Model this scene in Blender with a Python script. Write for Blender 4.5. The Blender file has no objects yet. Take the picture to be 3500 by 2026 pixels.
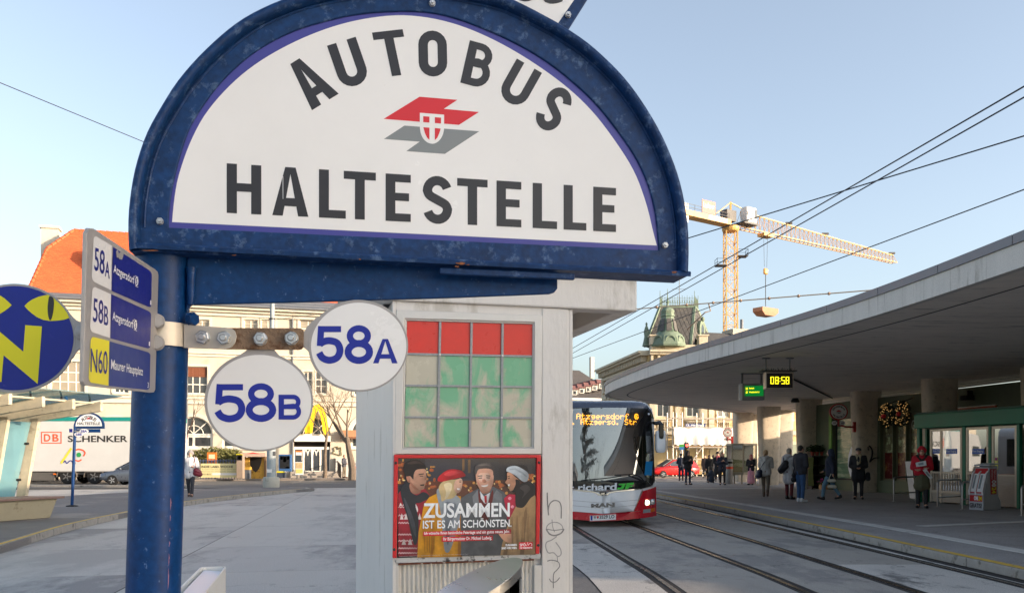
import bpy,bmesh,math,random
from mathutils import Vector,Matrix
R = math.radians
random.seed(7)
scn = bpy.context.scene
COL = scn.collection

# ------------------------------------------------------------------ camera
F,CX,HY,EZ = 3000.0,1750.0,1570.0,1.47      # focal length and principal ray in photo pixels, eye height
cam = bpy.data.cameras.new('camera'); camo = bpy.data.objects.new('camera',cam); COL.objects.link(camo)
camo.location = (0,0,EZ); camo.rotation_euler = (R(90),0,0)
cam.sensor_width = 36; cam.lens = 36*F/3500; cam.shift_y = 557/3500
cam.clip_start = 0.05; cam.clip_end = 5000
scn.camera = camo

# ------------------------------------------------------------------ sky, sun, exposure
SUN_EL,SUN_AZ = 11.0,111.7      # azimuth clockwise from +Y (camera forward)
w = bpy.data.worlds.new('World'); scn.world = w; w.use_nodes = True
nt = w.node_tree; nt.nodes.clear()
sky = nt.nodes.new('ShaderNodeTexSky'); sky.sky_type = 'NISHITA'; sky.sun_disc = False
sky.sun_elevation = R(SUN_EL); sky.sun_rotation = R(SUN_AZ)
sky.altitude = 200; sky.air_density = 1.0; sky.dust_density = 3.0; sky.ozone_density = 2.0
bg = nt.nodes.new('ShaderNodeBackground'); bg.inputs[1].default_value = 0.15
out = nt.nodes.new('ShaderNodeOutputWorld')
hs = nt.nodes.new('ShaderNodeHueSaturation'); hs.inputs['Saturation'].default_value = .67
nt.links.new(sky.outputs[0],hs.inputs['Color']); nt.links.new(hs.outputs[0],bg.inputs[0]); nt.links.new(bg.outputs[0],out.inputs[0])
sl = bpy.data.lights.new('sun','SUN'); sl.energy = 3.0; sl.angle = R(0.5); sl.color = (1.0,0.79,0.58)
so = bpy.data.objects.new('sun',sl); COL.objects.link(so)
sdir = Vector((math.sin(R(SUN_AZ))*math.cos(R(SUN_EL)),math.cos(R(SUN_AZ))*math.cos(R(SUN_EL)),math.sin(R(SUN_EL))))
so.rotation_euler = (-sdir).to_track_quat('-Z','Y').to_euler(); so.location = sdir*60
scn.view_settings.view_transform = 'Standard'; scn.view_settings.look = 'None'
scn.view_settings.exposure = 1.37; scn.view_settings.gamma = 1.0
scn.view_settings.use_curve_mapping = False

# ------------------------------------------------------------------ photo pixel -> place
def P(px,py,D): return Vector(((px-CX)/F*D,D,EZ-(py-HY)/F*D))
def G(px,py,z=0.0): return P(px,py,(EZ-z)*F/(py-HY))          # point on the ground
class Plane:
 def __init__(s,o,n):
  s.o = Vector(o); s.n = Vector(n).normalized()
  if s.n.dot(Vector((0,0,EZ))-s.o) < 0: s.n = -s.n
 def ray(s,px,py,off=0.0):
  C = Vector((0,0,EZ)); d = Vector(((px-CX)/F,1,-(py-HY)/F))
  t = ((s.o+s.n*off)-C).dot(s.n)/d.dot(s.n)
  return C+d*t
def plane_px(px0,D0,px1,D1):                                    # upright plane through two depths
 a,b = P(px0,HY,D0),P(px1,HY,D1); t = b-a
 return Plane(a,(t.y,-t.x,0))
def homog(q):                                                     # unit square -> pixel quad (TL, TR, BR, BL), v down
 (x0,y0),(x1,y1),(x2,y2),(x3,y3) = q
 dx1,dx2,sx = x1-x2,x3-x2,x0-x1+x2-x3
 dy1,dy2,sy = y1-y2,y3-y2,y0-y1+y2-y3
 den = dx1*dy2-dx2*dy1
 g = (sx*dy2-dx2*sy)/den; h = (dx1*sy-sx*dy1)/den
 a,b,c = x1-x0+g*x1,x3-x0+h*x3,x0
 d,e,f = y1-y0+g*y1,y3-y0+h*y3,y0
 def m(u,v):
  k = g*u+h*v+1
  return ((a*u+b*v+c)/k,(d*u+e*v+f)/k)
 return m
def rectq(x0,y0,x1,y1): return ((x0,y0),(x1,y0),(x1,y1),(x0,y1))
def spline(pts,n=6,closed=False):
 out = []; N = len(pts)
 rng = range(N if closed else N-1)
 for i in rng:
  g = lambda k: pts[k % N] if closed else pts[max(0,min(N-1,k))]
  p0,p1,p2,p3 = g(i-1),g(i),g(i+1),g(i+2)
  for j in range(n):
   t = j/n
   out.append(tuple(0.5*(2*b+(c-a)*t+(2*a-5*b+4*c-d)*t*t+(3*b-a-3*c+d)*t**3) for a,b,c,d in zip(p0,p1,p2,p3)))
 if not closed: out.append(tuple(pts[-1]))
 return out
def ellipse(cx,cy,rx,ry,n=48,a0=0,a1=360):
 m = n if abs(a1-a0) >= 360 else n+1
 return [(cx+rx*math.cos(R(a0+(a1-a0)*i/n)),cy+ry*math.sin(R(a0+(a1-a0)*i/n))) for i in range(m)]

# ------------------------------------------------------------------ mesh builder
class MB:
 def __init__(s): s.v = []; s.f = []
 def add(s,vs,fs):
  k = len(s.v); s.v += [tuple(v) for v in vs]; s.f += [tuple(i+k for i in f) for f in fs]; return s
 def hexa(s,b,t):                                             # two quads
  return s.add(list(b)+list(t),[(3,2,1,0),(4,5,6,7),(0,1,5,4),(1,2,6,5),(2,3,7,6),(3,0,4,7)])
 def box(s,c,d,rz=0.0):
  x,y,z = d[0]/2,d[1]/2,d[2]/2; ca,sa = math.cos(rz),math.sin(rz); c = Vector(c)
  q = [(-x,-y),(x,-y),(x,y),(-x,y)]
  f = lambda z: [c+Vector((a*ca-b*sa,a*sa+b*ca,z)) for a,b in q]
  return s.hexa(f(-z),f(z))
 def cbox(s,c,d,ch,rz=0.0):                                 # box with chamfered vertical edges and top
  x,y,z = d[0]/2,d[1]/2,d[2]/2; ca,sa = math.cos(rz),math.sin(rz); c = Vector(c)
  def ring(i,zz):
   X,Y = x-i,y-i; h = ch
   q = [(-X+h,-Y),(X-h,-Y),(X,-Y+h),(X,Y-h),(X-h,Y),(-X+h,Y),(-X,Y-h),(-X,-Y+h)]
   return [c+Vector((a*ca-b*sa,a*sa+b*ca,zz)) for a,b in q]
  return s.loft([ring(ch,-z),ring(0,-z+ch),ring(0,z-ch),ring(ch,z)])
 def loft(s,rings,closed=True,caps=True):
  n = len(rings[0]); k = len(s.v)
  for r in rings: s.v += [tuple(p) for p in r]
  for i in range(len(rings)-1):
   for j in range(n if closed else n-1):
    a,b = k+i*n+j,k+i*n+(j+1) % n
    s.f.append((a,b,b+n,a+n))
  if caps and closed:
   s.f.append(tuple(k+j for j in reversed(range(n)))); s.f.append(tuple(k+(len(rings)-1)*n+j for j in range(n)))
  return s
 def prism(s,pts,vec):                                        # polygon pushed along vec
  vec = Vector(vec); n = len(pts); pts = [Vector(p) for p in pts]
  s.add(pts+[p+vec for p in pts],[tuple(reversed(range(n))),tuple(range(n,2*n))]+[(i,(i+1) % n,n+(i+1) % n,n+i) for i in range(n)])
  return s
 def poly(s,pts): return s.add(pts,[tuple(range(len(pts)))])
 def ring(s,outer,inner,vec):                                # frame between two loops of equal length
  vec = Vector(vec); n = len(outer); O = [Vector(p) for p in outer]; I = [Vector(p) for p in inner]
  vs = O+I+[p+vec for p in O]+[p+vec for p in I]; fs = []
  for i in range(n):
   j = (i+1) % n
   fs += [(i,j,n+j,n+i),(2*n+j,2*n+i,3*n+i,3*n+j),(j,i,2*n+i,2*n+j),(n+i,n+j,3*n+j,3*n+i)]
  return s.add(vs,fs)
 def tube(s,path,r,n=8,caps=True,closed=False):
  path = [Vector(p) for p in path]; N = len(path); rr = r if isinstance(r,(list,tuple)) else [r]*N
  rings = []; up = None
  for i,p in enumerate(path):
   a = path[(i-1) % N] if (i > 0 or closed) else p; b = path[(i+1) % N] if (i < N-1 or closed) else p
   t = (b-a).normalized()
   if up is None: up = t.orthogonal().normalized()
   else:
    up = up-t*up.dot(t)
    up = up.normalized() if up.length > 1e-6 else t.orthogonal().normalized()
   sd = t.cross(up)
   rings.append([p+(up*math.cos(2*math.pi*k/n)+sd*math.sin(2*math.pi*k/n))*rr[i] for k in range(n)])
  if closed: rings.append(rings[0]); caps = False
  return s.loft(rings,True,caps)
 def bar(s,a,b,w,h=None,up=(0,0,1)):
  a,b = Vector(a),Vector(b); h = h or w; t = (b-a).normalized(); up = Vector(up)
  if abs(t.dot(up)) > .99: up = Vector((0,1,0))
  x = t.cross(up).normalized()*w/2; y = x.cross(t).normalized()*h/2
  f = lambda p: [p-x-y,p+x-y,p+x+y,p-x+y]
  return s.hexa(f(a),f(b))
 def lathe(s,prof,c=(0,0,0),n=24,a0=0.0):
  c = Vector(c)
  rings = [[c+Vector((r*math.cos(a0+2*math.pi*k/n),r*math.sin(a0+2*math.pi*k/n),z)) for k in range(n)] for r,z in prof]
  return s.loft(rings)
 def blob(s,c,r,n=12,m=8,rz=0.0):
  c = Vector(c); ca,sa = math.cos(rz),math.sin(rz); rings = []
  for i in range(m+1):
   th = math.pi*(i+.02 if i == 0 else i-.02 if i == m else i)/m
   ring = []
   for k in range(n):
    a = 2*math.pi*k/n; x,y = r[0]*math.sin(th)*math.cos(a),r[1]*math.sin(th)*math.sin(a)
    ring.append(c+Vector((x*ca-y*sa,x*sa+y*ca,-r[2]*math.cos(th))))
   rings.append(ring)
  return s.loft(rings)
 def mesh(s,name):
  me = bpy.data.meshes.new(name); me.from_pydata(s.v,[],s.f); me.validate(); return me
 def build(s,name,mat=None,parent=None,smooth=False,bevel=0.0,label=None,kind=None,fix=True):
  me = s.mesh(name)
  if fix:
   bm = bmesh.new(); bm.from_mesh(me); bmesh.ops.recalc_face_normals(bm,faces=bm.faces); bm.to_mesh(me); bm.free()
  if smooth:
   for p in me.polygons: p.use_smooth = True
   if smooth != 'all': me.set_sharp_from_angle(angle=R(40 if smooth is True else smooth))
  if mat:
   for m in (mat if isinstance(mat,(list,tuple)) else [mat]): me.materials.append(m)
  o = bpy.data.objects.new(name,me); COL.objects.link(o)
  if bevel:
   b = o.modifiers.new('bevel','BEVEL'); b.width = bevel; b.segments = 2; b.limit_method = 'ANGLE'; b.angle_limit = R(40)
  if parent: attach(o,parent)
  if label: o['label'] = label
  if kind: o['kind'] = kind
  return o
def attach(o,parent):
 o.parent = parent
 if parent.parent is None and parent.type == 'EMPTY': o.matrix_parent_inverse = Matrix.Translation(-parent.location)
def thing(name,label,cat,loc=(0,0,0),group=None):
 o = bpy.data.objects.new(name,None); COL.objects.link(o); o.location = loc; o.empty_display_size = .1
 o['label'] = label; o['category'] = cat
 if group: o['group'] = group
 return o
def tag(o,label,cat,group=None):
 o['label'] = label; o['category'] = cat
 if group: o['group'] = group
 return o
def struct(o): o['kind'] = 'structure'; return o
def copy_tree(root,loc,rz=None,label=None):
 r = root.copy(); COL.objects.link(r); r.location = loc
 if rz is not None: r.rotation_euler = (0,0,rz)
 if label: r['label'] = label
 def rec(src,dst):
  for ch in [c for c in bpy.data.objects if c.parent == src]:
   c = ch.copy(); COL.objects.link(c); c.parent = dst; c.matrix_parent_inverse = ch.matrix_parent_inverse.copy(); rec(ch,c)
 rec(root,r); return r
def offset_loop(pts,d):                                           # inset a closed 2D loop
 n = len(pts); out = []
 A = sum(pts[i][0]*pts[(i+1) % n][1]-pts[(i+1) % n][0]*pts[i][1] for i in range(n))
 sg = 1 if A > 0 else -1
 for i in range(n):
  p0,p1,p2 = Vector(pts[i-1]),Vector(pts[i]),Vector(pts[(i+1) % n])
  e1,e2 = (p1-p0).normalized(),(p2-p1).normalized()
  n1,n2 = Vector((-e1.y,e1.x))*sg,Vector((-e2.y,e2.x))*sg
  b = n1+n2; L = max(.3,1+n1.dot(n2))
  out.append(tuple(p1+b*(d/L)))
 return out
def stroke(pts,w,closed=False):                                  # 2D polyline -> list of quads
 n = len(pts); P2 = [Vector(p) for p in pts]; L,Rr = [],[]
 for i in range(n):
  a = P2[i-1] if (i > 0 or closed) else None; b = P2[(i+1) % n] if (i < n-1 or closed) else None
  e1 = (P2[i]-a).normalized() if a is not None else None; e2 = (b-P2[i]).normalized() if b is not None else None
  e1 = e1 or e2; e2 = e2 or e1
  n1,n2 = Vector((-e1.y,e1.x)),Vector((-e2.y,e2.x)); m = (n1+n2)/max(.35,1+n1.dot(n2))
  L.append(P2[i]+m*w/2); Rr.append(P2[i]-m*w/2)
 return [(L[i],L[(i+1) % n],Rr[(i+1) % n],Rr[i]) for i in range(n if closed else n-1)]

# ------------------------------------------------------------------ materials
def C(r,g,b):
 f = lambda c: (c/255/12.92) if c/255 <= .04045 else ((c/255+.055)/1.055)**2.4
 return (f(r),f(g),f(b))
MATS = {}
def mat(name,rgb,rough=.6,metal=0.0,var=.12,scale=6.0,bump=.0,bscale=60.0,emit=None,estr=1.0,stain=None,stain_amt=.5,stain_scale=3.0,
  fine=.0,spots=None,spec=.5,coat=0.0,stretch=(1,1,1),alpha=None,trans=0.0):
 if name in MATS: return MATS[name]
 m = bpy.data.materials.new(name); m.use_nodes = True; t = m.node_tree; N = t.nodes; Lk = t.links
 p = N['Principled BSDF']; p.inputs['Roughness'].default_value = rough; p.inputs['Metallic'].default_value = metal
 p.inputs['Specular IOR Level'].default_value = spec; p.inputs['Coat Weight'].default_value = coat
 p.inputs['Transmission Weight'].default_value = trans
 co = N.new('ShaderNodeTexCoord'); mp = N.new('ShaderNodeMapping'); mp.inputs['Scale'].default_value = stretch
 Lk.new(co.outputs['Object'],mp.inputs[0])
 base = (*rgb,1)
 p.inputs['Base Color'].default_value = base
 last = None
 if var > 0:
  n1 = N.new('ShaderNodeTexNoise'); n1.inputs['Scale'].default_value = scale; n1.inputs['Detail'].default_value = 8; n1.inputs['Roughness'].default_value = .65
  Lk.new(mp.outputs[0],n1.inputs['Vector'])
  r = N.new('ShaderNodeMapRange'); r.inputs[1].default_value = .25; r.inputs[2].default_value = .75
  r.inputs[3].default_value = 1-var; r.inputs[4].default_value = 1+var
  Lk.new(n1.outputs[0],r.inputs[0])
  mx = N.new('ShaderNodeVectorMath'); mx.operation = 'SCALE'; mx.inputs[0].default_value = rgb
  Lk.new(r.outputs[0],mx.inputs['Scale']); last = mx.outputs[0]
  r2 = N.new('ShaderNodeMapRange'); r2.inputs[3].default_value = max(.02,rough-.12); r2.inputs[4].default_value = min(1,rough+.12)
  Lk.new(n1.outputs[0],r2.inputs[0]); Lk.new(r2.outputs[0],p.inputs['Roughness'])
 if stain:
  n2 = N.new('ShaderNodeTexNoise'); n2.inputs['Scale'].default_value = stain_scale; n2.inputs['Detail'].default_value = 10; n2.inputs['Roughness'].default_value = .7
  Lk.new(mp.outputs[0],n2.inputs['Vector'])
  cr = N.new('ShaderNodeMapRange'); lo_ = .5+(.5-stain_amt)*.55; cr.inputs[1].default_value = lo_; cr.inputs[2].default_value = lo_+.09
  Lk.new(n2.outputs[0],cr.inputs[0])
  mm = N.new('ShaderNodeMix'); mm.data_type = 'RGBA'
  Lk.new(cr.outputs[0],mm.inputs[0])
  if last: Lk.new(last,mm.inputs[6])
  else: mm.inputs[6].default_value = base
  mm.inputs[7].default_value = (*stain,1); last = mm.outputs[2]
 if spots:                                                       # small dark stains and fine cracks
  n4 = N.new('ShaderNodeTexNoise'); n4.inputs['Scale'].default_value = spots[1]; n4.inputs['Detail'].default_value = 4; n4.inputs['Roughness'].default_value = .75; Lk.new(co.outputs['Object'],n4.inputs['Vector'])
  r4 = N.new('ShaderNodeMapRange'); r4.inputs[1].default_value = .66; r4.inputs[2].default_value = .72; r4.inputs[4].default_value = .75; Lk.new(n4.outputs[0],r4.inputs[0])
  vo = N.new('ShaderNodeTexVoronoi'); vo.feature = 'DISTANCE_TO_EDGE'; vo.inputs['Scale'].default_value = .33
  nw = N.new('ShaderNodeTexNoise'); nw.inputs['Scale'].default_value = 1.6; nw.inputs['Detail'].default_value = 6; Lk.new(co.outputs['Object'],nw.inputs['Vector'])
  av = N.new('ShaderNodeVectorMath'); av.operation = 'MULTIPLY_ADD'; av.inputs[1].default_value = (1.5,1.5,1.5); Lk.new(nw.outputs['Color'],av.inputs[0]); Lk.new(co.outputs['Object'],av.inputs[2]); Lk.new(av.outputs[0],vo.inputs['Vector'])
  r5 = N.new('ShaderNodeMapRange'); r5.inputs[1].default_value = .0; r5.inputs[2].default_value = .006; r5.inputs[3].default_value = .55; r5.inputs[4].default_value = 0; Lk.new(vo.outputs['Distance'],r5.inputs[0])
  mxx = N.new('ShaderNodeMath'); mxx.operation = 'MAXIMUM'; Lk.new(r4.outputs[0],mxx.inputs[0]); Lk.new(r5.outputs[0],mxx.inputs[1])
  m5 = N.new('ShaderNodeMix'); m5.data_type = 'RGBA'; Lk.new(mxx.outputs[0],m5.inputs[0]); Lk.new(last,m5.inputs[6]); m5.inputs[7].default_value = (*spots[0],1); last = m5.outputs[2]
 if fine:
  n3 = N.new('ShaderNodeTexNoise'); n3.inputs['Scale'].default_value = 70; n3.inputs['Detail'].default_value = 3; Lk.new(co.outputs['Object'],n3.inputs['Vector'])
  r3 = N.new('ShaderNodeMapRange'); r3.inputs[1].default_value = .3; r3.inputs[2].default_value = .7; r3.inputs[3].default_value = 1-fine; r3.inputs[4].default_value = 1+fine; Lk.new(n3.outputs[0],r3.inputs[0])
  m3 = N.new('ShaderNodeVectorMath'); m3.operation = 'SCALE'; Lk.new(last,m3.inputs[0]); Lk.new(r3.outputs[0],m3.inputs['Scale']); last = m3.outputs[0]
 if last: Lk.new(last,p.inputs['Base Color'])
 if bump > 0:
  nb = N.new('ShaderNodeTexNoise'); nb.inputs['Scale'].default_value = bscale; nb.inputs['Detail'].default_value = 6
  Lk.new(mp.outputs[0],nb.inputs['Vector'])
  bb = N.new('ShaderNodeBump'); bb.inputs['Strength'].default_value = bump; bb.inputs['Distance'].default_value = .02
  Lk.new(nb.outputs[0],bb.inputs['Height']); Lk.new(bb.outputs[0],p.inputs['Normal'])
 if emit:
  p.inputs['Emission Color'].default_value = (*emit,1); p.inputs['Emission Strength'].default_value = estr
 MATS[name] = m; return m
def glass(name,tint,refl=.25,rough=.02,milk=0.0):
 if name in MATS: return MATS[name]
 m = bpy.data.materials.new(name); m.use_nodes = True; t = m.node_tree; N = t.nodes; Lk = t.links; N.clear()
 o = N.new('ShaderNodeOutputMaterial'); tr = N.new('ShaderNodeBsdfTransparent'); tr.inputs[0].default_value = (*tint,1)
 gl = N.new('ShaderNodeBsdfGlossy'); gl.inputs['Roughness'].default_value = rough; gl.inputs[0].default_value = (1,1,1,1)
 fr = N.new('ShaderNodeLayerWeight'); fr.inputs[0].default_value = .5
 mr = N.new('ShaderNodeMapRange'); mr.inputs[3].default_value = refl; mr.inputs[4].default_value = 1.0
 pw = N.new('ShaderNodeMath'); pw.operation = 'POWER'; pw.inputs[1].default_value = 3
 Lk.new(fr.outputs['Facing'],pw.inputs[0]); Lk.new(pw.outputs[0],mr.inputs[0])
 mx = N.new('ShaderNodeMixShader'); Lk.new(mr.outputs[0],mx.inputs[0])
 src_ = tr.outputs[0]
 if milk:                                                        # tinted film: part of the light is scattered
  df = N.new('ShaderNodeBsdfTranslucent'); df.inputs[0].default_value = (*tint,1); d2 = N.new('ShaderNodeBsdfDiffuse'); d2.inputs[0].default_value = (*tint,1)
  ma = N.new('ShaderNodeMixShader'); Lk.new(df.outputs[0],ma.inputs[1]); Lk.new(d2.outputs[0],ma.inputs[2]); mk = N.new('ShaderNodeMixShader'); mk.inputs[0].default_value = milk
  Lk.new(tr.outputs[0],mk.inputs[1]); Lk.new(ma.outputs[0],mk.inputs[2]); src_ = mk.outputs[0]
 Lk.new(src_,mx.inputs[1]); Lk.new(gl.outputs[0],mx.inputs[2])
 Lk.new(mx.outputs[0],o.inputs[0]); MATS[name] = m; return m

# ------------------------------------------------------------------ lettering
TXT = {}
def text2d(s,bold=0.0):
 """outline of a string in Blender's own font, flat, fitted to the unit box (v down)"""
 k = (s,bold)
 if k in TXT: return TXT[k]
 cu = bpy.data.curves.new('t','FONT'); cu.body = s; cu.fill_mode = 'FRONT'; cu.resolution_u = 4; cu.offset = bold; cu.size = 1
 o = bpy.data.objects.new('t',cu); me = o.to_mesh()
 vs = [(v.co.x,v.co.y) for v in me.vertices]; fs = [tuple(p.vertices) for p in me.polygons]
 o.to_mesh_clear(); bpy.data.objects.remove(o); bpy.data.curves.remove(cu)
 x0,x1 = min(v[0] for v in vs),max(v[0] for v in vs); y0,y1 = min(v[1] for v in vs),max(v[1] for v in vs)
 u = [((x-x0)/max(1e-6,x1-x0),(y1-y)/max(1e-6,y1-y0)) for x,y in vs]
 TXT[k] = (u,fs,(x1-x0)/max(1e-6,y1-y0)); return TXT[k]
def put_text(mb,s,fn,bold=0.0):
 """fn(u, v) -> 3D point"""
 u,fs,ar = text2d(s,bold if s.isascii() else 0.0)
 if bold > .02 and not s.isascii():                              # thicken by shifted copies, kept apart by a hair
  e = bold*.55
  for k,(dx,dy) in enumerate(((-e,0),(e,0),(0,-e),(0,e))):
   pts = [Vector(fn(a+dx/ar,b+dy)) for a,b in u]; n = Vector((0,-1,0)); mb.add([q+n*.00002*(k+1) for q in pts],fs)
 mb.add([fn(a,b) for a,b in u],fs); return mb
def px_text(mb,s,q,pl,off,bold=0.0):
 h = homog(q); return put_text(mb,s,lambda u,v: pl.ray(*h(u,v),off),bold)
def px_poly(mb,pts,pl,off): return mb.poly([pl.ray(x,y,off) for x,y in pts])
# ================================================================== near bus stop sign
M_blue = mat('blue_paint_worn',C(14,52,98),rough=.5,var=.22,scale=30,bump=.08,bscale=90,stain=C(74,98,134),stain_amt=.41,stain_scale=38,fine=.25,spec=.3)
M_bluepole = mat('blue_paint_pole',C(2,54,106),rough=.42,var=.12,scale=12,bump=.04,bscale=120,stain=C(96,122,160),stain_amt=.30,stain_scale=80,fine=.2,spec=.28)
M_white_sign = mat('sign_white',C(236,233,230),rough=.24,var=.05,scale=2.5,stain=C(226,222,218),stain_amt=.2,stain_scale=60)
M_purple = mat('sign_border_blue',C(66,66,148),rough=.4,var=.05)
M_ink = mat('sign_ink',C(46,43,45),rough=.35,var=.08,scale=60)
M_red = mat('sign_red',C(214,38,48),rough=.4,var=.05)
M_greyink = mat('sign_grey',C(132,136,137),rough=.4,var=.04)
M_royal = mat('sign_royal_blue',C(24,40,150),rough=.4,var=.05)
M_navy = mat('sign_navy',C(26,34,128),rough=.42,var=.08,scale=40)
M_yellow = mat('sign_yellow',C(236,222,24),rough=.4,var=.04)
M_alu = mat('sign_aluminium_edge',C(164,160,158),rough=.5,metal=.25,var=.1,scale=30)
M_galv = mat('galvanised_strap',C(196,186,172),rough=.45,metal=.55,var=.15,scale=20)
M_rust = mat('rusty_strap',C(128,104,82),rough=.75,var=.35,scale=22,stain=C(98,68,44),stain_amt=.45,stain_scale=30,bump=.3,bscale=150)
M_nut = mat('zinc_nut',C(200,198,196),rough=.3,metal=.9,var=.15,scale=40)
M_white_ink = mat('white_ink',C(236,236,236),rough=.4,var=.02)
M_plate_grey = mat('plate_grey',C(168,163,160),rough=.5,metal=.2,var=.08,scale=40)

M_steel = mat('brushed_steel',C(196,192,186),rough=.3,metal=.95,var=.08,scale=3,stretch=(1,1,14))
M_black = mat('dark_void',C(16,16,17),rough=.8,var=.2)
M_black_s = mat('black_metal',C(30,29,30),rough=.45,var=.1)
M_steel_d = mat('steel_dull',C(120,118,116),rough=.5,metal=.5,var=.1)
# ================================================================== ground, roads, tracks, kerbs
M_asph = mat('asphalt',C(96,95,95),fine=.32,spots=(C(62,59,57),4.0),rough=.85,var=.2,scale=.5,bump=.3,bscale=120,stain=C(118,116,113),stain_amt=.4,stain_scale=.25)
M_plat = mat('platform_asphalt',C(146,141,138),fine=.32,spots=(C(62,59,57),4.0),rough=.7,var=.25,scale=.8,bump=.3,bscale=150,stain=C(152,148,145),stain_amt=.4,stain_scale=.5)
M_conc = mat('road_concrete',C(176,173,167),fine=.32,spots=(C(92,90,88),5.0),rough=.62,var=.12,scale=.35,bump=.12,bscale=60,stain=C(154,151,147),stain_amt=.5,stain_scale=.35,stretch=(1,.35,1))
M_concb = mat('road_concrete_b',C(170,167,162),fine=.32,spots=(C(92,90,88),5.0),rough=.62,var=.14,scale=.4,bump=.12,bscale=60,stain=C(128,127,126),stain_amt=.5,stain_scale=.5,stretch=(1,.35,1))
M_track = mat('track_concrete',C(158,151,142),fine=.32,spots=(C(62,59,57),4.0),rough=.7,var=.25,scale=.9,bump=.2,bscale=70,stain=C(132,127,122),stain_amt=.52,stain_scale=.9,stretch=(1,.4,1))
M_trackl = mat('track_concrete_light',C(184,178,170),fine=.32,spots=(C(62,59,57),4.0),rough=.75,var=.15,scale=1.2,bump=.2,bscale=70,stain=C(110,107,104),stain_amt=.42,stain_scale=1.5,stretch=(1,.4,1))
M_kerb = mat('kerb_granite',C(150,144,136),rough=.75,var=.18,scale=6,bump=.2,bscale=80,stain=C(104,98,90),stain_amt=.42,stain_scale=4)
M_kerby = mat('kerb_yellow_worn',C(206,168,60),rough=.7,var=.2,scale=8,stain=C(136,126,108),stain_amt=.42,stain_scale=6)
M_rail = mat('rail_steel',C(120,112,104),rough=.25,metal=.9,var=.2,scale=10)
M_raild = mat('rail_groove',C(34,29,27),rough=.9,var=.3,scale=20)
M_paint = mat('road_marking',C(178,176,172),rough=.7,var=.12,scale=5,stain=C(110,108,106),stain_amt=.42,stain_scale=4)
M_joint = mat('joint_fill',C(52,50,49),rough=.9,var=.2)
M_isl = mat('island_asphalt',C(112,108,106),fine=.32,spots=(C(62,59,57),4.0),rough=.8,var=.14,scale=.6,bump=.25,bscale=120,stain=C(138,131,124),stain_amt=.42,stain_scale=.4)
M_tact = mat('tactile_strip',C(196,192,186),rough=.75,var=.12,scale=4,stain=C(160,156,150),stain_amt=.42,stain_scale=2)

# base sheet: asphalt out to the horizon, at the level under the slabs
g = MB(); g.poly([(-900,-300,-.004),(900,-300,-.004),(900,1600,-.004),(-900,1600,-.004)])
struct(g.build('ground',M_asph))

def curve_at(tab,y):
 if y <= tab[0][1]: return tab[0][0]+(tab[1][0]-tab[0][0])/(tab[1][1]-tab[0][1])*(y-tab[0][1])*.0
 for (x0,y0),(x1,y1),in zip(tab,tab[1:]):
  if y <= y1:
   k = (y-y0)/(y1-y0); k = k; return x0+(x1-x0)*k
 (x0,y0),(x1,y1) = tab[-2:]; return x1+(x1-x0)/(y1-y0)*(y-y1)
def smooth_tab(tab,n=8): return [tuple(p) for p in spline(tab,n)]
T1 = smooth_tab([(2.62,-25),(2.62,0),(2.56,9.7),(2.42,13),(2.25,16),(2.02,20),(1.62,26),(.8,36),(-.6,48),(-3,64),(-6,80)])
T2 = smooth_tab([(5.24,-25),(5.24,0),(5.23,9.7),(5.18,12.5),(5.02,18),(4.78,24),(4.42,32),(3.4,44),(1.5,58),(-1.5,76),(-3,84)])
KE = smooth_tab([(6.28,-25),(6.28,0),(6.27,10.5),(6.25,13),(6.22,17),(6.05,23.4),(5.8,30),(5.45,36),(4.9,44),(4.2,54)])
LA = smooth_tab([(1.05,-60),(1.05,0),(.98,9.7),(.78,13),(.35,18),(.0,22),(-.9,30),(-2.4,42),(-5,58)])   # left border of the track slabs
APR = (-.18,.98)
# ---- concrete apron left of the tracks: slabs laid to a joint grid
apron = MB(); apron.poly([(-34,-42,-.002),(1.5,-42,-.002),(.5,20,-.002),(-3.2,46,-.002),(-34,46,-.002)])
ap = struct(apron.build('road_concrete_bed',M_joint))
a = Vector((-.157,.988,0)); b = Vector((.98,.2,0)).normalized()
o = Vector((-4.39,9.67,0))
ts = [-51,-46.6,-42.2,-37.8,-33.4,-29,-24.6,-22.2,-18,-13.5,-9.2,-5.0,-.55,1.62,5.1,9.75,14.4,18.8,23.2,27.6,32,36.4]
ws = [-24,-19.2,-14.4,-9.6,-4.8,0,4.8,9.6]
from mathutils import geometry as mgeo
rs = random.Random(5)
def slab_poly(pts,parent,name,m,z=.0,th=.03):
 return MB().prism([(p[0],p[1],z) for p in pts],(0,0,-th)).build(name,m,parent)
def clip_left_of(pts,tab,sgn=1,off=0.0):
 # keep the part of a convex polygon with x < curve (sgn=1), clip against piecewise line approximated at polygon
 out = []; n = len(pts)
 f = lambda p: sgn*(curve_at(tab,p[1])+off-p[0])
 for i in range(n):
  p,q = pts[i],pts[(i+1) % n]; fp,fq = f(p),f(q)
  if fp >= 0: out.append(p)
  if fp*fq < 0:
   k = fp/(fp-fq); out.append((p[0]+(q[0]-p[0])*k,p[1]+(q[1]-p[1])*k))
 return out
ISL = smooth_tab([(-6.6,6),(-7.2,10),(-8.05,13.9),(-9.1,18),(-9.75,21.9),(-10.35,27),(-10.35,33),(-9.9,38),(-9.4,40.5)])
gap = .012
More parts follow.
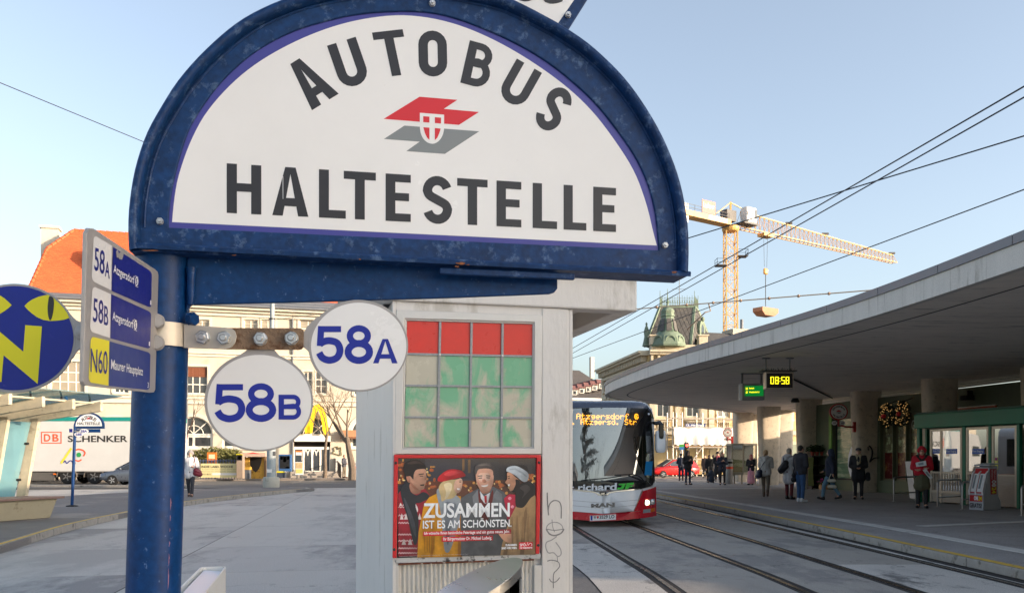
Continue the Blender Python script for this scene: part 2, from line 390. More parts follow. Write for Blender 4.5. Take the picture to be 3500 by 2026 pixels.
for i in range(len(ws)-1):
 for j in range(len(ts)-1):
  c = [o+b*ws[i]+a*ts[j],o+b*ws[i+1]+a*ts[j],o+b*ws[i+1]+a*ts[j+1],o+b*ws[i]+a*ts[j+1]]
  ce = sum(c,Vector())/4
  pts = [tuple((p+(ce-p).normalized()*gap).to_2d()) for p in c]
  if ce.x < -24 or ce.y > 46: continue
  # subdivide edges so that clipping follows the curve
  P2 = []
  for k in range(4):
   p,q = pts[k],pts[(k+1) % 4]
   for s in range(4): P2.append((p[0]+(q[0]-p[0])*s/4,p[1]+(q[1]-p[1])*s/4))
  P2 = clip_left_of(P2,LA,1,-.012)
  if len(P2) < 3: continue
  slab_poly(P2,ap,'concrete_slab',M_conc if rs.random() < .6 else M_concb)
# ---- track area: slabs between and beside the rails, rails as steel strips with grooves
tr = MB()
ys = [-25+1.2*i for i in range(100)]
tr.loft([[Vector((curve_at(LA,y),y,-.0035)),Vector((curve_at(KE,y),y,-.0035))] for y in ys],closed=False,caps=False)
trb = struct(tr.build('tram_track_bed',M_raild))
hg = 1.435/2
def strip(tabL,offL,tabR,offR,y0,y1,m,name,z=.0,n=6):
 ring = []
 L = [(curve_at(tabL,y0+(y1-y0)*k/n)+offL,y0+(y1-y0)*k/n) for k in range(n+1)]
 Rr = [(curve_at(tabR,y0+(y1-y0)*k/n)+offR,y0+(y1-y0)*k/n) for k in range(n+1)]
 mb = MB(); pts = L+Rr[::-1]
 mb.prism([(x,y,z) for x,y in pts],(0,0,-.03))
 return mb.build(name,m,trb)
rw,gw = .06,.10                                                # rail head and groove
lanes = [(LA,.02,T1,-hg-.12,'outer'),(T1,-hg+gw,T1,hg-gw,'mid'),(T1,hg+.12,T2,-hg-.12,'between'),(T2,-hg+gw,T2,hg-gw,'mid'),(T2,hg+.12,KE,-.19,'edge')]
cuts = {0: [-25,-18,-11,-5,0,5.2,8.2,11.1,15.4,20.5,27,35,46],1: [-25,-15,-6,0,6.5,12.2,18,25,34,46,60,78],2: [-25,-15,-5,1,7,13.6,20.5,29,40,55,78],
  3: [-25,-15,-6,1,7.6,12.35,19,27,38,52,78],4: [-25,-17,-9,-2,4.5,8.2,12.9,18.5,25,33,43,55]}
for i,(ta,oa,tb,ob,nm) in enumerate(lanes):
 cs = cuts[i]
 for k in range(len(cs)-1):
  y0,y1 = cs[k]+.008,cs[k+1]-.008
  m = M_track
  if i == 0: m = M_trackl if k in (4,5,6,7) else M_track
  if i == 3 and 7 < cs[k+1] <= 12.4: m = M_trackl
  if i == 4: m = M_trackl if cs[k] > 3 else M_track
  strip(ta,oa,tb,ob,y0,y1,m,'track_slab')
for tb in (T1,T2):
 for sg in (-1,1):
  q = MB(); rings = []
  for y in [-25+.8*i for i in range(138)]:
   x = curve_at(tb,y)+sg*hg
   rings.append([Vector((x-rw/2*1.0,y,.003)),Vector((x+rw/2,y,.003)),Vector((x+rw/2,y,-.01)),Vector((x-rw/2,y,-.01))])
  q.loft(rings).build('rail',M_rail,trb,smooth=True)
# ---- platform under the canopy: raised slab with a yellow edge and a light strip
PZ = .12
outer = [(curve_at(KE,y),y) for y in [-25+1.5*i for i in range(52)]]
pl = MB(); pts = outer+[(46,outer[-1][1]),(46,-25)]
pl.prism([(x,y,PZ) for x,y in pts],(0,0,-PZ+.0))
plat = struct(pl.build('platform',M_plat))
yk = -25
k = 0
while yk < 52:                                                      # kerb stones
 y1 = yk+1.95; mb = MB(); L = []; Rr = []
 for s in range(4):
  y = yk+.01+(y1-yk-.02)*s/3; x = curve_at(KE,y); L.append((x-.03,y)); Rr.append((x+.17,y))
 mb.prism([(x,y,PZ+.006) for x,y in L+Rr[::-1]],(0,0,-PZ-.004)); mb.build('kerb_stone',M_kerb,plat,bevel=.01)
 yk = y1; k += 1
def ground_strip(tab,o0,o1,y0,y1,z,m,name,parent,n=30):
 L = [(curve_at(tab,y0+(y1-y0)*k/n)+o0,y0+(y1-y0)*k/n) for k in range(n+1)]; Rr = [(curve_at(tab,y0+(y1-y0)*k/n)+o1,y0+(y1-y0)*k/n) for k in range(n+1)]
 mb = MB(); mb.loft([[Vector((p[0],p[1],z)),Vector((q[0],q[1],z))] for p,q in zip(L,Rr)],closed=False,caps=False); return mb.build(name,m,parent)
ground_strip(KE,.01,.15,-20,50,PZ+.010,M_kerby,'yellow_edge_line',plat,60)
# light guidance strip: measured on the platform
GS = smooth_tab([(7.75,-10),(7.75,4),(7.62,9.8),(7.55,12),(7.5,14.5),(7.45,18),(7.15,24),(6.75,31),(6.3,38),(5.6,48)])
ys2 = [-10+1.0*i for i in range(58)]
for k in range(0,57):
 y0,y1 = ys2[k]+.004,ys2[k+1]-.004
 mb = MB(); mb.prism([(curve_at(GS,y0)-.15,y0,PZ+.006),(curve_at(GS,y0)+.15,y0,PZ+.006),(curve_at(GS,y1)+.15,y1,PZ+.006),(curve_at(GS,y1)-.15,y1,PZ+.006)],(0,0,-.006))
 mb.build('guidance_tile',M_tact,plat)
p0,p1 = G(3150,1797,PZ),G(3560,1779,PZ)
d = (p1-p0).normalized(); nn2 = Vector((-d.y,d.x,0))
mb = MB(); mb.prism([p0+nn2*.14+Vector((0,0,.006)),p1+nn2*.14+d*6+Vector((0,0,.006)),p1-nn2*.14+d*6+Vector((0,0,.006)),p0-nn2*.14+Vector((0,0,.006))],(0,0,-.005)); mb.build('guidance_branch',M_tact,plat)
p0,p1 = G(2250,1669,PZ),G(2620,1668,PZ)
mb = MB(); mb.prism([p0+Vector((0,.4,.005)),p1+Vector((0,.4,.005)),p1+Vector((0,-.4,.005)),p0+Vector((0,-.4,.005))],(0,0,-.004)); mb.build('platform_line',M_tact,plat)
# ---- island on the left
IZ = .13
isl_pts = [(x,y) for x,y in ISL]+[(-9.3,41.3),(-9.8,42.2),(-10.8,42.8)]+[(-13.2,42.6),(-15.6,38),(-17.2,30),(-17.2,20),(-16.6,6)]
isl = struct(MB().prism([(x,y,IZ-.004) for x,y in isl_pts],(0,0,-IZ+.002)).build('traffic_island',M_isl))
path = isl_pts
def kerb_run(path,w,z,parent,m,step=1.0,inward=1,name='kerb_stone',bev=.012):
 R2 = resample_(path,step)
 for p,q in zip(R2,R2[1:]):
  p,q = Vector(p),Vector(q); t = (q-p).normalized(); n = Vector((-t.y,t.x))*inward; p2,q2 = p+t*.006,q-t*.006
  MB().prism([(p2.x,p2.y,z),(q2.x,q2.y,z),(q2.x+n.x*w,q2.y+n.y*w,z),(p2.x+n.x*w,p2.y+n.y*w,z)],(0,0,-z+.001)).build(name,m,parent,bevel=bev)
def resample_(pts,step):
 out = [pts[0]]; acc = 0
 for a_,b_ in zip(pts,pts[1:]):
  L = math.hypot(b_[0]-a_[0],b_[1]-a_[1]); s = step-acc
  while s <= L:
   k = s/L; out.append((a_[0]+(b_[0]-a_[0])*k,a_[1]+(b_[1]-a_[1])*k)); s += step
  acc = L-(s-step)
 out.append(pts[-1]); return out
kerb_run([(x,y) for x,y in isl_pts[:len(ISL)+3]],.16,IZ+.004,isl,M_kerb,1.6,1)
# worn yellow line along the kerb top
Lk = [Vector((x,y)) for x,y in ISL[:-3]]
mb = MB(); ringsL = []
for i,p in enumerate(Lk):
 t = (Lk[min(i+1,len(Lk)-1)]-Lk[max(i-1,0)]).normalized(); n = Vector((-t.y,t.x)); ringsL.append([Vector((p.x+n.x*.025,p.y+n.y*.025,IZ+.008)),Vector((p.x+n.x*.10,p.y+n.y*.10,IZ+.008))])
mb.loft(ringsL,closed=False,caps=False).build('yellow_edge_line',M_kerby,isl)
# ---- far street with lane marks, kerb and pavement in front of the left building
BL0,BL1 = Vector((-48,58)),Vector((9,74.5))                     # building line direction
bd = (BL1-BL0).normalized(); bn = Vector((bd.y,-bd.x))             # towards the street
pav = [BL0+bn*0-bd*30,BL1+bd*4,BL1+bd*4+bn*5.2,BL0+bn*5.2-bd*30]
far = struct(MB().prism([(p.x,p.y,.12) for p in pav],(0,0,-.12)).build('far_pavement',mat('far_pavement',C(150,140,132),rough=.85,var=.15,scale=1.2,stain=C(120,112,106),stain_amt=.4,stain_scale=.6)))
kerb_run([tuple(BL0+bn*5.2-bd*0),tuple(BL1+bn*5.2+bd*4)],.18,.125,far,M_kerb,2.4,1)
marks = []
for lane,y0 in ((9.0,0),(13.0,1.5)):
 s = -2
 while s < 62:
  p = BL0+bd*s+bn*(lane)
  marks.append(p); q = p+bd*3
  n2 = bn*.07
  tagm = MB().prism([(v.x,v.y,.004) for v in (p+n2,q+n2,q-n2,p-n2)],(0,0,-.006)).build('lane_mark',M_paint,None)
  tagm['kind'] = 'structure'; s += 8.5
# low kerb strip in front of the lorry
kk = G(60,1668),G(470,1660)

# ---- asphalt island the kiosk stands on, right of the concrete apron
ka = [(curve_at(LA,y)-.02,y) for y in [3+1.0*i for i in range(20)]]+[(-2.6,22),(-1.1,3)]
struct(MB().prism([(x,y,.008) for x,y in ka],(0,0,-.006)).build('kiosk_pavement',mat('kiosk_asphalt',C(104,102,101),fine=.32,spots=(C(62,59,57),4.0),rough=.85,var=.2,scale=.8,bump=.3,bscale=120,stain=C(124,121,118),stain_amt=.42,stain_scale=.7)))
# ================================================================== building helpers
M_cream = mat('plaster_cream',C(192,182,164),rough=.85,var=.07,scale=1.2,bump=.08,bscale=20,stain=C(178,166,146),stain_amt=.36,stain_scale=.8)
M_creaml = mat('plaster_trim',C(202,194,178),rough=.8,var=.06,scale=2)
M_winw = mat('window_white',C(226,220,208),rough=.5,var=.05)
M_pane = mat('window_pane_dark',C(58,62,66),rough=.06,var=.25,scale=1.0,spec=.9)
M_paneb = mat('window_pane_blind',C(150,140,122),rough=.15,var=.15,scale=1.5,spec=.8)
M_blind = mat('wood_blind',C(122,70,44),rough=.7,var=.25,scale=4,stretch=(1,1,12))
M_rooft = mat('red_tiles',C(202,98,54),rough=.75,var=.22,scale=2.2,stain=C(184,84,46),stain_amt=.45,stain_scale=9,bump=.2,bscale=12)
M_slate = mat('dark_slate',C(86,83,80),rough=.7,var=.25,scale=2,bump=.3,bscale=6,stain=C(108,102,92),stain_amt=.42,stain_scale=3)
M_patina = mat('copper_patina',C(116,130,110),rough=.65,var=.15,scale=3,stain=C(86,112,88),stain_amt=.45,stain_scale=2.5)
M_lead2 = mat('sheet_metal_roof',C(120,122,126),rough=.5,metal=.4,var=.15,scale=3)
M_stone = mat('stone_light',C(204,190,164),rough=.85,var=.1,scale=2,bump=.15,bscale=14,stain=C(160,142,112),stain_amt=.4,stain_scale=1.2)
M_ochre = mat('stone_ochre',C(206,178,126),rough=.85,var=.12,scale=2,stain=C(176,148,104),stain_amt=.4,stain_scale=1.5)
class Face:
 """upright wall face: origin, right direction; u metres along, z up, off towards the viewer"""
 def __init__(s,o,d): s.o = Vector((o[0],o[1],0)); s.d = Vector((d[0],d[1],0)).normalized(); s.n = Vector((s.d.y,-s.d.x,0))
 def at(s,u,z,off=0.0): return s.o+s.d*u+Vector((0,0,z))+s.n*off
 def box(s,mb,u0,u1,z0,z1,o0,o1):
  f = lambda off: [s.at(u0,z0,off),s.at(u1,z0,off),s.at(u1,z1,off),s.at(u0,z1,off)]
  return mb.hexa(f(o0),f(o1))
 def u_px(s,px):                                               # where a photo column meets the wall
  k = (px-CX)/F
  # o.x + u d.x = k (o.y + u d.y)
  return (k*s.o.y-s.o.x)/(s.d.x-k*s.d.y)
 def z_px(s,px,py): u = s.u_px(px); D = (s.o+s.d*u).y; return EZ-(py-HY)/F*D
def wall_with_holes(face,u0,u1,z0,z1,holes,depth,off=0.0):
 """front wall as one mesh with real openings (rectangles u0,u1,z0,z1)"""
 us = sorted({u0,u1,*[h[0] for h in holes],*[h[1] for h in holes]}); us = [u for u in us if u0 <= u <= u1]
 zs = sorted({z0,z1,*[h[2] for h in holes],*[h[3] for h in holes]}); zs = [z for z in zs if z0 <= z <= z1]
 mb = MB()
 idx = {}
 def v(u,z,o):
  k = (round(u,4),round(z,4),o)
  if k not in idx: idx[k] = len(mb.v); mb.v.append(tuple(face.at(u,z,off-(depth if o else 0))))
  return idx[k]
 inside = lambda u,z: any(h[0] < u < h[1] and h[2] < z < h[3] for h in holes)
 solid = {}
 for i in range(len(us)-1):
  for j in range(len(zs)-1): solid[i,j] = not inside((us[i]+us[i+1])/2,(zs[j]+zs[j+1])/2)
 for (i,j),s in solid.items():
  if not s: continue
  a,b,c,d = (us[i],zs[j]),(us[i+1],zs[j]),(us[i+1],zs[j+1]),(us[i],zs[j+1])
  mb.f.append((v(*a,0),v(*b,0),v(*c,0),v(*d,0))); mb.f.append((v(*d,1),v(*c,1),v(*b,1),v(*a,1)))
  for (di,dj,e) in ((0,-1,(a,b)),(1,0,(b,c)),(0,1,(c,d)),(-1,0,(d,a))):
   if not solid.get((i+di,j+dj),False): mb.f.append((v(*e[1],0),v(*e[0],0),v(*e[0],1),v(*e[1],1)))
 return mb
def window(face,parent,u0,u1,z0,z1,cols=2,rows=2,depth=.22,frame=.07,bar=.035,m=None,fm=None,transom=None,sill=True,name='window'):
 fm = fm or M_winw; m = m or M_pane; o = -depth
 mb = MB()
 for a in ((u0,u0+frame,z0,z1),(u1-frame,u1,z0,z1),(u0+frame,u1-frame,z0,z0+frame),(u0+frame,u1-frame,z1-frame,z1)): face.box(mb,*a,o,o+.07)
 W = mb.build(name,fm,parent)
 ui = [u0+frame+(u1-u0-2*frame)*i/cols for i in range(cols+1)]; zi = [z0+frame+(z1-z0-2*frame)*i/rows for i in range(rows+1)]
 if transom: zi = [z0+frame]+[z0+(z1-z0)*t for t in transom]+[z1-frame]; rows = len(zi)-1
 mb = MB()
 for u in ui[1:-1]: face.box(mb,u-bar,u+bar,z0+frame+.001,z1-frame-.001,o+.005,o+.058)
 for z in zi[1:-1]: face.box(mb,u0+frame+.001,u1-frame-.001,z-bar,z+bar,o+.008,o+.052)
 if mb.v: mb.build('glazing_bars',fm,W)
 for i in range(cols):
  for j in range(rows):
   MB().poly([face.at(ui[i],zi[j],o+.03),face.at(ui[i+1],zi[j],o+.03),face.at(ui[i+1],zi[j+1],o+.03),face.at(ui[i],zi[j+1],o+.03)]).build('pane',m,W)
 if sill: mb = MB(); face.box(mb,u0-.12,u1+.12,z0-.14,z0-.002,-depth+.0,.12); mb.build('sill',M_creaml,W,bevel=.02)
 return W
def arch_pts(u0,u1,z0,zs,n=14):
 """outline from springing over a half round"""
 c = (u0+u1)/2; r = (u1-u0)/2
 return [(u0,z0)]+[(c-r*math.cos(math.pi*i/n),zs+r*math.sin(math.pi*i/n)) for i in range(n+1)]+[(u1,z0)]

# ================================================================== cream building with the red roof (left)
def cream_building():
 # main front measured along the building line
 fc = Face(BL0-bn*0,bd)
 U = lambda px: fc.u_px(px)
 root = thing('corner_building','long cream plastered building with a steep red tiled roof on the far left','building',(*BL0,0))
 uA,uB,uC = U(-420),U(640),U(1420)
 ztop = fc.z_px(900,1062)
 # right wing wall with holes
 def wn(px0,px1,py0,py1,**k):
  return (U(px0),U(px1),fc.z_px((px0+px1)/2,py1),fc.z_px((px0+px1)/2,py0))
 hol = []; spec = []
 def addw(*a,**k):
  h = wn(*a); hol.append(h); spec.append((h,k))
 # top storey
 top = [(-260,-200),(-60,0),(140,200),(665,716),(834,881),(892,940),(1025,1082),(1110,1165)]
 for p0,p1 in top[3:]: addw(p0,p1,1092,1180,cols=2,rows=3,m=M_paneb)
 for p0,p1 in top[:3]: addw(p0,p1,1085,1190,cols=2,rows=3,m=M_paneb)
 # middle storey
 for p0,p1 in ((632,709),(1038,1068),(1078,1118)): addw(p0,p1,1252 if p0 < 700 else 1270,1345,cols=3 if p0 < 700 else 2,rows=3)
 for p0,p1 in ((816,876),(910,968)): addw(p0,p1,1262,1350,cols=2,rows=3)
 for p0,p1 in ((172,290),(-10,90),(-190,-80)): addw(p0,p1,1235,1340,cols=4,rows=3,m=M_paneb)
 for p0,p1 in ((390,440),): addw(p0,p1,1315,1342,cols=3,rows=1)
 # right of the kiosk nothing can be seen; a few more windows complete the front
 for p0,p1 in ((1210,1262),(1310,1362)): addw(p0,p1,1270,1350,cols=2,rows=3); addw(p0,p1,1092,1180,cols=2,rows=3,m=M_paneb)
 # ground floor: arched windows and the restaurant door
 gz = lambda px,py: fc.z_px(px,py)
 A = [('w',U(596),U(727),gz(660,1531),gz(660,1482)),('d',U(1005),U(1129),.12,gz(1066,1484)),('w',U(1200),U(1330),gz(1260,1531),gz(1260,1482)),('w',U(760),U(885),gz(820,1531),gz(820,1482)),('w',U(330),U(450),gz(390,1531),gz(390,1482)),('w',U(70),U(190),gz(130,1531),gz(130,1482)),('w',U(-190),U(-70),gz(-130,1531),gz(-130,1482))]
 for k,u0,u1,z0,z1 in A: hol.append((u0,u1,z0,z1+(u1-u0)/2*.94))
 wall = wall_with_holes(fc,uA,uC,0.12,ztop,hol,.35).build('wall',M_cream,root)
 # back of house: closed volume so that no light leaks
 mb = MB(); fc.box(mb,uA+.05,uC-.05,.1,ztop-.05,-12,-.9); mb.build('house_body',mat('interior_dark',C(60,52,46),rough=.9,var=.1),root)
 for h,k in spec:
  window(fc,root,*h,**k)
  mb = MB(); u0,u1,z0,z1 = h
  for a in ((u0-.18,u0-.002,z0-.02,z1+.16),(u1+.002,u1+.18,z0-.02,z1+.16),(u0-.002,u1+.002,z1+.002,z1+.16)): fc.box(mb,*a,.002,.06)
  mb.build('window_surround',M_creaml,root)
 # wooden blinds half way down on the middle storey window next to the pole
 u0,u1,z0,z1 = wn(632,709,1252,1345)
 mb = MB(); n = 12; zt = z1-.06; zb = z0+(z1-z0)*.62
 for i in range(n):
  z = zt-(zt-zb)*i/n; fc.box(mb,u0+.05,u1-.05,z-(zt-zb)/n*.86,z,-.13,-.10)
 mb.build('blind',M_blind,root)
 u0,u1,z0,z1 = wn(632,709,1194,1240)
 # arches
 for k,u0,u1,z0,z1 in A:
  r = (u1-u0)/2; c = (u0+u1)/2; H = r*.94
  n = 18
  arc = [(c-r*math.cos(math.pi*i/n),z1+H*math.sin(math.pi*i/n)) for i in range(n+1)]
  # spandrel pieces fill the corners of the square opening
  for sg in (0,1):
   half = arc[:n//2+1] if sg == 0 else arc[n//2:]
   cor = (u0,z1+H) if sg == 0 else (u1,z1+H)
   MB().prism([fc.at(*p,-.001) for p in ([cor]+half if sg == 0 else half+[cor])],-fc.n*.34).build('arch_spandrel',M_cream,root)
  outer = [(c-(r+.28)*math.cos(math.pi*i/n),z1+(H+.28)*math.sin(math.pi*i/n)) for i in range(n+1)]
  inner = [(c-(r+.01)*math.cos(math.pi*i/n),z1+(H+.01)*math.sin(math.pi*i/n)) for i in range(n+1)]
  MB().loft([[fc.at(*p,.003),fc.at(*q,.003),fc.at(*q,.07),fc.at(*p,.07)] for p,q in zip(outer,inner)]).build('arch_moulding',M_creaml,root)
  # fan light: pane, radial bars
  wnd = MB().prism([fc.at(*p,-.22) for p in arc],-fc.n*.01).build('arched_window',M_pane,root)
  mb = MB(); e = .05
  fc.box(mb,u0,u1,z1-.09,z1+.03,-.219,-.13)
  for a in (45,90,135): mb.bar(fc.at(c,z1+.02,-.18),fc.at(c+(r-.05)*math.cos(R(a)),z1+(H-.05)*math.sin(R(a)),-.18),.07,.07)
  half = [fc.at(c+r*.5*math.cos(R(t)),z1+H*.5*math.sin(R(t)),-.185) for t in range(0,181,15)]
  mb.tube(half,.035,6); mb.tube([fc.at(p[0]*.97+c*.03,p[1],-.185) for p in arc],.06,6)
  mb.build('fan_bars',M_winw,wnd)
  if k == 'w':
   window(fc,root,u0,u1,z0,z1-.1,cols=2,rows=1,frame=.16,bar=.09)
   M = MB()
  else:
   # glazed sliding doors
   dd = MB();
   d = MB(); fc.box(d,u0,u1,z1-.55,z1-.1,-.2,.25); d.build('door_canopy',M_winw,root,bevel=.02)
   dr = MB(); fc.box(dr,u0,u1,z1-1.15,z1-.95,-.22,-.1); dr = dr.build('door',M_winw,root)
   mb = MB()
   us = [0,.26,.5,.73,1.0]; zb = .62
   for i,t in enumerate(us): uu = u0+(u1-u0)*t; fc.box(mb,max(u0,uu-.07),min(u1,uu+.07),zb,z1-1.151,-.21,-.11)
   fc.box(mb,u0+.0,u1-.0,zb-.12,zb-.001,-.215,-.105)
   mb.build('door_frame',M_winw,dr)
   for i in range(4):
    a_,b_ = u0+(u1-u0)*us[i]+.07,u0+(u1-u0)*us[i+1]-.07
    fc.box(MB(),a_,b_,zb,z1-1.15,-.17,-.16).build('door_pane',M_pane,dr)
    if i in (1,2):
     mid = (a_+b_)/2; mb = MB(); zz = 1.9
     mm = lambda t: fc.at(mid+t[0],zz+t[1],-.155)
     for q in stroke(spline([(-.28,-.25),(-.24,.15),(-.14,.3),(-.03,.12),(0,-.1),(.03,.12),(.14,.3),(.24,.15),(.28,-.25)],4),.07): mb.poly([mm(v) for v in q])
     mb.build('door_mark',M_winw,dr,fix=False)
   st = MB()
   for i,(dz,dx) in enumerate(((.12,1.6),(.27,1.1),(.42,.6))): fc.box(st,u0-.3,u1+.9,dz,dz+.149,.0,dx)
   st.build('entrance_steps',mat('entrance_stone',C(150,142,134),rough=.8,var=.12,scale=2),root)
   # big golden letter over the door
   q = MB(); s = lambda t: fc.at(c-.3+t[0],z1+t[1],.35)
   w = [(-1.28,-.05),(-1.2,.9),(-1.0,1.75),(-.72,2.1),(-.4,1.75),(-.18,.95),(-.06,.1)]
   for sg in (1,-1):
    for k_,(p,r_) in enumerate(zip(spline([(x*sg,z) for x,z in w],4),spline([(x*sg,z) for x,z in w],4)[1:])): pass
    pts = spline([(x*sg,z) for x,z in w],4)
    for qd in stroke(pts,.42): q.prism([s(v) for v in qd],fc.n*.12)
   q.build('golden_letter',mat('golden_yellow',C(246,196,20),rough=.4,var=.05),root)
   # handrail of the ramp
   hr = MB()
   for i in range(6): uu = u1+.5; hr.bar(fc.at(uu,.27-.03*i,.2+.6*i),fc.at(uu,1.35-.06*i,.2+.6*i),.06)
   hr.bar(fc.at(u1+.5,1.36,.2),fc.at(u1+.5,1.06,3.3),.07); hr.bar(fc.at(u1+.5,.6,.2),fc.at(u1+.5,.3,3.3),.05)
   hr.build('ramp_railing',mat('railing_dark',C(40,36,34),rough=.6,var=.1),root)
 # door lintel panels, sign on the shop window, string courses
 for z,dz,pr in ((fc.z_px(900,1385),.35,.16),(fc.z_px(900,1225),.2,.10)):
  mb = MB(); fc.box(mb,uA-.05,uC+.05,z,z+dz,.002,pr); fc.box(mb,uA-.1,uC+.1,z+dz+.001,z+dz+.12,.002,pr+.12); mb.build('string_course',M_creaml,root,bevel=.03)
 # fine rustication joints as shallow grooves: proud bands
 for k in range(9):
  z = fc.z_px(900,1218)+.55+k*.62
  if z > ztop-1: break
  mb = MB(); fc.box(mb,uA,uC,z,z+.015,.001,.012); mb.build('plaster_band',M_creaml,root)
 # eaves cornice, gutter
 mb = MB()
 for dz0,dz1,pr in ((-.55,-.3,.18),(-.299,-.1,.42),(-.099,.08,.75)): fc.box(mb,uA-.3,uC+.3,ztop+dz0,ztop+dz1,.002,pr)
 mb.build('eaves_cornice',M_creaml,root,bevel=.03)
 mb = MB(); mb.tube([fc.at(uA-.4,ztop+.16,.82),fc.at(uC+.4,ztop+.16,.82)],.11,10); mb.build('gutter',M_lead2,root,smooth=True)
 # roof: tile courses as stepped strips
 uR = U(86)
 def slope(ua,ub,z0,z1,run,inL,inR,name,m,courses,o0=.8):
  mb = MB()
  for i in range(courses):
   t0,t1 = i/courses,(i+1)/courses
   l0,l1 = ua+inL*t0,ua+inL*t1; r0,r1 = ub-inR*t0,ub-inR*t1
   A_,B_ = o0-run*t0,o0-run*t1
   za,zb = z0+(z1-z0)*t0,z0+(z1-z0)*t1
   mb.add([fc.at(l0,za+.05,A_+.02),fc.at(r0,za+.05,A_+.02),fc.at(r1,zb,B_),fc.at(l1,zb,B_),fc.at(l0,za-.02,A_+.02),fc.at(r0,za-.02,A_+.02)],[(0,1,2,3),(4,5,1,0)])
  return mb.build(name,m,root)
 u0,u1 = U(108),uC+.3
 zr = ztop+7.6
 slope(uA-.4,u1,ztop+.2,ztop+.9,1.0,0,0,'eaves_roof',M_lead2,3)
 zh,zm,rn = ztop+6.3,ztop+4.4,5.2; km = 3.8/5.7
 u_a,u_m,u_t,u_e = U(100),U(126),U(205),U(860)
 slope(u_a,u_e,ztop+.6,zm,rn*km,u_m-u_a,0,'roof',M_rooft,22,.3)
 slope(u_m,u_e,zm,zh,rn*(1-km),u_t-u_m,0,'roof',M_rooft,11,.3-rn*km)
 R_ = lambda uu,z_,o_: fc.at(uu,z_,o_); yb = -11; ym = .3-rn*km; yt = .3-rn
 MB().add([R_(u_a,ztop+.6,.3),R_(u_m,zm,ym),R_(u_m,zm,2*yt-ym),R_(u_a,ztop+.6,2*yt-.3)],[(0,1,2,3)]).build('roof_gable',M_rooft,root)
 MB().add([R_(u_m,zm,ym),R_(u_t,zh,yt),R_(u_m,zm,2*yt-ym)],[(0,1,2)]).build('roof_hip',M_rooft,root)
 MB().add([R_(u_t,zh,yt),R_(u_e,zh,yt),R_(u_e,ztop+.6,2*yt-.3),R_(u_a,ztop+.6,2*yt-.3),R_(u_m,zm,2*yt-ym)],[(0,1,2,3,4)]).build('roof_back',M_rooft,root)
 MB().poly([fc.at(u_e,ztop+.6,.3),fc.at(u_e,zh,yt),fc.at(u_e,ztop+.6,2*yt-.3)]).build('roof_gable',M_rooft,root)
 for q0,q1 in ((R_(u_t,zh,yt),R_(u_e,zh,yt)),(R_(u_m,zm,ym),R_(u_t,zh,yt)),(R_(u_a,ztop+.6,.3),R_(u_m,zm,ym))):
  n_ = max(3,int((q1-q0).length/.45))
  for i in range(n_): MB().tube([q0.lerp(q1,i/n_),q0.lerp(q1,(i+.92)/n_)],[.15,.12],6).build('ridge_tile',M_rooft,root)
 slope(U(861),uC+.3,ztop+.55,ztop+4.6,5.0,0,0,'roof',M_rooft,20,.0)
 MB().poly([fc.at(U(861),ztop+4.6,-5),fc.at(uC+.3,ztop+4.6,-5),fc.at(uC+.3,ztop+.55,-11),fc.at(U(861),ztop+.55,-11)]).build('roof_back',M_rooft,root)
 # chimney and dormer
 c0 = U(150); mb = MB(); fc.box(mb,c0-1.4,c0-.2,ztop+3.0,ztop+6.5,-6.6,-5.6); fc.box(mb,c0-1.5,c0-.1,ztop+6.501,ztop+6.7,-6.7,-5.5); mb.build('chimney',M_creaml,root)
 cd = U(345); mb = MB()
 zz = ztop+2.6
 mb.add([fc.at(cd-.9,zz,.2-1.3),fc.at(cd+.9,zz,.2-1.3),fc.at(cd+.9,zz+1.3,.2-1.3),fc.at(cd,zz+2.2,.2-1.3),fc.at(cd-.9,zz+1.3,.2-1.3),fc.at(cd-.9,zz+1.3,-4),fc.at(cd+.9,zz+1.3,-4),fc.at(cd,zz+2.2,-4),fc.at(cd-.9,zz,-4),fc.at(cd+.9,zz,-4)],
           [(0,1,2,3,4),(4,3,7,5),(3,2,6,7),(0,4,5,8),(1,9,6,2)])
 mb.build('dormer',M_rooft,root)
 # snow hooks and downpipes
 for px in (480,640,1000):
  mb = MB(); mb.tube([fc.at(U(px),.2,.12),fc.at(U(px),ztop-.1,.12)],.07,8); mb.build('downpipe',M_lead2,root,smooth=True)
 return fc,ztop
FC,FCZ = cream_building()

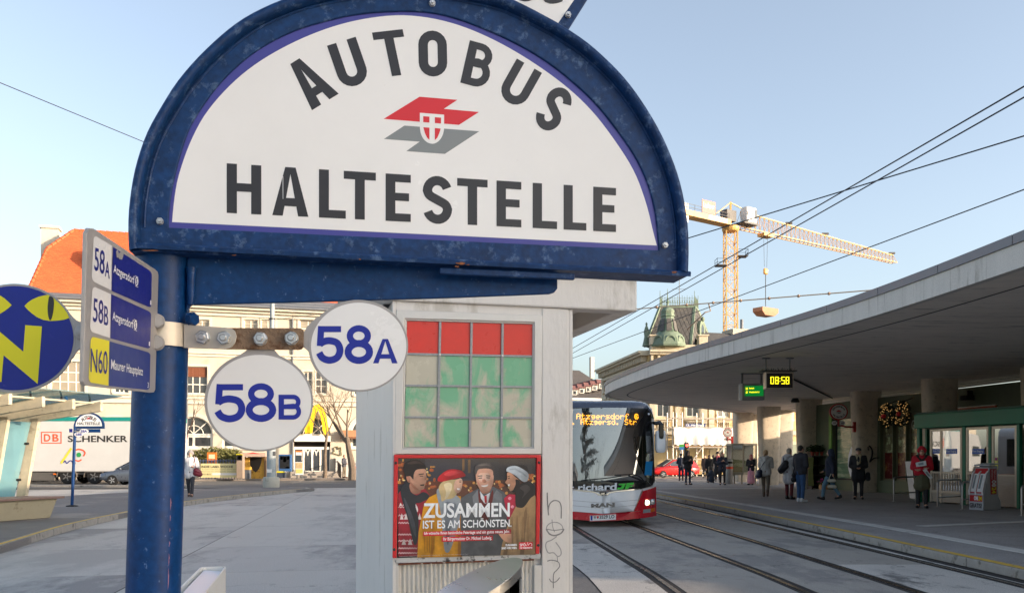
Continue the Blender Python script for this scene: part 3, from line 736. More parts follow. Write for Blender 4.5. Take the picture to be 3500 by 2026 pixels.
# ================================================================== corner house with mansard tower (centre right)
def tower_house():
 D0 = 80.0
 # corner of the house at the chamfer; right front and left front
 pc = P(2325,HY,D0)
 dr = Vector((.96,.28)).normalized(); dl = Vector((-.135,.99)).normalized()
 root = thing('corner_house','ornate ochre corner house with a mansard tower of slate and green copper','building',(pc.x,pc.y,0))
 zc = EZ+(HY-1198)/F*D0                                           # top of the main cornice
 ft = Face(pc.to_2d()-Vector((2.9,0)),(1,0))                    # chamfered corner front, 5.2 m wide
 wch = 5.4
 L0 = ft.at(0,0).to_2d(); R0 = ft.at(wch,0).to_2d()
 fr = Face(R0,dr); fl = Face(L0+dl*17.6,-dl)
 Lr = 26; Ll = 17.6
 gz = .12
 def facade(fc,Lw,n,tagn,parent):
  hol = []; ws = []
  step = Lw/n
  for i in range(n):
   uc = step*(i+.5)
   for z0,z1 in ((5.35,7.75),(9.0,10.7)):
    hol.append((uc-.6,uc+.6,z0,z1)); ws.append(hol[-1])
  wall_with_holes(fc,0,Lw,gz,zc,hol,.35).build('wall',M_ochre,parent)
  for h in ws:
   window(fc,parent,*h,cols=2,rows=2,transom=[.7],frame=.1,bar=.05,sill=False)
   u0,u1,z0,z1 = h; mb = MB()
   for a in ((u0-.24,u0-.002,z0-.1,z1+.2),(u1+.002,u1+.24,z0-.1,z1+.2),(u0-.0,u1+.0,z1+.002,z1+.2)): fc.box(mb,*a,.002,.1)
   fc.box(mb,u0-.38,u1+.38,z1+.201,z1+.36,.002,.26); fc.box(mb,u0-.3,u1+.3,z0-.28,z0-.101,.002,.2)
   mb.build('window_surround',M_stone,parent,bevel=.02)
   if z0 < 6:
    mb = MB(); uc = (u0+u1)/2
    mb.prism([fc.at(uc-.95,z1+.362,.01),fc.at(uc+.95,z1+.362,.01),fc.at(uc,z1+.85,.01)],fc.n*.22); mb.build('window_pediment',M_stone,parent)
    # balustrade panel below the window
    mb = MB()
    for k in range(6): uu = u0+.1+(u1-u0-.2)*k/5; mb.lathe([(.04,0),(.07,.12),(.04,.3),(.06,.5),(.04,.55)],fc.at(uu,z0-1.02,.08),8)
    fc.box(mb,u0-.1,u1+.1,z0-.46,z0-.36,.002,.18); fc.box(mb,u0-.1,u1+.1,z0-1.12,z0-1.02,.002,.18)
    mb.build('window_balustrade',M_stone,parent)
  # pilasters
  for i in range(n+1):
   mb = MB(); u = min(max(step*i,.35),Lw-.35); fc.box(mb,u-.28,u+.28,4.2,zc-1.35,.002,.13); fc.box(mb,u-.36,u+.36,zc-1.6,zc-1.35,.132,.2); mb.build('pilaster',M_stone,parent,bevel=.02)
  # string courses and cornice with brackets
  for z,dz,pr in ((3.75,.4,.25),(8.25,.25,.2),(zc-1.3,.3,.2),(zc-.42,.2,.75),(zc-.219,.22,.95)):
   mb = MB(); fc.box(mb,-.0,Lw,z,z+dz,.003,pr); mb.build('cornice',M_stone,parent,bevel=.03)
  k = 0; u = .25
  while u < Lw:
   mb = MB(); fc.box(mb,u-.11,u+.11,zc-.95,zc-.421,.004,.55); mb.build('cornice_bracket',M_stone,parent,bevel=.03); u += .62
 facade(fr,Lr,8,'right',root); facade(fl,Ll,6,'left',root); facade(ft,wch,2,'corner',root)
 for f,L in ((fr,Lr),(fl,Ll)):
  mb = MB(); f.box(mb,.1,L-.1,gz,zc-.05,-9,-.5); mb.build('house_body',MATS['interior_dark'],root)
  # low roof behind the cornice
  zr_ = 2.3 if f is fr else .4
  mb = MB(); mb.prism([f.at(0,zc+.02,.3),f.at(L,zc+.02,.3),f.at(L,zc+zr_,-4),f.at(0,zc+zr_,-4)],-f.n*.1); mb.build('roof',M_slate,root)
 # gable blocks with small pediment on the corner front
 mb = MB(); ft.box(mb,.2,wch-.2,zc+.005,zc+.5,-1.0,.35); mb.build('attic_block',M_stone,root,bevel=.04)
 for u in (.5,wch-.5): mb = MB(); ft.box(mb,u-.4,u+.4,zc+.501,zc+1.25,-.4,.5); ft.box(mb,u-.5,u+.5,zc+1.251,zc+1.4,-.5,.6); mb.build('attic_pier',M_stone,root,bevel=.03)
 # mansard: truncated pyramid with copper hips
 bu0,bu1 = ft.u_px(2192),ft.u_px(2446); tu0,tu1 = ft.u_px(2256),ft.u_px(2381)
 zb,zt = zc+.5,EZ+(HY-1048)/F*(D0+3.0)
 fz = lambda p,z_: Vector((p.x,p.y,z_))
 b4 = [fz(P(2203,HY,81),zb),fz(P(2360,HY,81),zb),fz(P(2446,HY,87),zb),fz(P(2280,HY,87),zb)]
 t4 = [fz(P(2256,HY,83),zt),fz(P(2374,HY,83),zt),fz(P(2386,HY,85.4),zt),fz(P(2262,HY,85.4),zt)]
 ms = MB().hexa(b4,t4).build('mansard_roof',M_slate,root)
 # slate lozenges as raised scales on the front and right faces
 def scales(q,nu,nv,name,mt):
  h = lambda u,v: (q[0].lerp(q[1],u)).lerp(q[3].lerp(q[2],u),v)
  nrm = (q[1]-q[0]).cross(q[3]-q[0]).normalized()
  for j in range(nv):
   for i in range(nu+(j % 2)):
    u = (i+(.0 if j % 2 else .5))/nu; v = (j+.5)/nv; du,dv = .46/nu,.92/nv
    c4 = [h(min(1,max(0,u+a)),min(1,max(0,v+b_))) for a,b_ in ((0,-dv),(du,0),(0,dv),(-du,0))]
    MB().prism([p+nrm*(.03+.02*(k == 0)) for k,p in enumerate(c4)],-nrm*.03).build(name,mt,ms)
 scales([b4[0],b4[1],t4[1],t4[0]],9,11,'slate',M_slate)
 scales([b4[1],b4[2],t4[2],t4[1]],7,11,'slate',M_slate)
 hips = MB()
 for a_,b_ in zip(b4,t4): MB().bar(a_,b_,.22,.22).build('copper_hip',M_patina,ms)
 for i in range(4):
  MB().bar(t4[i],t4[(i+1) % 4],.2,.2).build('copper_ridge',M_patina,ms)
 # cresting railing on top
 cr = MB()
 for i in range(4):
  a_,b_ = t4[i],t4[(i+1) % 4]; n = max(4,int((b_-a_).length/.22))
  for k in range(n+1):
   p = a_.lerp(b_,k/n); cr.bar(p,p+Vector((0,0,.95+.12*(k % 2))),.03)
   if k < n:
    m2 = a_.lerp(b_,(k+.5)/n); cr.tube([m2+(b_-a_).normalized()*.09*math.cos(R(t))+Vector((0,0,.5+.14*math.sin(R(t)))) for t in range(0,360,45)],.014,4,closed=True)
  for z in (.12,.8): cr.bar(a_+Vector((0,0,z)),b_+Vector((0,0,z)),.03)
 cr.build('roof_cresting',M_patina,ms)
 for p in t4: mb = MB(); mb.tube([p,p+Vector((0,0,1.5))],[.05,.02],6); mb.build('corner_finial',M_patina,ms)
 p = t4[0].lerp(t4[2],.5); mb = MB(); mb.tube([p,p+Vector((0,0,2.8))],.035,6)
 mb.bar(p+Vector((-.7,0,1.9)),p+Vector((.6,0,1.9)),.03); mb.build('aerial',M_lead2,ms)
 # copper turret standing in front of the mansard
 cu = ft.u_px(2283); c = ft.at(cu,0,-.2); s = D0/F
 z = lambda py: EZ+(HY-py)*s
 prof = [(62,1186),(64,1180),(60,1172),(58,1160),(50,1145),(40,1138),(36,1134),(33,1125),(29,1105),(23,1088),(22,1083),(25,1080),(24,1074),(22,1073),(23,1068),(24,1062),(20,1056),(13,1051),(7,1047),(4,1040),(3,1036),(6,1031),(3,1026),(2,1015),(1.2,1000),(.6,985)]
 MB().lathe([(r_*s,z(py)) for r_,py in prof],c,8,R(22.5)).build('turret',M_patina,root,smooth=30)
 for i in range(8):                                              # slate panels on the concave shaft
  a0,a1 = R(22.5+45*i+7),R(22.5+45*i+38)
  rg = []
  for r_,py in ((36,1133),(33,1125),(29.5,1108),(24,1090)):
   rr = (r_*s)*math.cos(R(22.5))/1*1.08
   am = (a0+a1)/2
   t_ = Vector((-math.sin(am),math.cos(am),0)); rad = Vector((math.cos(am),math.sin(am),0))
   hw = r_*s*.28
   rg.append([c+rad*(rr*.985+.05)+t_*hw+Vector((0,0,z(py))),c+rad*(rr*.985+.05)-t_*hw+Vector((0,0,z(py)))])
  MB().loft(rg,closed=False,caps=False).build('turret_slate',M_slate,root)
 for i in range(8):                                              # small round gables in the drum
  am = R(45*i+0); rad = Vector((math.cos(am),math.sin(am),0)); t_ = Vector((-rad.y,rad.x,0))
  q = c+rad*(1.42)+Vector((0,0,z(1171)))
  MB().tube([q+t_*.42*math.cos(R(t))+Vector((0,0,.5*math.sin(R(t)))) for t in range(0,181,20)],.09,6).build('turret_gable',M_patina,root)
 # oval dormer on the right face
 ctr = b4[1].lerp(b4[2],.42).lerp(t4[1].lerp(t4[2],.5),.45); nr = (b4[2]-b4[1]).cross(t4[1]-b4[1]).normalized(); nr = nr if nr.x > 0 else -nr
 tx_ = Vector((-nr.y,nr.x,0)).normalized(); q = ctr+nr*.35
 dm = MB().prism([q+tx_*.75*math.cos(R(t))+Vector((0,0,1.0*math.sin(R(t)))) for t in range(0,360,20)],-nr*.9).build('oval_dormer',M_patina,root,bevel=.06)
 MB().poly([q+nr*.01+tx_*.36*math.cos(R(t))+Vector((0,0,.6*math.sin(R(t)))) for t in range(0,360,20)]).build('dormer_pane',M_pane,dm)
 mb = MB(); mb.blob(q+Vector((0,0,1.1)),(.2,.2,.25)); mb.box(q+Vector((0,0,-1.05)),(1.2,.5,.25)); mb.build('dormer_ornament',M_patina,dm)
 # statue-like finial at the left corner
 q = b4[0]+Vector((.15,-.2,0)); MB().lathe([(.4,0),(.3,.4),(.2,.9),(.26,1.3),(.16,1.7),(.07,1.9),(.11,2.05),(.04,2.2)],q,10).build('corner_vase',M_patina,root,smooth=True)
 # extra roof, chimneys at the right behind
 rr = fr; mb = MB(); mb.prism([rr.at(3,zc+.8,-2.5),rr.at(24,zc+.8,-2.5),rr.at(24,zc+2.1,-5),rr.at(3,zc+2.1,-5)],-rr.n*.4); mb.build('upper_roof',mat('brown_tiles',C(132,114,102),rough=.8,var=.2,scale=4),root)
 mb = MB(); rr.box(mb,4.6,8.5,zc+1.2,zc+2.7,-5.5,-3.4); mb.build('lift_housing',M_cream,root); mb = MB(); mb.tube([rr.at(6.2,zc+2.7,-4.5),rr.at(6.2,zc+3.8,-4.5)],.16,10); mb.build('flue',M_lead2,root)
 # ground floor shop front, street name plate
 mb = MB(); fr.box(mb,.2,Lr-.2,gz+.4,3.2,.003,.05); mb.build('shopfront',mat('shopfront_beige',C(190,176,140),rough=.6,var=.1),root)
 for i in range(5):
  fr.box(MB(),1.2+4.8*i,4.6+4.8*i,.8,2.9,.052,.06).build('shop_window',mat('shop_glass',C(110,122,106),rough=.1,var=.2,scale=1),root)
 mb = MB(); u = fr.u_px(2374); fr.box(mb,u-1.0,u+1.0,4.35,4.75,.14,.17); pl_ = mb.build('street_name_plate',mat('plate_blue',C(30,50,110),rough=.4),root)
 put_text(MB(),'13., Hietzinger',lambda a_,b_: fr.at(u-.9+1.8*a_,4.68-.24*b_,.174),.01).build('plate_lettering',M_white_b,pl_,fix=False)
 return fr,ft,fl
M_white_b = mat('white_lettering',C(236,236,236),rough=.5,var=.02)
TFR,TFT,TFL = tower_house()

# ---- scaffold in front of the corner house
def scaffold():
 M_sc = mat('scaffold_tube',C(190,180,168),rough=.45,metal=.6,var=.15,scale=8)
 M_net = mat('scaffold_sheet',C(214,208,200),rough=.6,var=.12,scale=2,bump=.4,bscale=3)
 us = [TFR.u_px(p) for p in (2258,2289,2357,2427,2497,2560)]
 q = TFR.at(us[2],0,1.6)
 t = thing('scaffold','tube scaffold wrapped in white sheeting along the ochre corner house','scaffold',(q.x,q.y,0))
 for u in us:
  for off in (1.3,2.4):
   MB().tube([TFR.at(u,.0,off),TFR.at(u,5.6,off)],.06,8).build('upright',M_sc,t)
 for z in (.5,1.5,2.55,3.4,4.3,5.1):
  for off in (1.38,2.47): MB().tube([TFR.at(us[0],z,off),TFR.at(us[-1],z,off)],.05,6).build('ledger',M_sc,t)
 for a_,b_ in zip(us,us[1:]): MB().tube([TFR.at(a_,.2,2.52),TFR.at(b_,2.7,2.52)],.045,6).build('brace',M_sc,t)
 mb = MB(); TFR.box(mb,us[0],us[-1],2.62,2.68,1.4,2.45); mb.build('deck',mat('scaffold_board',C(150,120,86),rough=.8,var=.2),t)
 rings = []; n = 60
 rr = random.Random(2)
 for i in range(n+1):
  u = us[0]+(us[-1]-us[0])*i/n; w_ = .12*math.sin(i*.9)+rr.uniform(-.06,.06)
  rings.append([TFR.at(u,2.75+.06*math.sin(i*1.7),2.6+w_*.5),TFR.at(u,3.3,2.62+w_),TFR.at(u,3.8,2.62-w_*.7),TFR.at(u,4.25+.05*math.sin(i*.5),2.6+w_*.4)])
 MB().loft(rings,closed=False,caps=False).build('sheeting',M_net,t,smooth='all')
scaffold()

# ================================================================== dark roofed houses seen over the bus
def far_house():
 D0 = 112.0; fc = Face(P(1890,HY,D0).to_2d(),(.93,.36))
 root = thing('distant_house','white house with dark tiled roof and a row of red topped dormers above the bus','building',(*P(1950,HY,D0).to_2d(),0))
 M_dk = mat('dark_tiles',C(78,74,74),rough=.75,var=.25,scale=5,bump=.4,bscale=7)
 M_pk = mat('pink_tiles',C(122,84,80),rough=.7,var=.2,scale=5)
 ze = EZ+(HY-1358)/F*D0; zr = EZ+(HY-1262)/F*(D0+5)
 mb = MB(); fc.box(mb,-6,9.5,0,ze,-9,0); mb.build('wall',M_creaml,root)
 mb = MB(); n = 22
 for i in range(n):
  t0,t1 = i/n,(i+1)/n; za,zb = ze+(zr-ze)*t0,ze+(zr-ze)*t1; A_,B_ = .5-5*t0,.5-5*t1
  mb.add([fc.at(-6,za+.05,A_),fc.at(9.8-4*t0,za+.05,A_),fc.at(9.8-4*t1,zb,B_),fc.at(-6,zb,B_),fc.at(-6,za,A_),fc.at(9.8-4*t0,za,A_)],[(0,1,2,3),(4,5,1,0)])
 mb.build('roof',M_dk,root)
 MB().add([fc.at(9.8,ze,.5),fc.at(9.8,ze,-9.5),fc.at(5.8,zr,-4.5)],[(0,1,2)]).build('roof_hip',M_dk,root)
 MB().add([fc.at(9.8,ze,-9.5),fc.at(-6,ze,-9.5),fc.at(-6,zr,-4.5),fc.at(5.8,zr,-4.5)],[(0,1,2,3)]).build('roof_back',M_dk,root)
 mb = MB(); fc.box(mb,-6.2,10,ze-.3,ze+.02,.002,.6); mb.build('eaves_board',M_winw,root,bevel=.04)
 for i,px in enumerate((1966,1990,2012,2034,2056)):
  u = fc.u_px(px)-.1; z0 = ze+.3+.23*i
  d = MB(); fc.box(d,u-.5,u+.5,z0,z0+.8,-2.5,.0); d = d.build('dormer',M_dk,root)
  mb = MB(); mb.prism([fc.at(u-.62,z0+.81,.2),fc.at(u+.62,z0+.81,.2),fc.at(u+.5,z0+1.35,-.35),fc.at(u-.5,z0+1.35,-.35)],-fc.n*2.2); mb.build('dormer_roof',M_pk,d)
  mb = MB(); fc.box(mb,u-.30,u+.30,z0+.12,z0+.70,.003,.05); mb.build('dormer_frame',M_winw,d)
  fc.box(MB(),u-.22,u+.22,z0+.18,z0+.64,.052,.06).build('dormer_pane',M_pane,d)
  mb = MB(); fc.box(mb,u-.57,u-.501,z0,z0+.8,-1.6,.03); mb.build('dormer_cheek',M_winw,d)
 mb = MB(); fc.box(mb,7.6,8.1,zr-1,zr+1.9,-5,-4.5); mb.build('chimney',M_creaml,root)
far_house()
# ================================================================== station canopy, columns, hall
M_fasc = mat('fascia_concrete',C(204,198,190),rough=.8,var=.08,scale=1.0,bump=.15,bscale=40,stain=C(172,165,156),stain_amt=.40,stain_scale=1.2,stretch=(4,4,.35),fine=.12)
M_cap = mat('zinc_coping',C(112,116,122),rough=.5,metal=.45,var=.12,scale=3)
M_soff = mat('soffit_concrete',C(234,222,210),rough=.85,var=.10,scale=1.2,bump=.35,bscale=16,stain=C(198,187,178),stain_amt=.4,stain_scale=2,stretch=(.5,2,1))
M_col = mat('column_concrete',C(212,197,176),rough=.9,var=.15,scale=2.5,bump=.6,bscale=55,stain=C(186,172,152),stain_amt=.42,stain_scale=6)
M_dgreen = mat('dark_green_wall',C(92,98,74),rough=.6,var=.15,scale=2)
M_green = mat('kiosk_green',C(28,112,82),rough=.45,var=.12,scale=3)
M_salu = mat('door_aluminium',C(178,166,150),rough=.38,metal=.6,var=.1,scale=4)
M_sglass = glass('station_glass',(.62,.64,.62),.35,.03)
ZS = 4.3
edge = [(7.62,-9),(7.62,-4),(7.6,0),(7.55,8),(7.45,12.8),(6.96,18.1),(5.9,23.4),(5.0,27.6),(4.32,33),(4.02,37.4),(4.35,39.8),(5.4,42),(7.1,44.4),(9.2,47),(11.3,49.6),(13.4,53),(15.2,56.5),(16.2,58.2)]
E2 = spline(edge,6)
back = [(17.2,57.5),(16.6,50),(16.2,43.6),(17.4,36),(18.6,28),(19.6,20),(20.4,10),(21,-9)]
def build_canopy():
 t = thing('station_canopy','wide flat concrete station canopy with a curved edge on thick concrete piers','canopy',(14.5,40,0))
 loop = [Vector((p[0],p[1])) for p in E2+back]
 def off(d):
  return offset_loop([tuple(p) for p in loop],d)
 L0 = [tuple(p) for p in loop]; Lin = off(.18); L2 = off(.5)
 # slab edge: fascia ring, recessed drip groove, soffit plate
 MB().prism([(x,y,ZS) for x,y in Lin],(0,0,.3)).build('soffit',M_soff,t)
 MB().ring([(x,y,ZS-.02) for x,y in L0],[(x,y,ZS-.02) for x,y in off(.14)],(0,0,.37)).build('fascia',M_fasc,t)
 # inner dark joint line of the soffit
 MB().ring([(x,y,ZS-.004) for x,y in off(.95)],[(x,y,ZS-.004) for x,y in off(1.0)],(0,0,.003)).build('soffit_joint',mat('joint_dark',C(58,54,50),rough=.9),t)
 # coping of zinc lengths
 acc = 0; cur = [E2[0]]; pieces = []
 for a,b in zip(E2,E2[1:]):
  L = math.hypot(b[0]-a[0],b[1]-a[1]); s = 0
  while acc+(L-s) >= 2.0:
   k = (s+2.0-acc)/L; p = (a[0]+(b[0]-a[0])*k,a[1]+(b[1]-a[1])*k); cur.append(p); pieces.append(cur); cur = [p]; s = s+2.0-acc; acc = 0
  acc += L-s; cur.append(b)
 for pc in pieces:
  O,I = [],[]
  for i,p in enumerate(pc):
   q0,q1 = Vector(pc[max(0,i-1)]),Vector(pc[min(len(pc)-1,i+1)]); d = (q1-q0).normalized(); n = Vector((d.y,-d.x))
   sh = d*.008 if i == 0 else (-d*.008 if i == len(pc)-1 else d*0)
   O.append(Vector(p)-n*.03+sh); I.append(Vector(p)+n*.4+sh)
  f = lambda z0,z1: MB().loft([[Vector((o.x,o.y,z0)),Vector((o.x,o.y,z1)),Vector((i.x,i.y,z1+.04)),Vector((i.x,i.y,z0))] for o,i in zip(O,I)])
  f(ZS+.352,ZS+.50).build('coping',M_cap,t)
 MB().prism([(x,y,ZS+.301) for x,y in off(.2)],(0,0,.12)).build('roof_surface',mat('roof_gravel',C(120,116,110),rough=.9,var=.2,scale=3),t)
 # columns: tapered flat piers with rounded edges
 ax = Vector((-.2,.98)).normalized(); sd = Vector((ax.y,-ax.x))
 def column(cx,cy,w0=1.0,w1=1.25,dep=.62,h=ZS):
  rings = []
  for k in range(7):
   s = k/6; w = w0+(w1-w0)*s; d = dep*(.9+.2*s); ring = []
   for a in range(0,360,15):
    c_,s_ = math.cos(R(a)),math.sin(R(a))
    x = math.copysign(abs(c_)**.55,c_)*w/2; y = math.copysign(abs(s_)**.55,s_)*d/2
    ring.append(Vector((cx,cy,PZ+(h-PZ+.02)*s))+Vector((sd.x*x+ax.x*y,sd.y*x+ax.y*y,0)))
   rings.append(ring)
  return MB().loft(rings).build('column',M_col,t,smooth=True)
 for c in ((14.0,53.2),(14.9,55.2),(13.75,47),(15.6,50.6),(14.0,41.4),(14.75,36.6),(15.1,31),(16.3,27),(17.2,21),(17.6,15),(17.8,9)): column(*c)
 # lamp strip gap / cable trunking on the soffit
 for a_,b_ in (((9.5,30),(14.6,40)),):
  mb = MB(); mb.tube([(*a_,ZS-.03),(*b_,ZS-.03)],.03,6); mb.build('cable_trunk',mat('cable_dark',C(50,46,44),rough=.7),t)
build_canopy()

def build_hall():
 ax = Vector((-.185,.983)).normalized()
 w0 = Vector((17.1,26.0)); fc = Face(w0+ax*17,-ax)              # u runs towards the camera
 t = thing('station_hall','dark green station hall wall with shop windows behind the concrete piers','building',(17,34,PZ))
 Lw = 50
 u = fc.u_px
 hol = [(max(.2,u(2846)),u(2925),PZ+.45,3.35),(u(3008),u(3050),PZ+.5,3.3),(u(3052),u(3095),PZ+.5,3.3),(u(3097),u(3142),PZ+.5,3.3)]
 wall_with_holes(fc,0,Lw,PZ,4.02,hol,.3).build('wall',M_dgreen,t)
 mb = MB(); fc.box(mb,0,Lw,PZ,4.0,-7,-3.4); mb.build('rear_wall',mat('hall_rear',C(150,146,130),rough=.8,var=.2,scale=1),t)
 # lit upper slit glazing
 # windows
 M_wav = mat('wavy_reflection_glass',C(126,150,120),rough=.08,var=.4,scale=1.6,stretch=(.6,.6,5),spec=.9,stain=C(206,206,170),stain_amt=.5,stain_scale=1.3,bump=.8,bscale=4)  # wavy green reflections painted into the pane colour
 fr = MB()
 window(fc,t,*hol[0],cols=1,rows=1,frame=.08,m=M_wav,fm=M_black_s,sill=False)
 mb = MB();
 # white ring motif on the glass
 for q in stroke([(u(2925)+.1+.9*math.cos(R(a)),1.35+.9*math.sin(R(a))) for a in range(90,270,10)],.2): mb.poly([fc.at(v[0],v[1],-.18) for v in q])
 mb.build('window_motif',mat('motif_white',C(226,228,232),rough=.4),t,fix=False)
 mb = MB(); fc.box(mb,max(.02,u(2836)),u(2845),PZ+.3,3.6,.01,.05); mb.build('green_banner',mat('banner_green',C(98,150,60),rough=.5,var=.2,scale=2),t)
 M_shop = mat('shop_pane',C(120,112,84),rough=.08,var=.5,scale=2.5,spec=.9,stain=C(190,196,150),stain_amt=.5,stain_scale=3)
 M_frs = mat('shop_frame_olive',C(104,98,72),rough=.5,var=.1)
 for h in hol[1:]: window(fc,t,*h,cols=1,rows=2,transom=[.68],frame=.08,bar=.05,m=M_shop,fm=M_frs,sill=False)
 # dark red advertising film on the lower part
 fc.box(MB(),hol[1][0]+.09,hol[3][1]-.09,PZ+.5,1.75,-.18,-.17).build('red_film',mat('red_film',C(92,30,28),rough=.25,var=.4,scale=2,stain=C(150,110,60),stain_amt=.42,stain_scale=1.6),t)
 mb = MB(); put_text(mb,'GÖSSER EIS',lambda a,b: fc.at(hol[3][0]+.1+1.4*a,3.1-.45*b,-.17),.01); mb.build('window_lettering',mat('cream_letter',C(220,214,190),rough=.5),t,fix=False)
 mb = MB(); fc.box(mb,u(3268),u(3408),2.98,3.3,.01,.06); sb = mb.build('orange_signboard',mat('signboard_orange',C(190,84,52),rough=.5,var=.1),t)
 mb = MB(); fc.box(mb,u(3267),u(3409),3.301,3.34,.0,.08); mb.build('signboard_trim',M_winw,sb)
 # flood lamp over the green pavilion
 mb = MB(); fc.box(mb,u(3312),u(3334),3.55,3.72,.05,.35); fc.box(mb,u(3322),u(3325),3.72,3.9,.0,.2); mb.build('flood_lamp',M_black_s,t)
 # unseen block added further right to shape low sun on piers and square
 blocker = thing('sun_blocker','unseen low block added beyond the piers to shape the sunlight','building',(30,20,0))
 fa = Face(Vector((26.5,47)),Vector((.1,-1)))
 mb = MB(); fa.box(mb,0,11,0,5.1,-9,0); fa.box(mb,11.001,48,0,6.2,-9,0); mb.build('wall',M_cream,blocker); mb = MB(); fa.box(mb,-.3,10.7,5.101,5.3,-9.3,.3); fa.box(mb,10.71,48.3,6.201,6.4,-9.3,.3); mb.build('roof',M_cap,blocker)
 for k in range(5): fa.box(MB(),2+9*k,6+9*k,1.2,3.6,.003,.03).build('window',M_pane,blocker)
 return fc
M_black_s = mat('black_metal',C(30,29,30),rough=.45,var=.1)
HALL = build_hall()
# ================================================================== tower crane
def crane():
 M_cr = mat('crane_yellow',C(222,172,96),rough=.5,var=.1,scale=1)
 M_crw = mat('crane_white',C(232,228,220),rough=.5,var=.05); M_crd = mat('crane_dark',C(90,88,86),rough=.6,var=.15,scale=1)
 D = 154.0; X = (2497-CX)/F*D; base = Vector((X,D,0)); s = D/F
 t = thing('tower_crane','tall yellow tower crane with a long lattice jib above the corner house','crane',base)
 zt = EZ+(HY-790)*s; w = .98
 mb = MB(); cs = [Vector((X+a,D+b,0)) for a,b in ((-w,-w),(w,-w),(w,w),(-w,w))]
 for c in cs: mb.bar(c,c+Vector((0,0,zt)),.2)
 mb.build('mast_chords',M_cr,t,kind='stuff')
 mb = MB(); n = int(zt/2.0)
 for i in range(n):
  z0,z1 = zt*i/n,zt*(i+1)/n
  for k in range(4):
   a,b = cs[k],cs[(k+1) % 4]; p,q = (a,b) if (i+k) % 2 else (b,a)
   mb.bar(p+Vector((0,0,z0)),q+Vector((0,0,z1)),.1); mb.bar(a+Vector((0,0,z1)),b+Vector((0,0,z1)),.09)
 mb.build('mast_lattice',M_cr,t,kind='stuff')
 mb = MB()
 for dx in (-.22,.22): mb.bar((X+dx,D,0),(X+dx,D,zt),.06)
 for i in range(int(zt/.6)): mb.bar((X-.22,D,i*.6),(X+.22,D,i*.6),.05)
 mb.build('ladder',M_crw,t)
 jd = Vector((41.5,29,0)).normalized(); side = Vector((-jd.y,jd.x,0)); o = Vector((X,D,0))
 zj = zt+.9
 MB().lathe([(1.35,zt-.1),(1.5,zt+.25),(1.5,zt+.7),(1.2,zt+.9)],(X,D,0),16).build('slewing_ring',M_cr,t)
 # jib: triangular lattice
 def tip(u): return 1-.25*u/50
 ch = MB(); la = MB(); N = 38; Lj = 50.5
 bot = lambda u,sg: o+jd*u+side*sg*.75*tip(u)+Vector((0,0,zj))
 top = lambda u: o+jd*u+Vector((0,0,zj+3.1-(1.6*u/Lj)))
 for i in range(N):
  u0,u1 = 2+(Lj-2)*i/N,2+(Lj-2)*(i+1)/N; um = (u0+u1)/2
  for sg in (-1,1):
   ch.bar(bot(u0,sg),bot(u1,sg),.15); la.bar(bot(u0,sg),top(um),.065); la.bar(top(um),bot(u1,sg),.065)
  la.bar(bot(u0,-1),bot(u1,1),.065); la.bar(bot(u1,-1),bot(u1,1),.065)
  if i < N-1: ch.bar(top(um),top(um+(u1-u0)),.2)
 ch.build('jib_chords',M_cr,t,kind='stuff'); la.build('jib_lattice',M_cr,t,kind='stuff')
 for u in (16,27,49.5): MB().box(top(u)+Vector((0,0,.35)),(1.2,.5,.35)).build('jib_lamp',M_crd,t)
 # counter jib, ballast, cab, machinery, banner
 mb = MB()
 for sg in (-1,1): mb.bar(o-jd*1+side*sg*.9+Vector((0,0,zj+.3)),o-jd*14+side*sg*.9+Vector((0,0,zj+.3)),.25,.9)
 mb.bar(o-jd*.5+Vector((0,0,zj-.1)),o-jd*14+Vector((0,0,zj-.1)),1.5,.12); mb.build('counter_jib',M_cr,t)
 mb = MB()
 for k in range(8):
  p = o-jd*(1.5+1.7*k)+side*1.0*-1+Vector((0,0,zj+.7)); mb.bar(p,p+Vector((0,0,1.1)),.06)
 for z in (1.2,1.75): mb.bar(o-jd*1.5-side+Vector((0,0,zj+z)),o-jd*13.5-side+Vector((0,0,zj+z)),.06)
 mb.build('walkway_railing',M_crd,t)
 rz = math.atan2(jd.y,jd.x)
 MB().box(o-jd*12.4+Vector((0,0,zj+.3)),(2.2,1.6,3.2),rz).build('ballast',M_crw,t)
 cab = MB().cbox(o+jd*2.9-side*1.6+Vector((0,0,zj+1.9)),(2.6,1.5,2.7),.15,rz).build('cab',M_crw,t)
 q = o+jd*3.6-side*2.37+Vector((0,0,zj+2.1))
 MB().prism([q+jd*.0+Vector((0,0,-.7)),q+jd*.55+Vector((0,0,-.8)),q+jd*.55+Vector((0,0,.75)),q+Vector((0,0,.75))],-side*.03).build('cab_window',M_pane,cab)
 qq = o+jd*1.7-side*2.36+Vector((0,0,zj+2.3))
 put_text(MB(),'EC-B',lambda a,b: qq+jd*1.5*a-Vector((0,0,.6*b)),.02).build('cab_lettering',M_crd,cab,fix=False)
 MB().box(o+jd*2.6-side*1.5+Vector((0,0,zj+.35)),(3.6,1.9,.3),rz).build('cab_platform',M_crd,t)
 MB().box(o-jd*.6+Vector((0,0,zj+1.6)),(2.4,1.6,1.9),rz).build('hoist_winch',M_crd,t)
 mb = MB(); mb.bar(o+Vector((.0,0,zj)),o+Vector((0,0,zj+4.2)),.3); mb.bar(o+Vector((0,0,zj+4.1)),top(6),.15); mb.bar(o+Vector((0,0,zj+4.1)),o-jd*5+Vector((0,0,zj+.7)),.15); mb.build('head_frame',M_cr,t)
 bp = o-jd*8.4-side*1.15+Vector((0,0,zj+.8))
 bn_ = MB().prism([bp,bp+jd*3.3,bp+jd*3.3+Vector((0,0,2.2)),bp+Vector((0,0,2.2))],side*.08).build('banner',mat('banner_pink',C(226,120,110),rough=.6,var=.06),t)
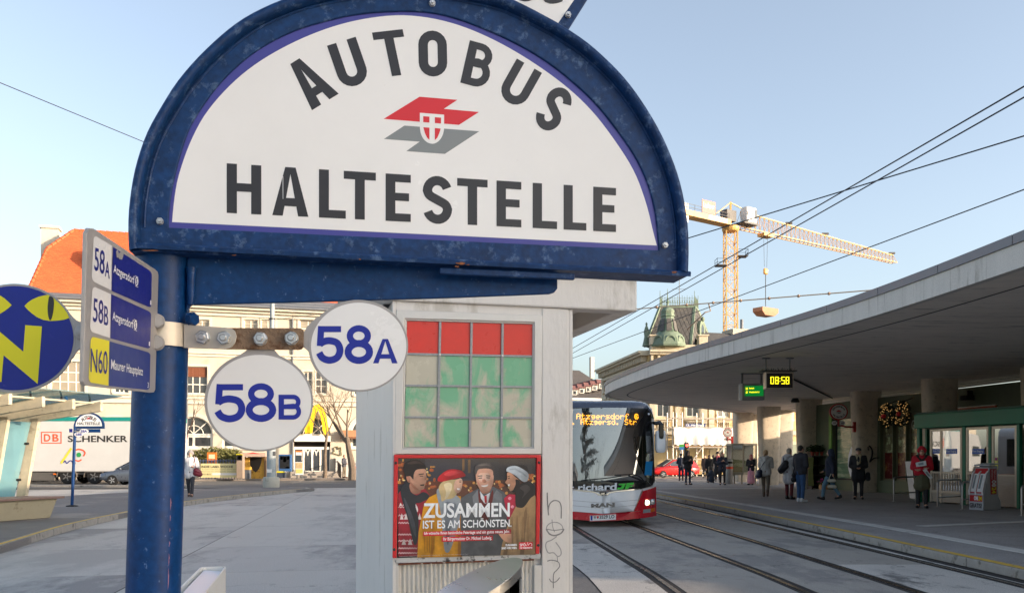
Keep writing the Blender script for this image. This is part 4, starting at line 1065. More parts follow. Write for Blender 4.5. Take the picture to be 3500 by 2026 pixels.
 put_text(MB(),'Lederer',lambda a,b: bp-side*.02+jd*(.3+2.7*a)+Vector((0,0,1.8-.9*b)),.02).build('banner_lettering',M_crw,bn_,fix=False)
 bp = o-jd*6.6-side*1.04+Vector((0,0,zj-.05))
 lp = MB().prism([bp,bp+jd*4.6,bp+jd*4.6+Vector((0,0,.75)),bp+Vector((0,0,.75))],side*.02).build('maker_plate',M_crw,t)
 put_text(MB(),'LIEBHERR',lambda a,b: bp-side*.01+jd*(.2+4.2*a)+Vector((0,0,.62-.48*b)),.03).build('maker_lettering',M_black_s,lp,fix=False)
 # climbing platform
 zc = zt-5.4
 for sx in (-1,1):
  mb = MB(); x0 = X+sx*w; mb.box((x0+sx*.9,D-.6,zc+.8*sx),(1.7,1.9,.12))
  for k in (0,1):
   for h in (.5,1.1): mb.bar((x0+sx*1.7,D-1.5+1.8*k,zc+.8*sx),(x0+sx*1.7,D-1.5+1.8*k,zc+.8*sx+1.2),.06); mb.bar((x0,D-1.5,zc+.8*sx+h),(x0+sx*1.7,D-1.5,zc+.8*sx+h),.05); mb.bar((x0+sx*1.7,D-1.5,zc+.8*sx+h),(x0+sx*1.7,D+.3,zc+.8*sx+h),.05)
  mb.build('climbing_platform',M_crd,t)
 # trolley, ropes, hook block; the skip hanging from it is a thing of its own
 u = 9.4; tp = o+jd*u+Vector((0,0,zj-.35))
 MB().box(tp,(2.6,1.6,.5),rz).build('trolley',M_cr,t)
 zh = EZ+(HY-905)*s
 mb = MB()
 for k in (-.55,.55): mb.tube([tp+jd*k,Vector((tp.x,tp.y,zh+.8))+jd*k*.6],.03,5)
 mb.build('hoist_rope',M_crd,t)
 hk = Vector((tp.x,tp.y,zh)); MB().cbox(hk,(1.1,.5,1.1),.2,rz).build('hook_block',M_cr,t)
 zs = EZ+(HY-1040)*s
 sk = thing('crane_skip','open topped metal skip hanging from the crane hook','skip',(hk.x,hk.y,zs-.6))
 MB().tube([hk-Vector((0,0,.5)),(hk.x,hk.y,zs+.6)],.07,5).build('chain',M_crd,sk)
 mb = MB(); q = Vector((hk.x,hk.y,zs))
 mb.loft([[q+jd*a*1.3+side*b*1.0-Vector((0,0,1.2)) for a,b in ((-1,-1),(1,-1),(1,1),(-1,1))],[q+jd*a*2.2+side*b*1.1-Vector((0,0,.5)) for a,b in ((-1,-1),(1,-1),(1,1),(-1,1))],[q+jd*a*2.2+side*b*1.1+Vector((0,0,.2)) for a,b in ((-1,-1),(1,-1),(1,1),(-1,1))]])
 mb.build('tub',mat('skip_rust',C(178,128,96),rough=.7,var=.2),sk)
crane()

# ================================================================== overhead wires
M_wire = mat('wire_black',C(40,44,52),rough=.6,var=.0)
def wire(name,label,a,b,r,ext0=0,ext1=0,sag=0.0,m=None):
 a,b = Vector(a),Vector(b); d = b-a; a2,b2 = a-d*ext0,b+d*ext1
 pts = [a2.lerp(b2,i/16)-Vector((0,0,sag*4*(i/16)*(1-i/16))) for i in range(17)]
 o = MB().tube(pts,r,6).build(name,m or M_wire); tag(o,label,'wire','overhead wires'); return o
def zray(px,py,z): D = (z-EZ)*F/(HY-py); return P(px,py,D)
wire('overhead_wire','uppermost of the two close parallel overhead wires crossing in front of the crane mast',zray(3500,296,6.0),zray(2190,1055,6.0),.011,.6,1.2)
wire('overhead_wire','lower of the two close parallel overhead wires crossing in front of the crane mast',zray(3500,333,6.0),zray(2190,1075,6.0),.011,.6,1.2)
wire('overhead_wire','flatter overhead wire crossing the crane cab',zray(3500,465,6.2),zray(2355,813,6.2),.011,.6,.5)
wire('overhead_wire','lowest overhead wire, running just above the canopy to the corner house',zray(3500,648,6.0),zray(1962,1222,6.0),.011,.6,.3)
wire('overhead_wire','thin wire falling to the arched sign in the upper left sky',P(-20,275,14),P(600,530,17),.008,.3,.6)
sp = wire('span_wire','pale span wire with insulators above the green copper turret',P(2160,1057,30),P(2960,993,26),.018,.1,.25,.0,mat('wire_pale',C(196,170,140),rough=.5,var=.05))
M_ins = mat('insulator',C(160,130,104),rough=.5)
for k in (.12,.26,.38,.5,.62,.74,.86):
 p = P(2160,1057,30).lerp(P(2960,993,26),k); MB().blob(p,(.05,.05,.05),8,6).build('insulator',M_ins,sp)
p = P(2160,1057,30).lerp(P(2960,993,26),.36)
MB().tube([p-Vector((0,0,.02)),p+Vector((.06,0,-.25)),p+Vector((-.12,0,-.3)),p+Vector((-.5,1,-.7))],.02,6).build('wire_clamp',M_ins,sp)

# ================================================================== distant stop sign on the island, shelter
def far_stop():
 D = 25.3; bx = (246-CX)/F*D; t = thing('bus_stop_sign','small arched bus stop sign on a thin blue pole in front of the white lorry','bus stop',(bx,D,IZ))
 z = lambda py: EZ+(HY-py)/F*D
 X = lambda px: (px-CX)/F*D
 mb = MB(); mb.tube([(bx,D,IZ),(X(257),D,z(1450))],.042,12); mb.build('pole',M_bluepole,t,smooth=True)
 MB().lathe([(.16,0),(.16,.02),(.05,.04)],(bx,D,IZ),16).build('base_plate',M_black,t)
 x0,x1,zb,zt = X(254),X(357),z(1456),z(1409)
 c = (x0+x1)/2; rx = (x1-x0)/2; rz_ = zt-zb
 arc = lambda k: [(c+rx*k*math.cos(math.pi*i/24),zb+.0+rz_*k*math.sin(math.pi*i/24)) for i in range(25)]
 A = [(c-rx,zb-.08),]
 out = [Vector((x,D-.03,zz)) for x,zz in [(c+rx,zb-.07)]+arc(1)+[(c-rx,zb-.07)]]
 fr = MB().prism(out,(0,.06,0)).build('sign_frame',M_blue,t)
 MB().poly([Vector((c+(x-c),D-.034,zz)) for x,zz in arc(.88)]).build('white_field',M_white_sign,fr,fix=False)
 def tx(s,a,b,z0,z1,m,bold=.02): put_text(MB(),s,lambda u,v: Vector((a+(b-a)*u,D-.037,z1-(z1-z0)*v)),bold).build('sign_lettering',m,fr,fix=False)
 tx('HALTESTELLE',c-rx*.75,c+rx*.75,zb+.04,zb+.12,M_ink)
 mb = MB()
 for i,ch in enumerate('AUTOBUS'):
  a = R(132-14*i); px_,pz = c+rx*.62*math.cos(a),zb+rz_*.64*math.sin(a); rot = a-math.pi/2
  u = text2d(ch,.02)
  mb.add([Vector((px_+((q[0]-.5)*.075*math.cos(rot)-(.5-q[1])*.10*math.sin(rot)),D-.037,pz+((q[0]-.5)*.075*math.sin(rot)+(.5-q[1])*.10*math.cos(rot)))) for q in u[0]],u[1])
 mb.build('sign_lettering',M_ink,fr,fix=False)
 MB().poly([Vector((c+a_,D-.037,zb+.2+b_)) for a_,b_ in ((-.07,0),(-.02,.05),(.03,.05),(.01,.03),(.07,.03),(.03,0))]).build('emblem',M_red,fr,fix=False)
 MB().box((X(300),D,zb-.13),(.72,.02,.10)).build('arm',M_bluepole,t)
 MB().box((X(245),D-.05,z(1471)),(.09,.02,.10)).build('route_panel',M_navy,t)
 for px_,py_,s in ((290,1473,'58A'),(272,1484,'58B')):
  d = MB().prism([(X(px_)+.13*math.cos(R(a)),D-.05,z(py_)+.07*math.sin(R(a))) for a in range(0,360,20)],(0,.01,0)).build('line_disc',M_white_sign,t)
  put_text(MB(),s,lambda u,v: Vector((X(px_)-.09+.18*u,D-.053,z(py_)+.035-.07*v)),.03).build('disc_lettering',M_royal,d,fix=False)
 MB().bar((X(256),D-.03,z(1472)),(X(285),D-.03,z(1473)),.03,.02).build('strap',M_galv,t)
far_stop()
def shelter():
 M_wood = mat('shelter_beam',C(196,184,160),rough=.7,var=.15,scale=5,stain=C(160,148,128),stain_amt=.4,stain_scale=4)
 M_teal = glass('teal_glass',(.42,.70,.74),.15,.05,.55)
 M_bench = mat('bench_boards',C(128,102,92),rough=.6,var=.25,scale=6,stretch=(1,6,6)); M_bconc = mat('bench_concrete',C(170,160,136),rough=.85,var=.1,scale=3,stain=C(140,130,108),stain_amt=.4,stain_scale=3)
 p0 = Vector((-11.78,20.75,IZ)); ax = Vector((-.28,-.96,0)).normalized(); cr = Vector((.995,-.1,0)).normalized(); U = Vector((0,0,1))
 t = thing('bus_shelter','bus shelter of slanted pale beams and teal glass at the left edge','bus shelter',p0+ax*3)
 n = 9; st = .86; w_ = .085
 for i in range(n):
  f = p0+ax*st*i; tp = f+cr*.54+U*2.32
  MB().hexa([f-ax*w_/2,f+cr*.24-ax*w_/2,f+cr*.24+ax*w_/2,f+ax*w_/2],[tp-cr*.1-ax*w_/2,tp+cr*.12-ax*w_/2,tp+cr*.12+ax*w_/2,tp-cr*.1+ax*w_/2]).build('post',M_wood,t,bevel=.008)
  e = f+cr*2.2+U*2.60; s = f-cr*.7+U*2.10
  MB().hexa([s-ax*w_/2-U*.06,s+ax*w_/2-U*.06,s+ax*w_/2+U*.06,s-ax*w_/2+U*.06],[e-ax*w_/2-U*.13,e+ax*w_/2-U*.13,e+ax*w_/2+U*.10,e-ax*w_/2+U*.10]).build('roof_beam',M_wood,t,bevel=.008)
  for kk,za,zb in ((1.9,2.62,2.76),(.2,2.3,2.52)):
   MB().tube([f+cr*kk+U*za,f+cr*kk+U*zb],.022,8).build('glass_holder',M_black_s,t)
  if i < n-1:
   a_,b_ = f+ax*.08,f+ax*(st-.08)
   q = [a_+cr*.08+U*.42,b_+cr*.08+U*.42,b_+cr*.50+U*2.22,a_+cr*.50+U*2.22]; MB().prism(q,-cr*.012).build('glass_panel',M_teal,t)
   for k in (.25,.72):
    c_ = a_+ax*.04+cr*(.08+.42*k)+U*(.42+1.8*k); MB().tube([c_,c_+cr*.09],.03,8).build('glass_clamp',M_black_s,t)
  r0,r1 = f-ax*.40,f+ax*(st-.415)
  MB().prism([r0-cr*.7+U*2.40,r1-cr*.7+U*2.40,r1+cr*2.42+U*2.84,r0+cr*2.42+U*2.84],(0,0,.014)).build('roof_glass',M_teal,t)
 a_ = p0-ax*.1; b_ = p0+ax*(st*(n-1)+.2)
 for k,zz in ((.9,2.47),(2.0,2.66)): MB().tube([a_+cr*k+U*zz,b_+cr*k+U*zz],.024,8).build('purlin',M_wood,t)
 bn0 = Vector((-11.3,20.4,IZ)); b = thing('bench','low concrete bench with wooden seat boards under the shelter','bench',bn0+ax*3)
 for i in range(5):
  s = bn0+ax*(i*1.7); e_ = s+ax*1.69
  MB().hexa([s+cr*.12,e_+cr*.12,e_+cr*.60,s+cr*.60],[p+U*.44 for p in (s-cr*.05,e_-cr*.05,e_+cr*.78,s+cr*.78)]).build('seat_block',M_bconc,b,bevel=.012)
 for k in range(5):
  u0 = -.12+.20*k; c4 = [bn0-ax*.12+cr*u0+U*.446,bn0+ax*8.5+cr*u0+U*.446,bn0+ax*8.5+cr*(u0+.18)+U*.446,bn0-ax*.12+cr*(u0+.18)+U*.446]
  MB().hexa(c4,[p+U*.05 for p in c4]).build('seat_board',M_bench,b,bevel=.006)
M_steel_d = mat('steel_dull',C(120,118,116),rough=.5,metal=.5,var=.1)
shelter()

# ================================================================== lamp post on concrete base, traffic lights, street sign
def lamp_post():
 D = 42.5; x = (927-CX)/F*D; t = thing('lamp_post','grey steel mast on a round concrete base at the tip of the island','lamp post',(x,D,IZ))
 MB().lathe([(.39,0),(.40,.25),(.39,.44),(.36,.50),(.3,.51)],(x,D,IZ),28).build('concrete_base',mat('base_concrete',C(176,172,160),rough=.85,var=.12,scale=3,stain=C(140,138,124),stain_amt=.4,stain_scale=4),t,smooth=True)
 mb = MB(); mb.tube([(x,D,IZ+.5),(x,D,2.6),(x,D,3.0),(x+.06,D,9.6)],[.225,.21,.14,.105],20); mb.build('mast',mat('mast_grey',C(150,158,160),rough=.55,var=.08,scale=2,stain=C(120,128,130),stain_amt=.4,stain_scale=3),t,smooth=True)
 MB().lathe([(.15,0),(.15,.06)],(x+.035,D,EZ+(HY-1092)/F*D),16).build('wire_collar',M_black_s,t)
 MB().box((x-.03,D-.23,EZ+(HY-1608)/F*D),(.22,.02,.16)).build('sticker',M_white_sign,t)
 MB().box((x+.2,D-.12,EZ+(HY-1549)/F*D),(.1,.16,.2)).build('junction_box',M_steel_d,t)
lamp_post()
wire('guy_wire','fine guy wire tied to the grey mast in front of the cream facade',P(940,1092,42.5),P(1200,1060,44),.012,0,1.0)
def no_stopping_sign():
 D = 58; x = (632-CX)/F*D; t = thing('traffic_sign','round no stopping sign beside the blue pole, on the far pavement','traffic sign',(x,D,.0))
 z = lambda py: EZ+(HY-py)/F*D
 MB().tube([(x,D,0),(x,D,z(1470))],.035,8).build('post',M_steel_d,t)
 MB().box((x-.05,D-.05,z(1520)),(.62,.02,1.05)).build('back_plate',M_white_sign,t)
 for r,m,k in ((.25,M_red,.066),(.20,M_royal,.07)): MB().poly([(x-.05+r*math.cos(R(a)),D-k,z(1493)+r*math.sin(R(a))) for a in range(0,360,15)]).build('sign_face',m,t,fix=False)
 MB().poly([(x-.05-.17,D-.073,z(1493)+.14),(x-.05-.13,D-.073,z(1493)+.18),(x-.05+.17,D-.073,z(1493)-.14),(x-.05+.13,D-.073,z(1493)-.18)]).build('sign_bar',M_red,t,fix=False)
no_stopping_sign()
def traffic_light(name,label,x,y,h,rz=0,lit='red'):
 t = thing(name,label,'traffic light',(x,y,0)); MB().tube([(x,y,0),(x,y,h)],.06,10).build('post',M_steel_d,t)
 MB().cbox((x,y-.16,h-.45),(.32,.22,.95),.04,rz).build('signal_head',M_black_s,t)
 for i,(c,on) in enumerate((((1,.06,.04),lit == 'red'),((.5,.3,.02),False),((.02,.3,.05),lit == 'green'))):
  m = mat('signal_%d_%d' % (i,on),c if on else tuple(.15*v for v in c),rough=.3,emit=c if on else None,estr=2.5,var=0)
  MB().lathe([(.10,0),(.10,.01),(.07,.03)],(0,0,0),14).build('lens',m,t)
  o = bpy.data.objects[-1] if False else t.children[-1] if t.children else None
 ls = [o for o in COL.objects if o.parent == t and o.name.startswith('lens')]
 for i,o in enumerate(ls):
  o.matrix_parent_inverse = Matrix.Translation(-Vector((x,y,0)))
  o.matrix_basis = Matrix.Translation((x,y-.275,h-.17-.29*i)) @ Matrix.Rotation(R(90),4,'X')
 return t
q = P(2345,1535,62)
traffic_light('traffic_light','traffic light showing red behind the hooded man',q.x,q.y,q.z+.45)
def street_flag():
 q = P(2332,1527,63); t = thing('advertising_flag','small blue and green flag beside the red traffic light','flag',(q.x,q.y,0))
 MB().tube([(q.x+.25,q.y,0),(q.x+.25,q.y,q.z+.4)],.03,6).build('pole',M_steel_d,t)
 MB().box((q.x,q.y-.04,q.z+.1),(.46,.02,.2)).build('flag_upper',mat('flag_green',C(70,150,60)),t); MB().box((q.x,q.y-.04,q.z-.1),(.46,.02,.199)).build('flag_lower',mat('flag_blue',C(40,110,170)),t)
street_flag()

# ================================================================== things in front of the cream building
def z_at(py,D): return EZ+(HY-py)/F*D
def x_at(px,D): return (px-CX)/F*D
M_barrier = mat('fence_blue_grey',C(84,96,120),rough=.6,var=.1)
def fence_banner():
 D = 60.5; x0,x1 = x_at(686,D),x_at(813,D)
 t = thing('banner_fence','iron fence carrying a pale yellow Indie Label Woche banner','fence',((x0+x1)/2,D,.12))
 for i in range(16):
  x = x_at(684,D)+(x_at(830,D)-x_at(684,D))*i/15; MB().bar((x,D+.05,.12),(x,D+.05,1.5),.04).build('baluster',M_barrier,t)
 for z in (.3,1.4): MB().bar((x_at(682,D),D+.05,z),(x_at(832,D),D+.05,z),.05).build('rail',M_barrier,t)
 b = MB().box(((x0+x1)/2,D-.02,z_at(1607,D)),(x1-x0,.03,z_at(1583,D)-z_at(1631,D))).build('banner',mat('banner_cream',C(226,214,160),rough=.7,var=.06),t)
 M_bt = mat('banner_ink',C(84,78,62),rough=.7)
 put_text(MB(),'INDIE LABEL WOCHE',lambda u,v: Vector((x_at(689,D)+(x_at(797,D)-x_at(689,D))*u,D-.04,z_at(1590,D)-.16*v)),.03).build('banner_lettering',M_bt,b,fix=False)
 put_text(MB(),'25.11.-30.11.',lambda u,v: Vector((x_at(690,D)+(x_at(722,D)-x_at(690,D))*u,D-.04,z_at(1617,D)-.11*v)),.03).build('banner_lettering',M_bt,b,fix=False)
 for py in (1602,1609): put_text(MB(),'konzerte lesungen platten',lambda u,v: Vector((x_at(692,D)+(x_at(806,D)-x_at(692,D))*u,D-.04,z_at(py,D)-.06*v)),.0).build('banner_lettering',M_bt,b,fix=False)
 MB().box((x_at(768,D),D-.04,z_at(1619,D)),(1.7,.01,.15)).build('banner_white_strip',M_white_sign,b)
 return t
fence_banner()
def board(name,label,cat,px0,px1,py0,py1,D,m,parts=(),foot=True,zfoot=.12,dep=.06,group=None):
 x0,x1,z1,z0 = x_at(px0,D),x_at(px1,D),z_at(py0,D),z_at(py1,D)
 t = thing(name,label,cat,((x0+x1)/2,D,zfoot),group)
 MB().box(((x0+x1)/2,D,(z0+z1)/2),(x1-x0,dep,z1-z0)).build('panel',m,t,bevel=.01)
 if foot:
  for x in (x0+.1,x1-.1): MB().bar((x,D+.04,zfoot),(x,D+.04,z0+.02),.05).build('leg',M_steel_d,t)
 for (a,b,c,d,mm,nm) in parts:
  MB().box((x_at((a+b)/2,D),D-dep/2-.01,z_at((c+d)/2,D)),(x_at(b,D)-x_at(a,D),.012,z_at(c,D)-z_at(d,D))).build(nm,mm,t)
 return t
M_or = mat('poster_orange',C(226,120,40),rough=.6,var=.12,scale=4); M_cr2 = mat('poster_cream',C(240,220,180),rough=.6,var=.1)
board('poster_board','orange event poster standing above the fence banner','poster',708,741,1545,1583,60.9,M_or,((714,735,1552,1567,M_cr2,'poster_picture'),(714,735,1574,1579,mat('poster_redbrown',C(150,50,30)),'poster_text')),True)
board('ticket_pillar','dark ticket pillar with yellow top beside the banner fence','pillar',812,833,1552,1634,60.2,mat('pillar_stone',C(150,132,116),rough=.7,var=.15,scale=3),((813,832,1553,1572,M_black_s,'display_head'),(817,828,1558,1569,M_white_sign,'display'),(812,833,1551,1555,M_yellow,'top_band')),False,.12,.5)
def grotto_stall():
 D = 62.0; t = thing('market_stall','wooden market stall with a jagged yellow front and dark opening','stall',(x_at(873,D),D,.12))
 X = lambda p: x_at(p,D); Z = lambda p: z_at(p,D)
 M_w = mat('stall_wood',C(120,92,62),rough=.8,var=.2,scale=3); M_y = mat('stall_yellow',C(206,160,66),rough=.7,var=.25,scale=4,stain=C(150,104,40),stain_amt=.45,stain_scale=4)
 for a,b in ((833,838),(905,911)): MB().box(((X(a)+X(b))/2,D,(Z(1560)+.12)/2),(X(b)-X(a),.4,Z(1560)-.12)).build('post',M_w,t)
 MB().box((X(872),D+.8,(Z(1560)+.12)/2),(X(908)-X(836),.1,Z(1560)-.12)).build('back_wall',M_black_s,t)
 MB().prism([(X(838),D,.13),(X(866),D,.13),(X(874),D,Z(1615)),(X(862),D,Z(1606)),(X(853),D,Z(1590)),(X(852),D,Z(1562)),(X(838),D,Z(1562))],(0,.15,0)).build('jagged_front',M_y,t)
 MB().prism([(X(905),D,.13),(X(868),D+.02,.13),(X(874),D+.02,Z(1614)),(X(886),D+.02,Z(1600)),(X(893),D+.02,Z(1580)),(X(895),D+.02,Z(1562)),(X(905),D+.02,Z(1562))],(0,.15,0)).build('jagged_front',M_y,t)
 MB().box((X(872),D+.2,Z(1553)),(X(914)-X(829),1.4,.28)).build('roof',mat('stall_roof',C(196,168,150),rough=.7,var=.1),t)
 MB().prism([(X(850),D-.52,Z(1551)),(X(872),D-.52,Z(1545)),(X(896),D-.52,Z(1551)),(X(872),D-.52,Z(1549))],(0,.02,0)).build('roof_sign',M_red,t)
 MB().box((X(848),D-.5,.45),(X(862)-X(834),.5,.62)).build('crate',mat('stall_crate',C(96,100,106),rough=.7,var=.2),t); MB().box((X(848),D-.5,.86),(X(864)-X(832),.56,.18)).build('crate_lid',M_y,t)
grotto_stall()
def kiosk_case():
 D = 61.0
 board('notice_case','blue framed notice case with leaflets left of the restaurant door','notice case',954,996,1552,1610,D,mat('case_blue',C(60,100,150),rough=.5,var=.1),((958,992,1557,1600,M_black_s,'glass_back'),(960,968,1558,1570,M_white_sign,'leaflet'),(970,980,1560,1578,M_cr2,'leaflet'),(982,991,1558,1570,M_white_sign,'leaflet'),(978,990,1594,1600,mat('leaflet_pink',C(220,140,150)),'leaflet')),True,.12,.25)
 t = board('crate_stack','dark box with a yellow lid below the blue notice case','box',950,975,1612,1632,60.4,mat('box_dark',C(62,70,84),rough=.7,var=.2,scale=3),((949,976,1609,1614,M_yellow,'lid'),),False,.12,.5)
 board('menu_stand','white menu stand with food pictures beside the restaurant steps','menu stand',1009,1037,1578,1622,59.8,M_white_sign,((1011,1035,1580,1600,mat('menu_food',C(206,176,130),rough=.5,var=.3,scale=8),'picture'),(1011,1035,1602,1616,mat('menu_yellow',C(232,206,120),rough=.5,var=.2,scale=8),'picture')),True)
 board('price_board','orange and white board hanging in the restaurant entrance','board',1011,1031,1539,1575,64,M_white_sign,((1011,1031,1539,1544,M_or,'top_strip'),(1011,1031,1555,1575,mat('board_slate',C(60,70,76)),'lower_panel')),True,.12)
kiosk_case()
def street_bin(px,py0,py1,D,label,z0):
 x = x_at(px,D); r = .23; h = z_at(py0,D)-z0; t = thing('litter_bin',label,'litter bin',(x,D,z0),'round litter bins')
 MB().lathe([(r*.9,0),(r,.03),(r,h*.6)],(x,D,z0),20).build('body',M_steel_b,t,smooth=True)
 MB().lathe([(r+.005,h*.601),(r+.005,h*.70)],(x,D,z0),20).build('orange_band',mat('band_orange',C(214,70,36),rough=.5),t,smooth=True)
 MB().lathe([(r,h*.701),(r,h*.82)],(x,D,z0),20).build('upper_body',M_steel_b,t,smooth=True)
 MB().lathe([(r*.85,h*.821),(r*.85,h*.90)],(x,D,z0),20).build('opening',M_black,t)
 MB().lathe([(r,h*.901),(r,h*.95),(r*.6,h)],(x,D,z0),20).build('cap',M_steel_b,t,smooth=True)
M_steel_b = mat('bin_steel',C(170,168,164),rough=.4,metal=.6,var=.1)
street_bin(1206,1576,1630,62.5,'silver bin with orange band beside the bare tree',.12)
street_bin(2491,1568,1654,1.35*F/(1653-HY),'tall silver bin with orange band beside the glass display case',PZ)
def arrow_mark():
 fc = FC; u0,u1 = fc.u_px(1140),fc.u_px(1166); z0,z1 = fc.z_px(1153,1530),fc.z_px(1153,1556)
 t = thing('wall_arrow','dark outlined arrow on the cream wall right of the restaurant door','arrow sign',fc.at(u0,z0,.05))
 mb = MB()
 for a,b in (((u0,z0),(u1-.5,z1+.35)),((u0+.28,z0+.12),(u1-.22,z1+.48)),((u0,z0),(u0+.28,z0+.12)),((u1-.7,z1+.2),(u1,z1)),((u1-.05,z1+.65),(u1,z1)),((u1-.7,z1+.2),(u1-.5,z1+.35)),((u1-.05,z1+.65),(u1-.22,z1+.48))):
  mb.bar(fc.at(*a,.08),fc.at(*b,.08),.07,.05)
 mb.build('outline',mat('arrow_dark',C(96,90,50),rough=.6),t)
arrow_mark()
def awning():
 fc = FC; u0,u1 = fc.u_px(1162),fc.u_px(1300); z = fc.z_px(1200,1490)
 t = thing('awning_box','brown retracted awning box right of the restaurant door','awning',fc.at(u0,z,.3))
 mb = MB(); fc.box(mb,u0,u1,z-.1,z+.45,.12,.8); mb.build('housing',mat('awning_brown',C(170,120,84),rough=.6,var=.1),t,bevel=.04)
 fc.box(MB(),u0,u1,z-.22,z-.101,.3,.78).build('valance',mat('awning_dark',C(110,72,50),rough=.7),t)
 q = thing('green_wall_box','small green box on the grey plinth behind the waiting person','box',fc.at(fc.u_px(1163),1.2,.3))
 fc.box(MB(),fc.u_px(1158),fc.u_px(1168),z_at(1597,66),z_at(1585,66),.1,.3).build('case',mat('box_green',C(40,140,90)),q)
 fc.box(MB(),fc.u_px(1158),fc.u_px(1168),z_at(1584.9,66),z_at(1584,66),.08,.33).build('lid',mat('box_green',C(40,140,90)),q)
 pl_ = thing('wall_plinth','pale grey plinth wall right of the restaurant steps','wall',fc.at(fc.u_px(1150),.12,.5))
 mb = MB(); fc.box(mb,fc.u_px(1146),fc.u_px(1196),.12,z_at(1567,66),.05,.45); mb.build('wall_block',mat('plinth_grey',C(190,186,180),rough=.8,var=.06),pl_)
 mb = MB(); fc.box(mb,fc.u_px(1145),fc.u_px(1197),z_at(1567,66)+.001,z_at(1567,66)+.06,.02,.48); mb.build('coping',mat('plinth_grey',C(190,186,180)),pl_)
awning()

# ================================================================== trees and shrubs
M_bark = mat('bark',C(112,98,84),rough=.9,var=.25,scale=6,bump=.5,bscale=20)
M_barkd = mat('bark_dark',C(70,52,44),rough=.9,var=.25,scale=6,bump=.5,bscale=20)
def bare_tree(name,label,base,h,spread,seed,m,trunk_h,r0,depth=5,lean=(0,0)):
 rr = random.Random(seed); t = thing(name,label,'tree',base)
 tk = MB(); br = MB()
 def limb(p,d,L,r,lev):
  n = 4; pts = [p]; rad = [r]; q = p.copy(); dd = d.copy()
  for i in range(n):
   dd = (dd+Vector((rr.uniform(-.18,.18),rr.uniform(-.18,.18),rr.uniform(-.04,.14)))).normalized(); q = q+dd*L/n; pts.append(q.copy()); rad.append(r*(1-.5*(i+1)/n))
  (tk if lev == 0 else br).tube(pts,rad,8 if lev < 2 else 5 if lev < 3 else 3,caps=lev < 2)
  if lev >= depth: return
  nb = rr.choice((2,3)) if lev else 4
  for k in range(nb+ (1 if lev in (1,2) else 0)):
   f = rr.uniform(.45,1.0) if lev else rr.uniform(.8,1.0); idx = min(n-1,int(f*n)); pp = pts[idx].lerp(pts[idx+1],f*n-idx)if idx < n else pts[-1]
   a = rr.uniform(0,2*math.pi); sp_ = rr.uniform(.45,.95)*spread; nd = (dd*math.cos(sp_)+Vector((math.cos(a),math.sin(a),.25)).normalized()*math.sin(sp_)).normalized()
   limb(pp,nd,L*rr.uniform(.6,.82) if lev else (h-trunk_h)*.45,rad[min(idx+1,n)]*rr.uniform(.5,.7),lev+1)
 b = Vector(base); limb(b-Vector((0,0,.05)),Vector((lean[0],lean[1],1)).normalized(),trunk_h,r0,0)
 tk.build('trunk',m,t,smooth=True); br.build('crown',m,t)
 return t
bare_tree('street_tree','bare street tree with pale trunk right of the restaurant door',(x_at(1204,61),61,.1),9.5,1.0,12,M_bark,3.0,.30,6)
bare_tree('street_tree','bare dark tree in front of the arched window beside the blue pole',(x_at(632,59.5),59.5,.1),8.5,.9,21,M_barkd,2.6,.22,6)
bare_tree('street_tree','bare tree whose twigs show left of the 58A disc',(x_at(1120,66),65,.1),9.0,1.0,33,M_bark,3.4,.16,6)
def shrub(name,label,cat,c,r,n,m,seed,leaf=.09,stems=True):
 rr = random.Random(seed); t = thing(name,label,cat,(c[0],c[1],c[2])); mb = MB(); st = MB()
 for i in range(n):
  v = Vector((rr.gauss(0,1),rr.gauss(0,1),rr.gauss(0,1))).normalized()*(rr.random()**.4); p = Vector(c)+Vector((v.x*r[0],v.y*r[1],r[2]*(1+v.z)))
  a = Vector((rr.uniform(-1,1),rr.uniform(-1,1),rr.uniform(-1,1))).normalized(); b = a.orthogonal().normalized(); l = leaf*rr.uniform(.6,1.3)
  mb.add([p-a*l,p+b*l*.45,p+a*l,p-b*l*.45],[(0,1,2,3)])
 mb.build('foliage',m,t,fix=False)
 for i in range(6):
  a = rr.uniform(0,6.28); st.tube([Vector(c),Vector(c)+Vector((r[0]*.6*math.cos(a),r[1]*.6*math.sin(a),r[2]*1.3))],[.03,.01],5)
 st.build('stems',M_barkd,t); return t
M_leaf = mat('shrub_leaves',C(92,92,44),rough=.7,var=.3,scale=3); M_leafd = mat('flower_leaves',C(48,70,36),rough=.7,var=.3,scale=8)
shrub('hedge_shrub','leafy evergreen shrub behind the orange poster','shrub',(x_at(735,63),63,.9),(1.9,.8,.75),1500,M_leaf,3,.13)
shrub('hedge_shrub','small shrub between the banner fence and the market stall','shrub',(x_at(800,63.4),63.4,1.2),(.8,.6,.5),500,M_leaf,4,.12)
# ================================================================== city bus
M_bwhite = mat('bus_white',C(240,240,240),rough=.25,var=.04,scale=1.5,coat=.5,stain=C(196,194,190),stain_amt=.3,stain_scale=3)
M_bred = mat('bus_red',C(198,26,44),rough=.25,var=.05,scale=2,coat=.5)
M_bblack = mat('bus_black',C(24,24,27),rough=.18,var=.1,coat=.4)
M_broof = mat('bus_roof_dark',C(66,74,92),rough=.25,var=.1,coat=.4)
M_chrome = mat('chrome',C(210,212,214),rough=.12,metal=1.0,var=.05)
M_rubber = mat('rubber',C(28,27,27),rough=.85,var=.15)
M_led = mat('led_amber',C(255,170,30),rough=.5,var=0,emit=C(255,160,30),estr=4.5)
M_bgreen = mat('logo_green',C(60,200,60),rough=.4)
M_headl = mat('headlamp_lit',(1,.85,.6),rough=.3,var=0,emit=(1,.76,.42),estr=2.2)
M_lampg = mat('lamp_clear',C(206,208,212),rough=.12,metal=.6,var=.15,scale=30)
M_orange = mat('indicator_orange',C(226,112,30),rough=.25,var=.1)
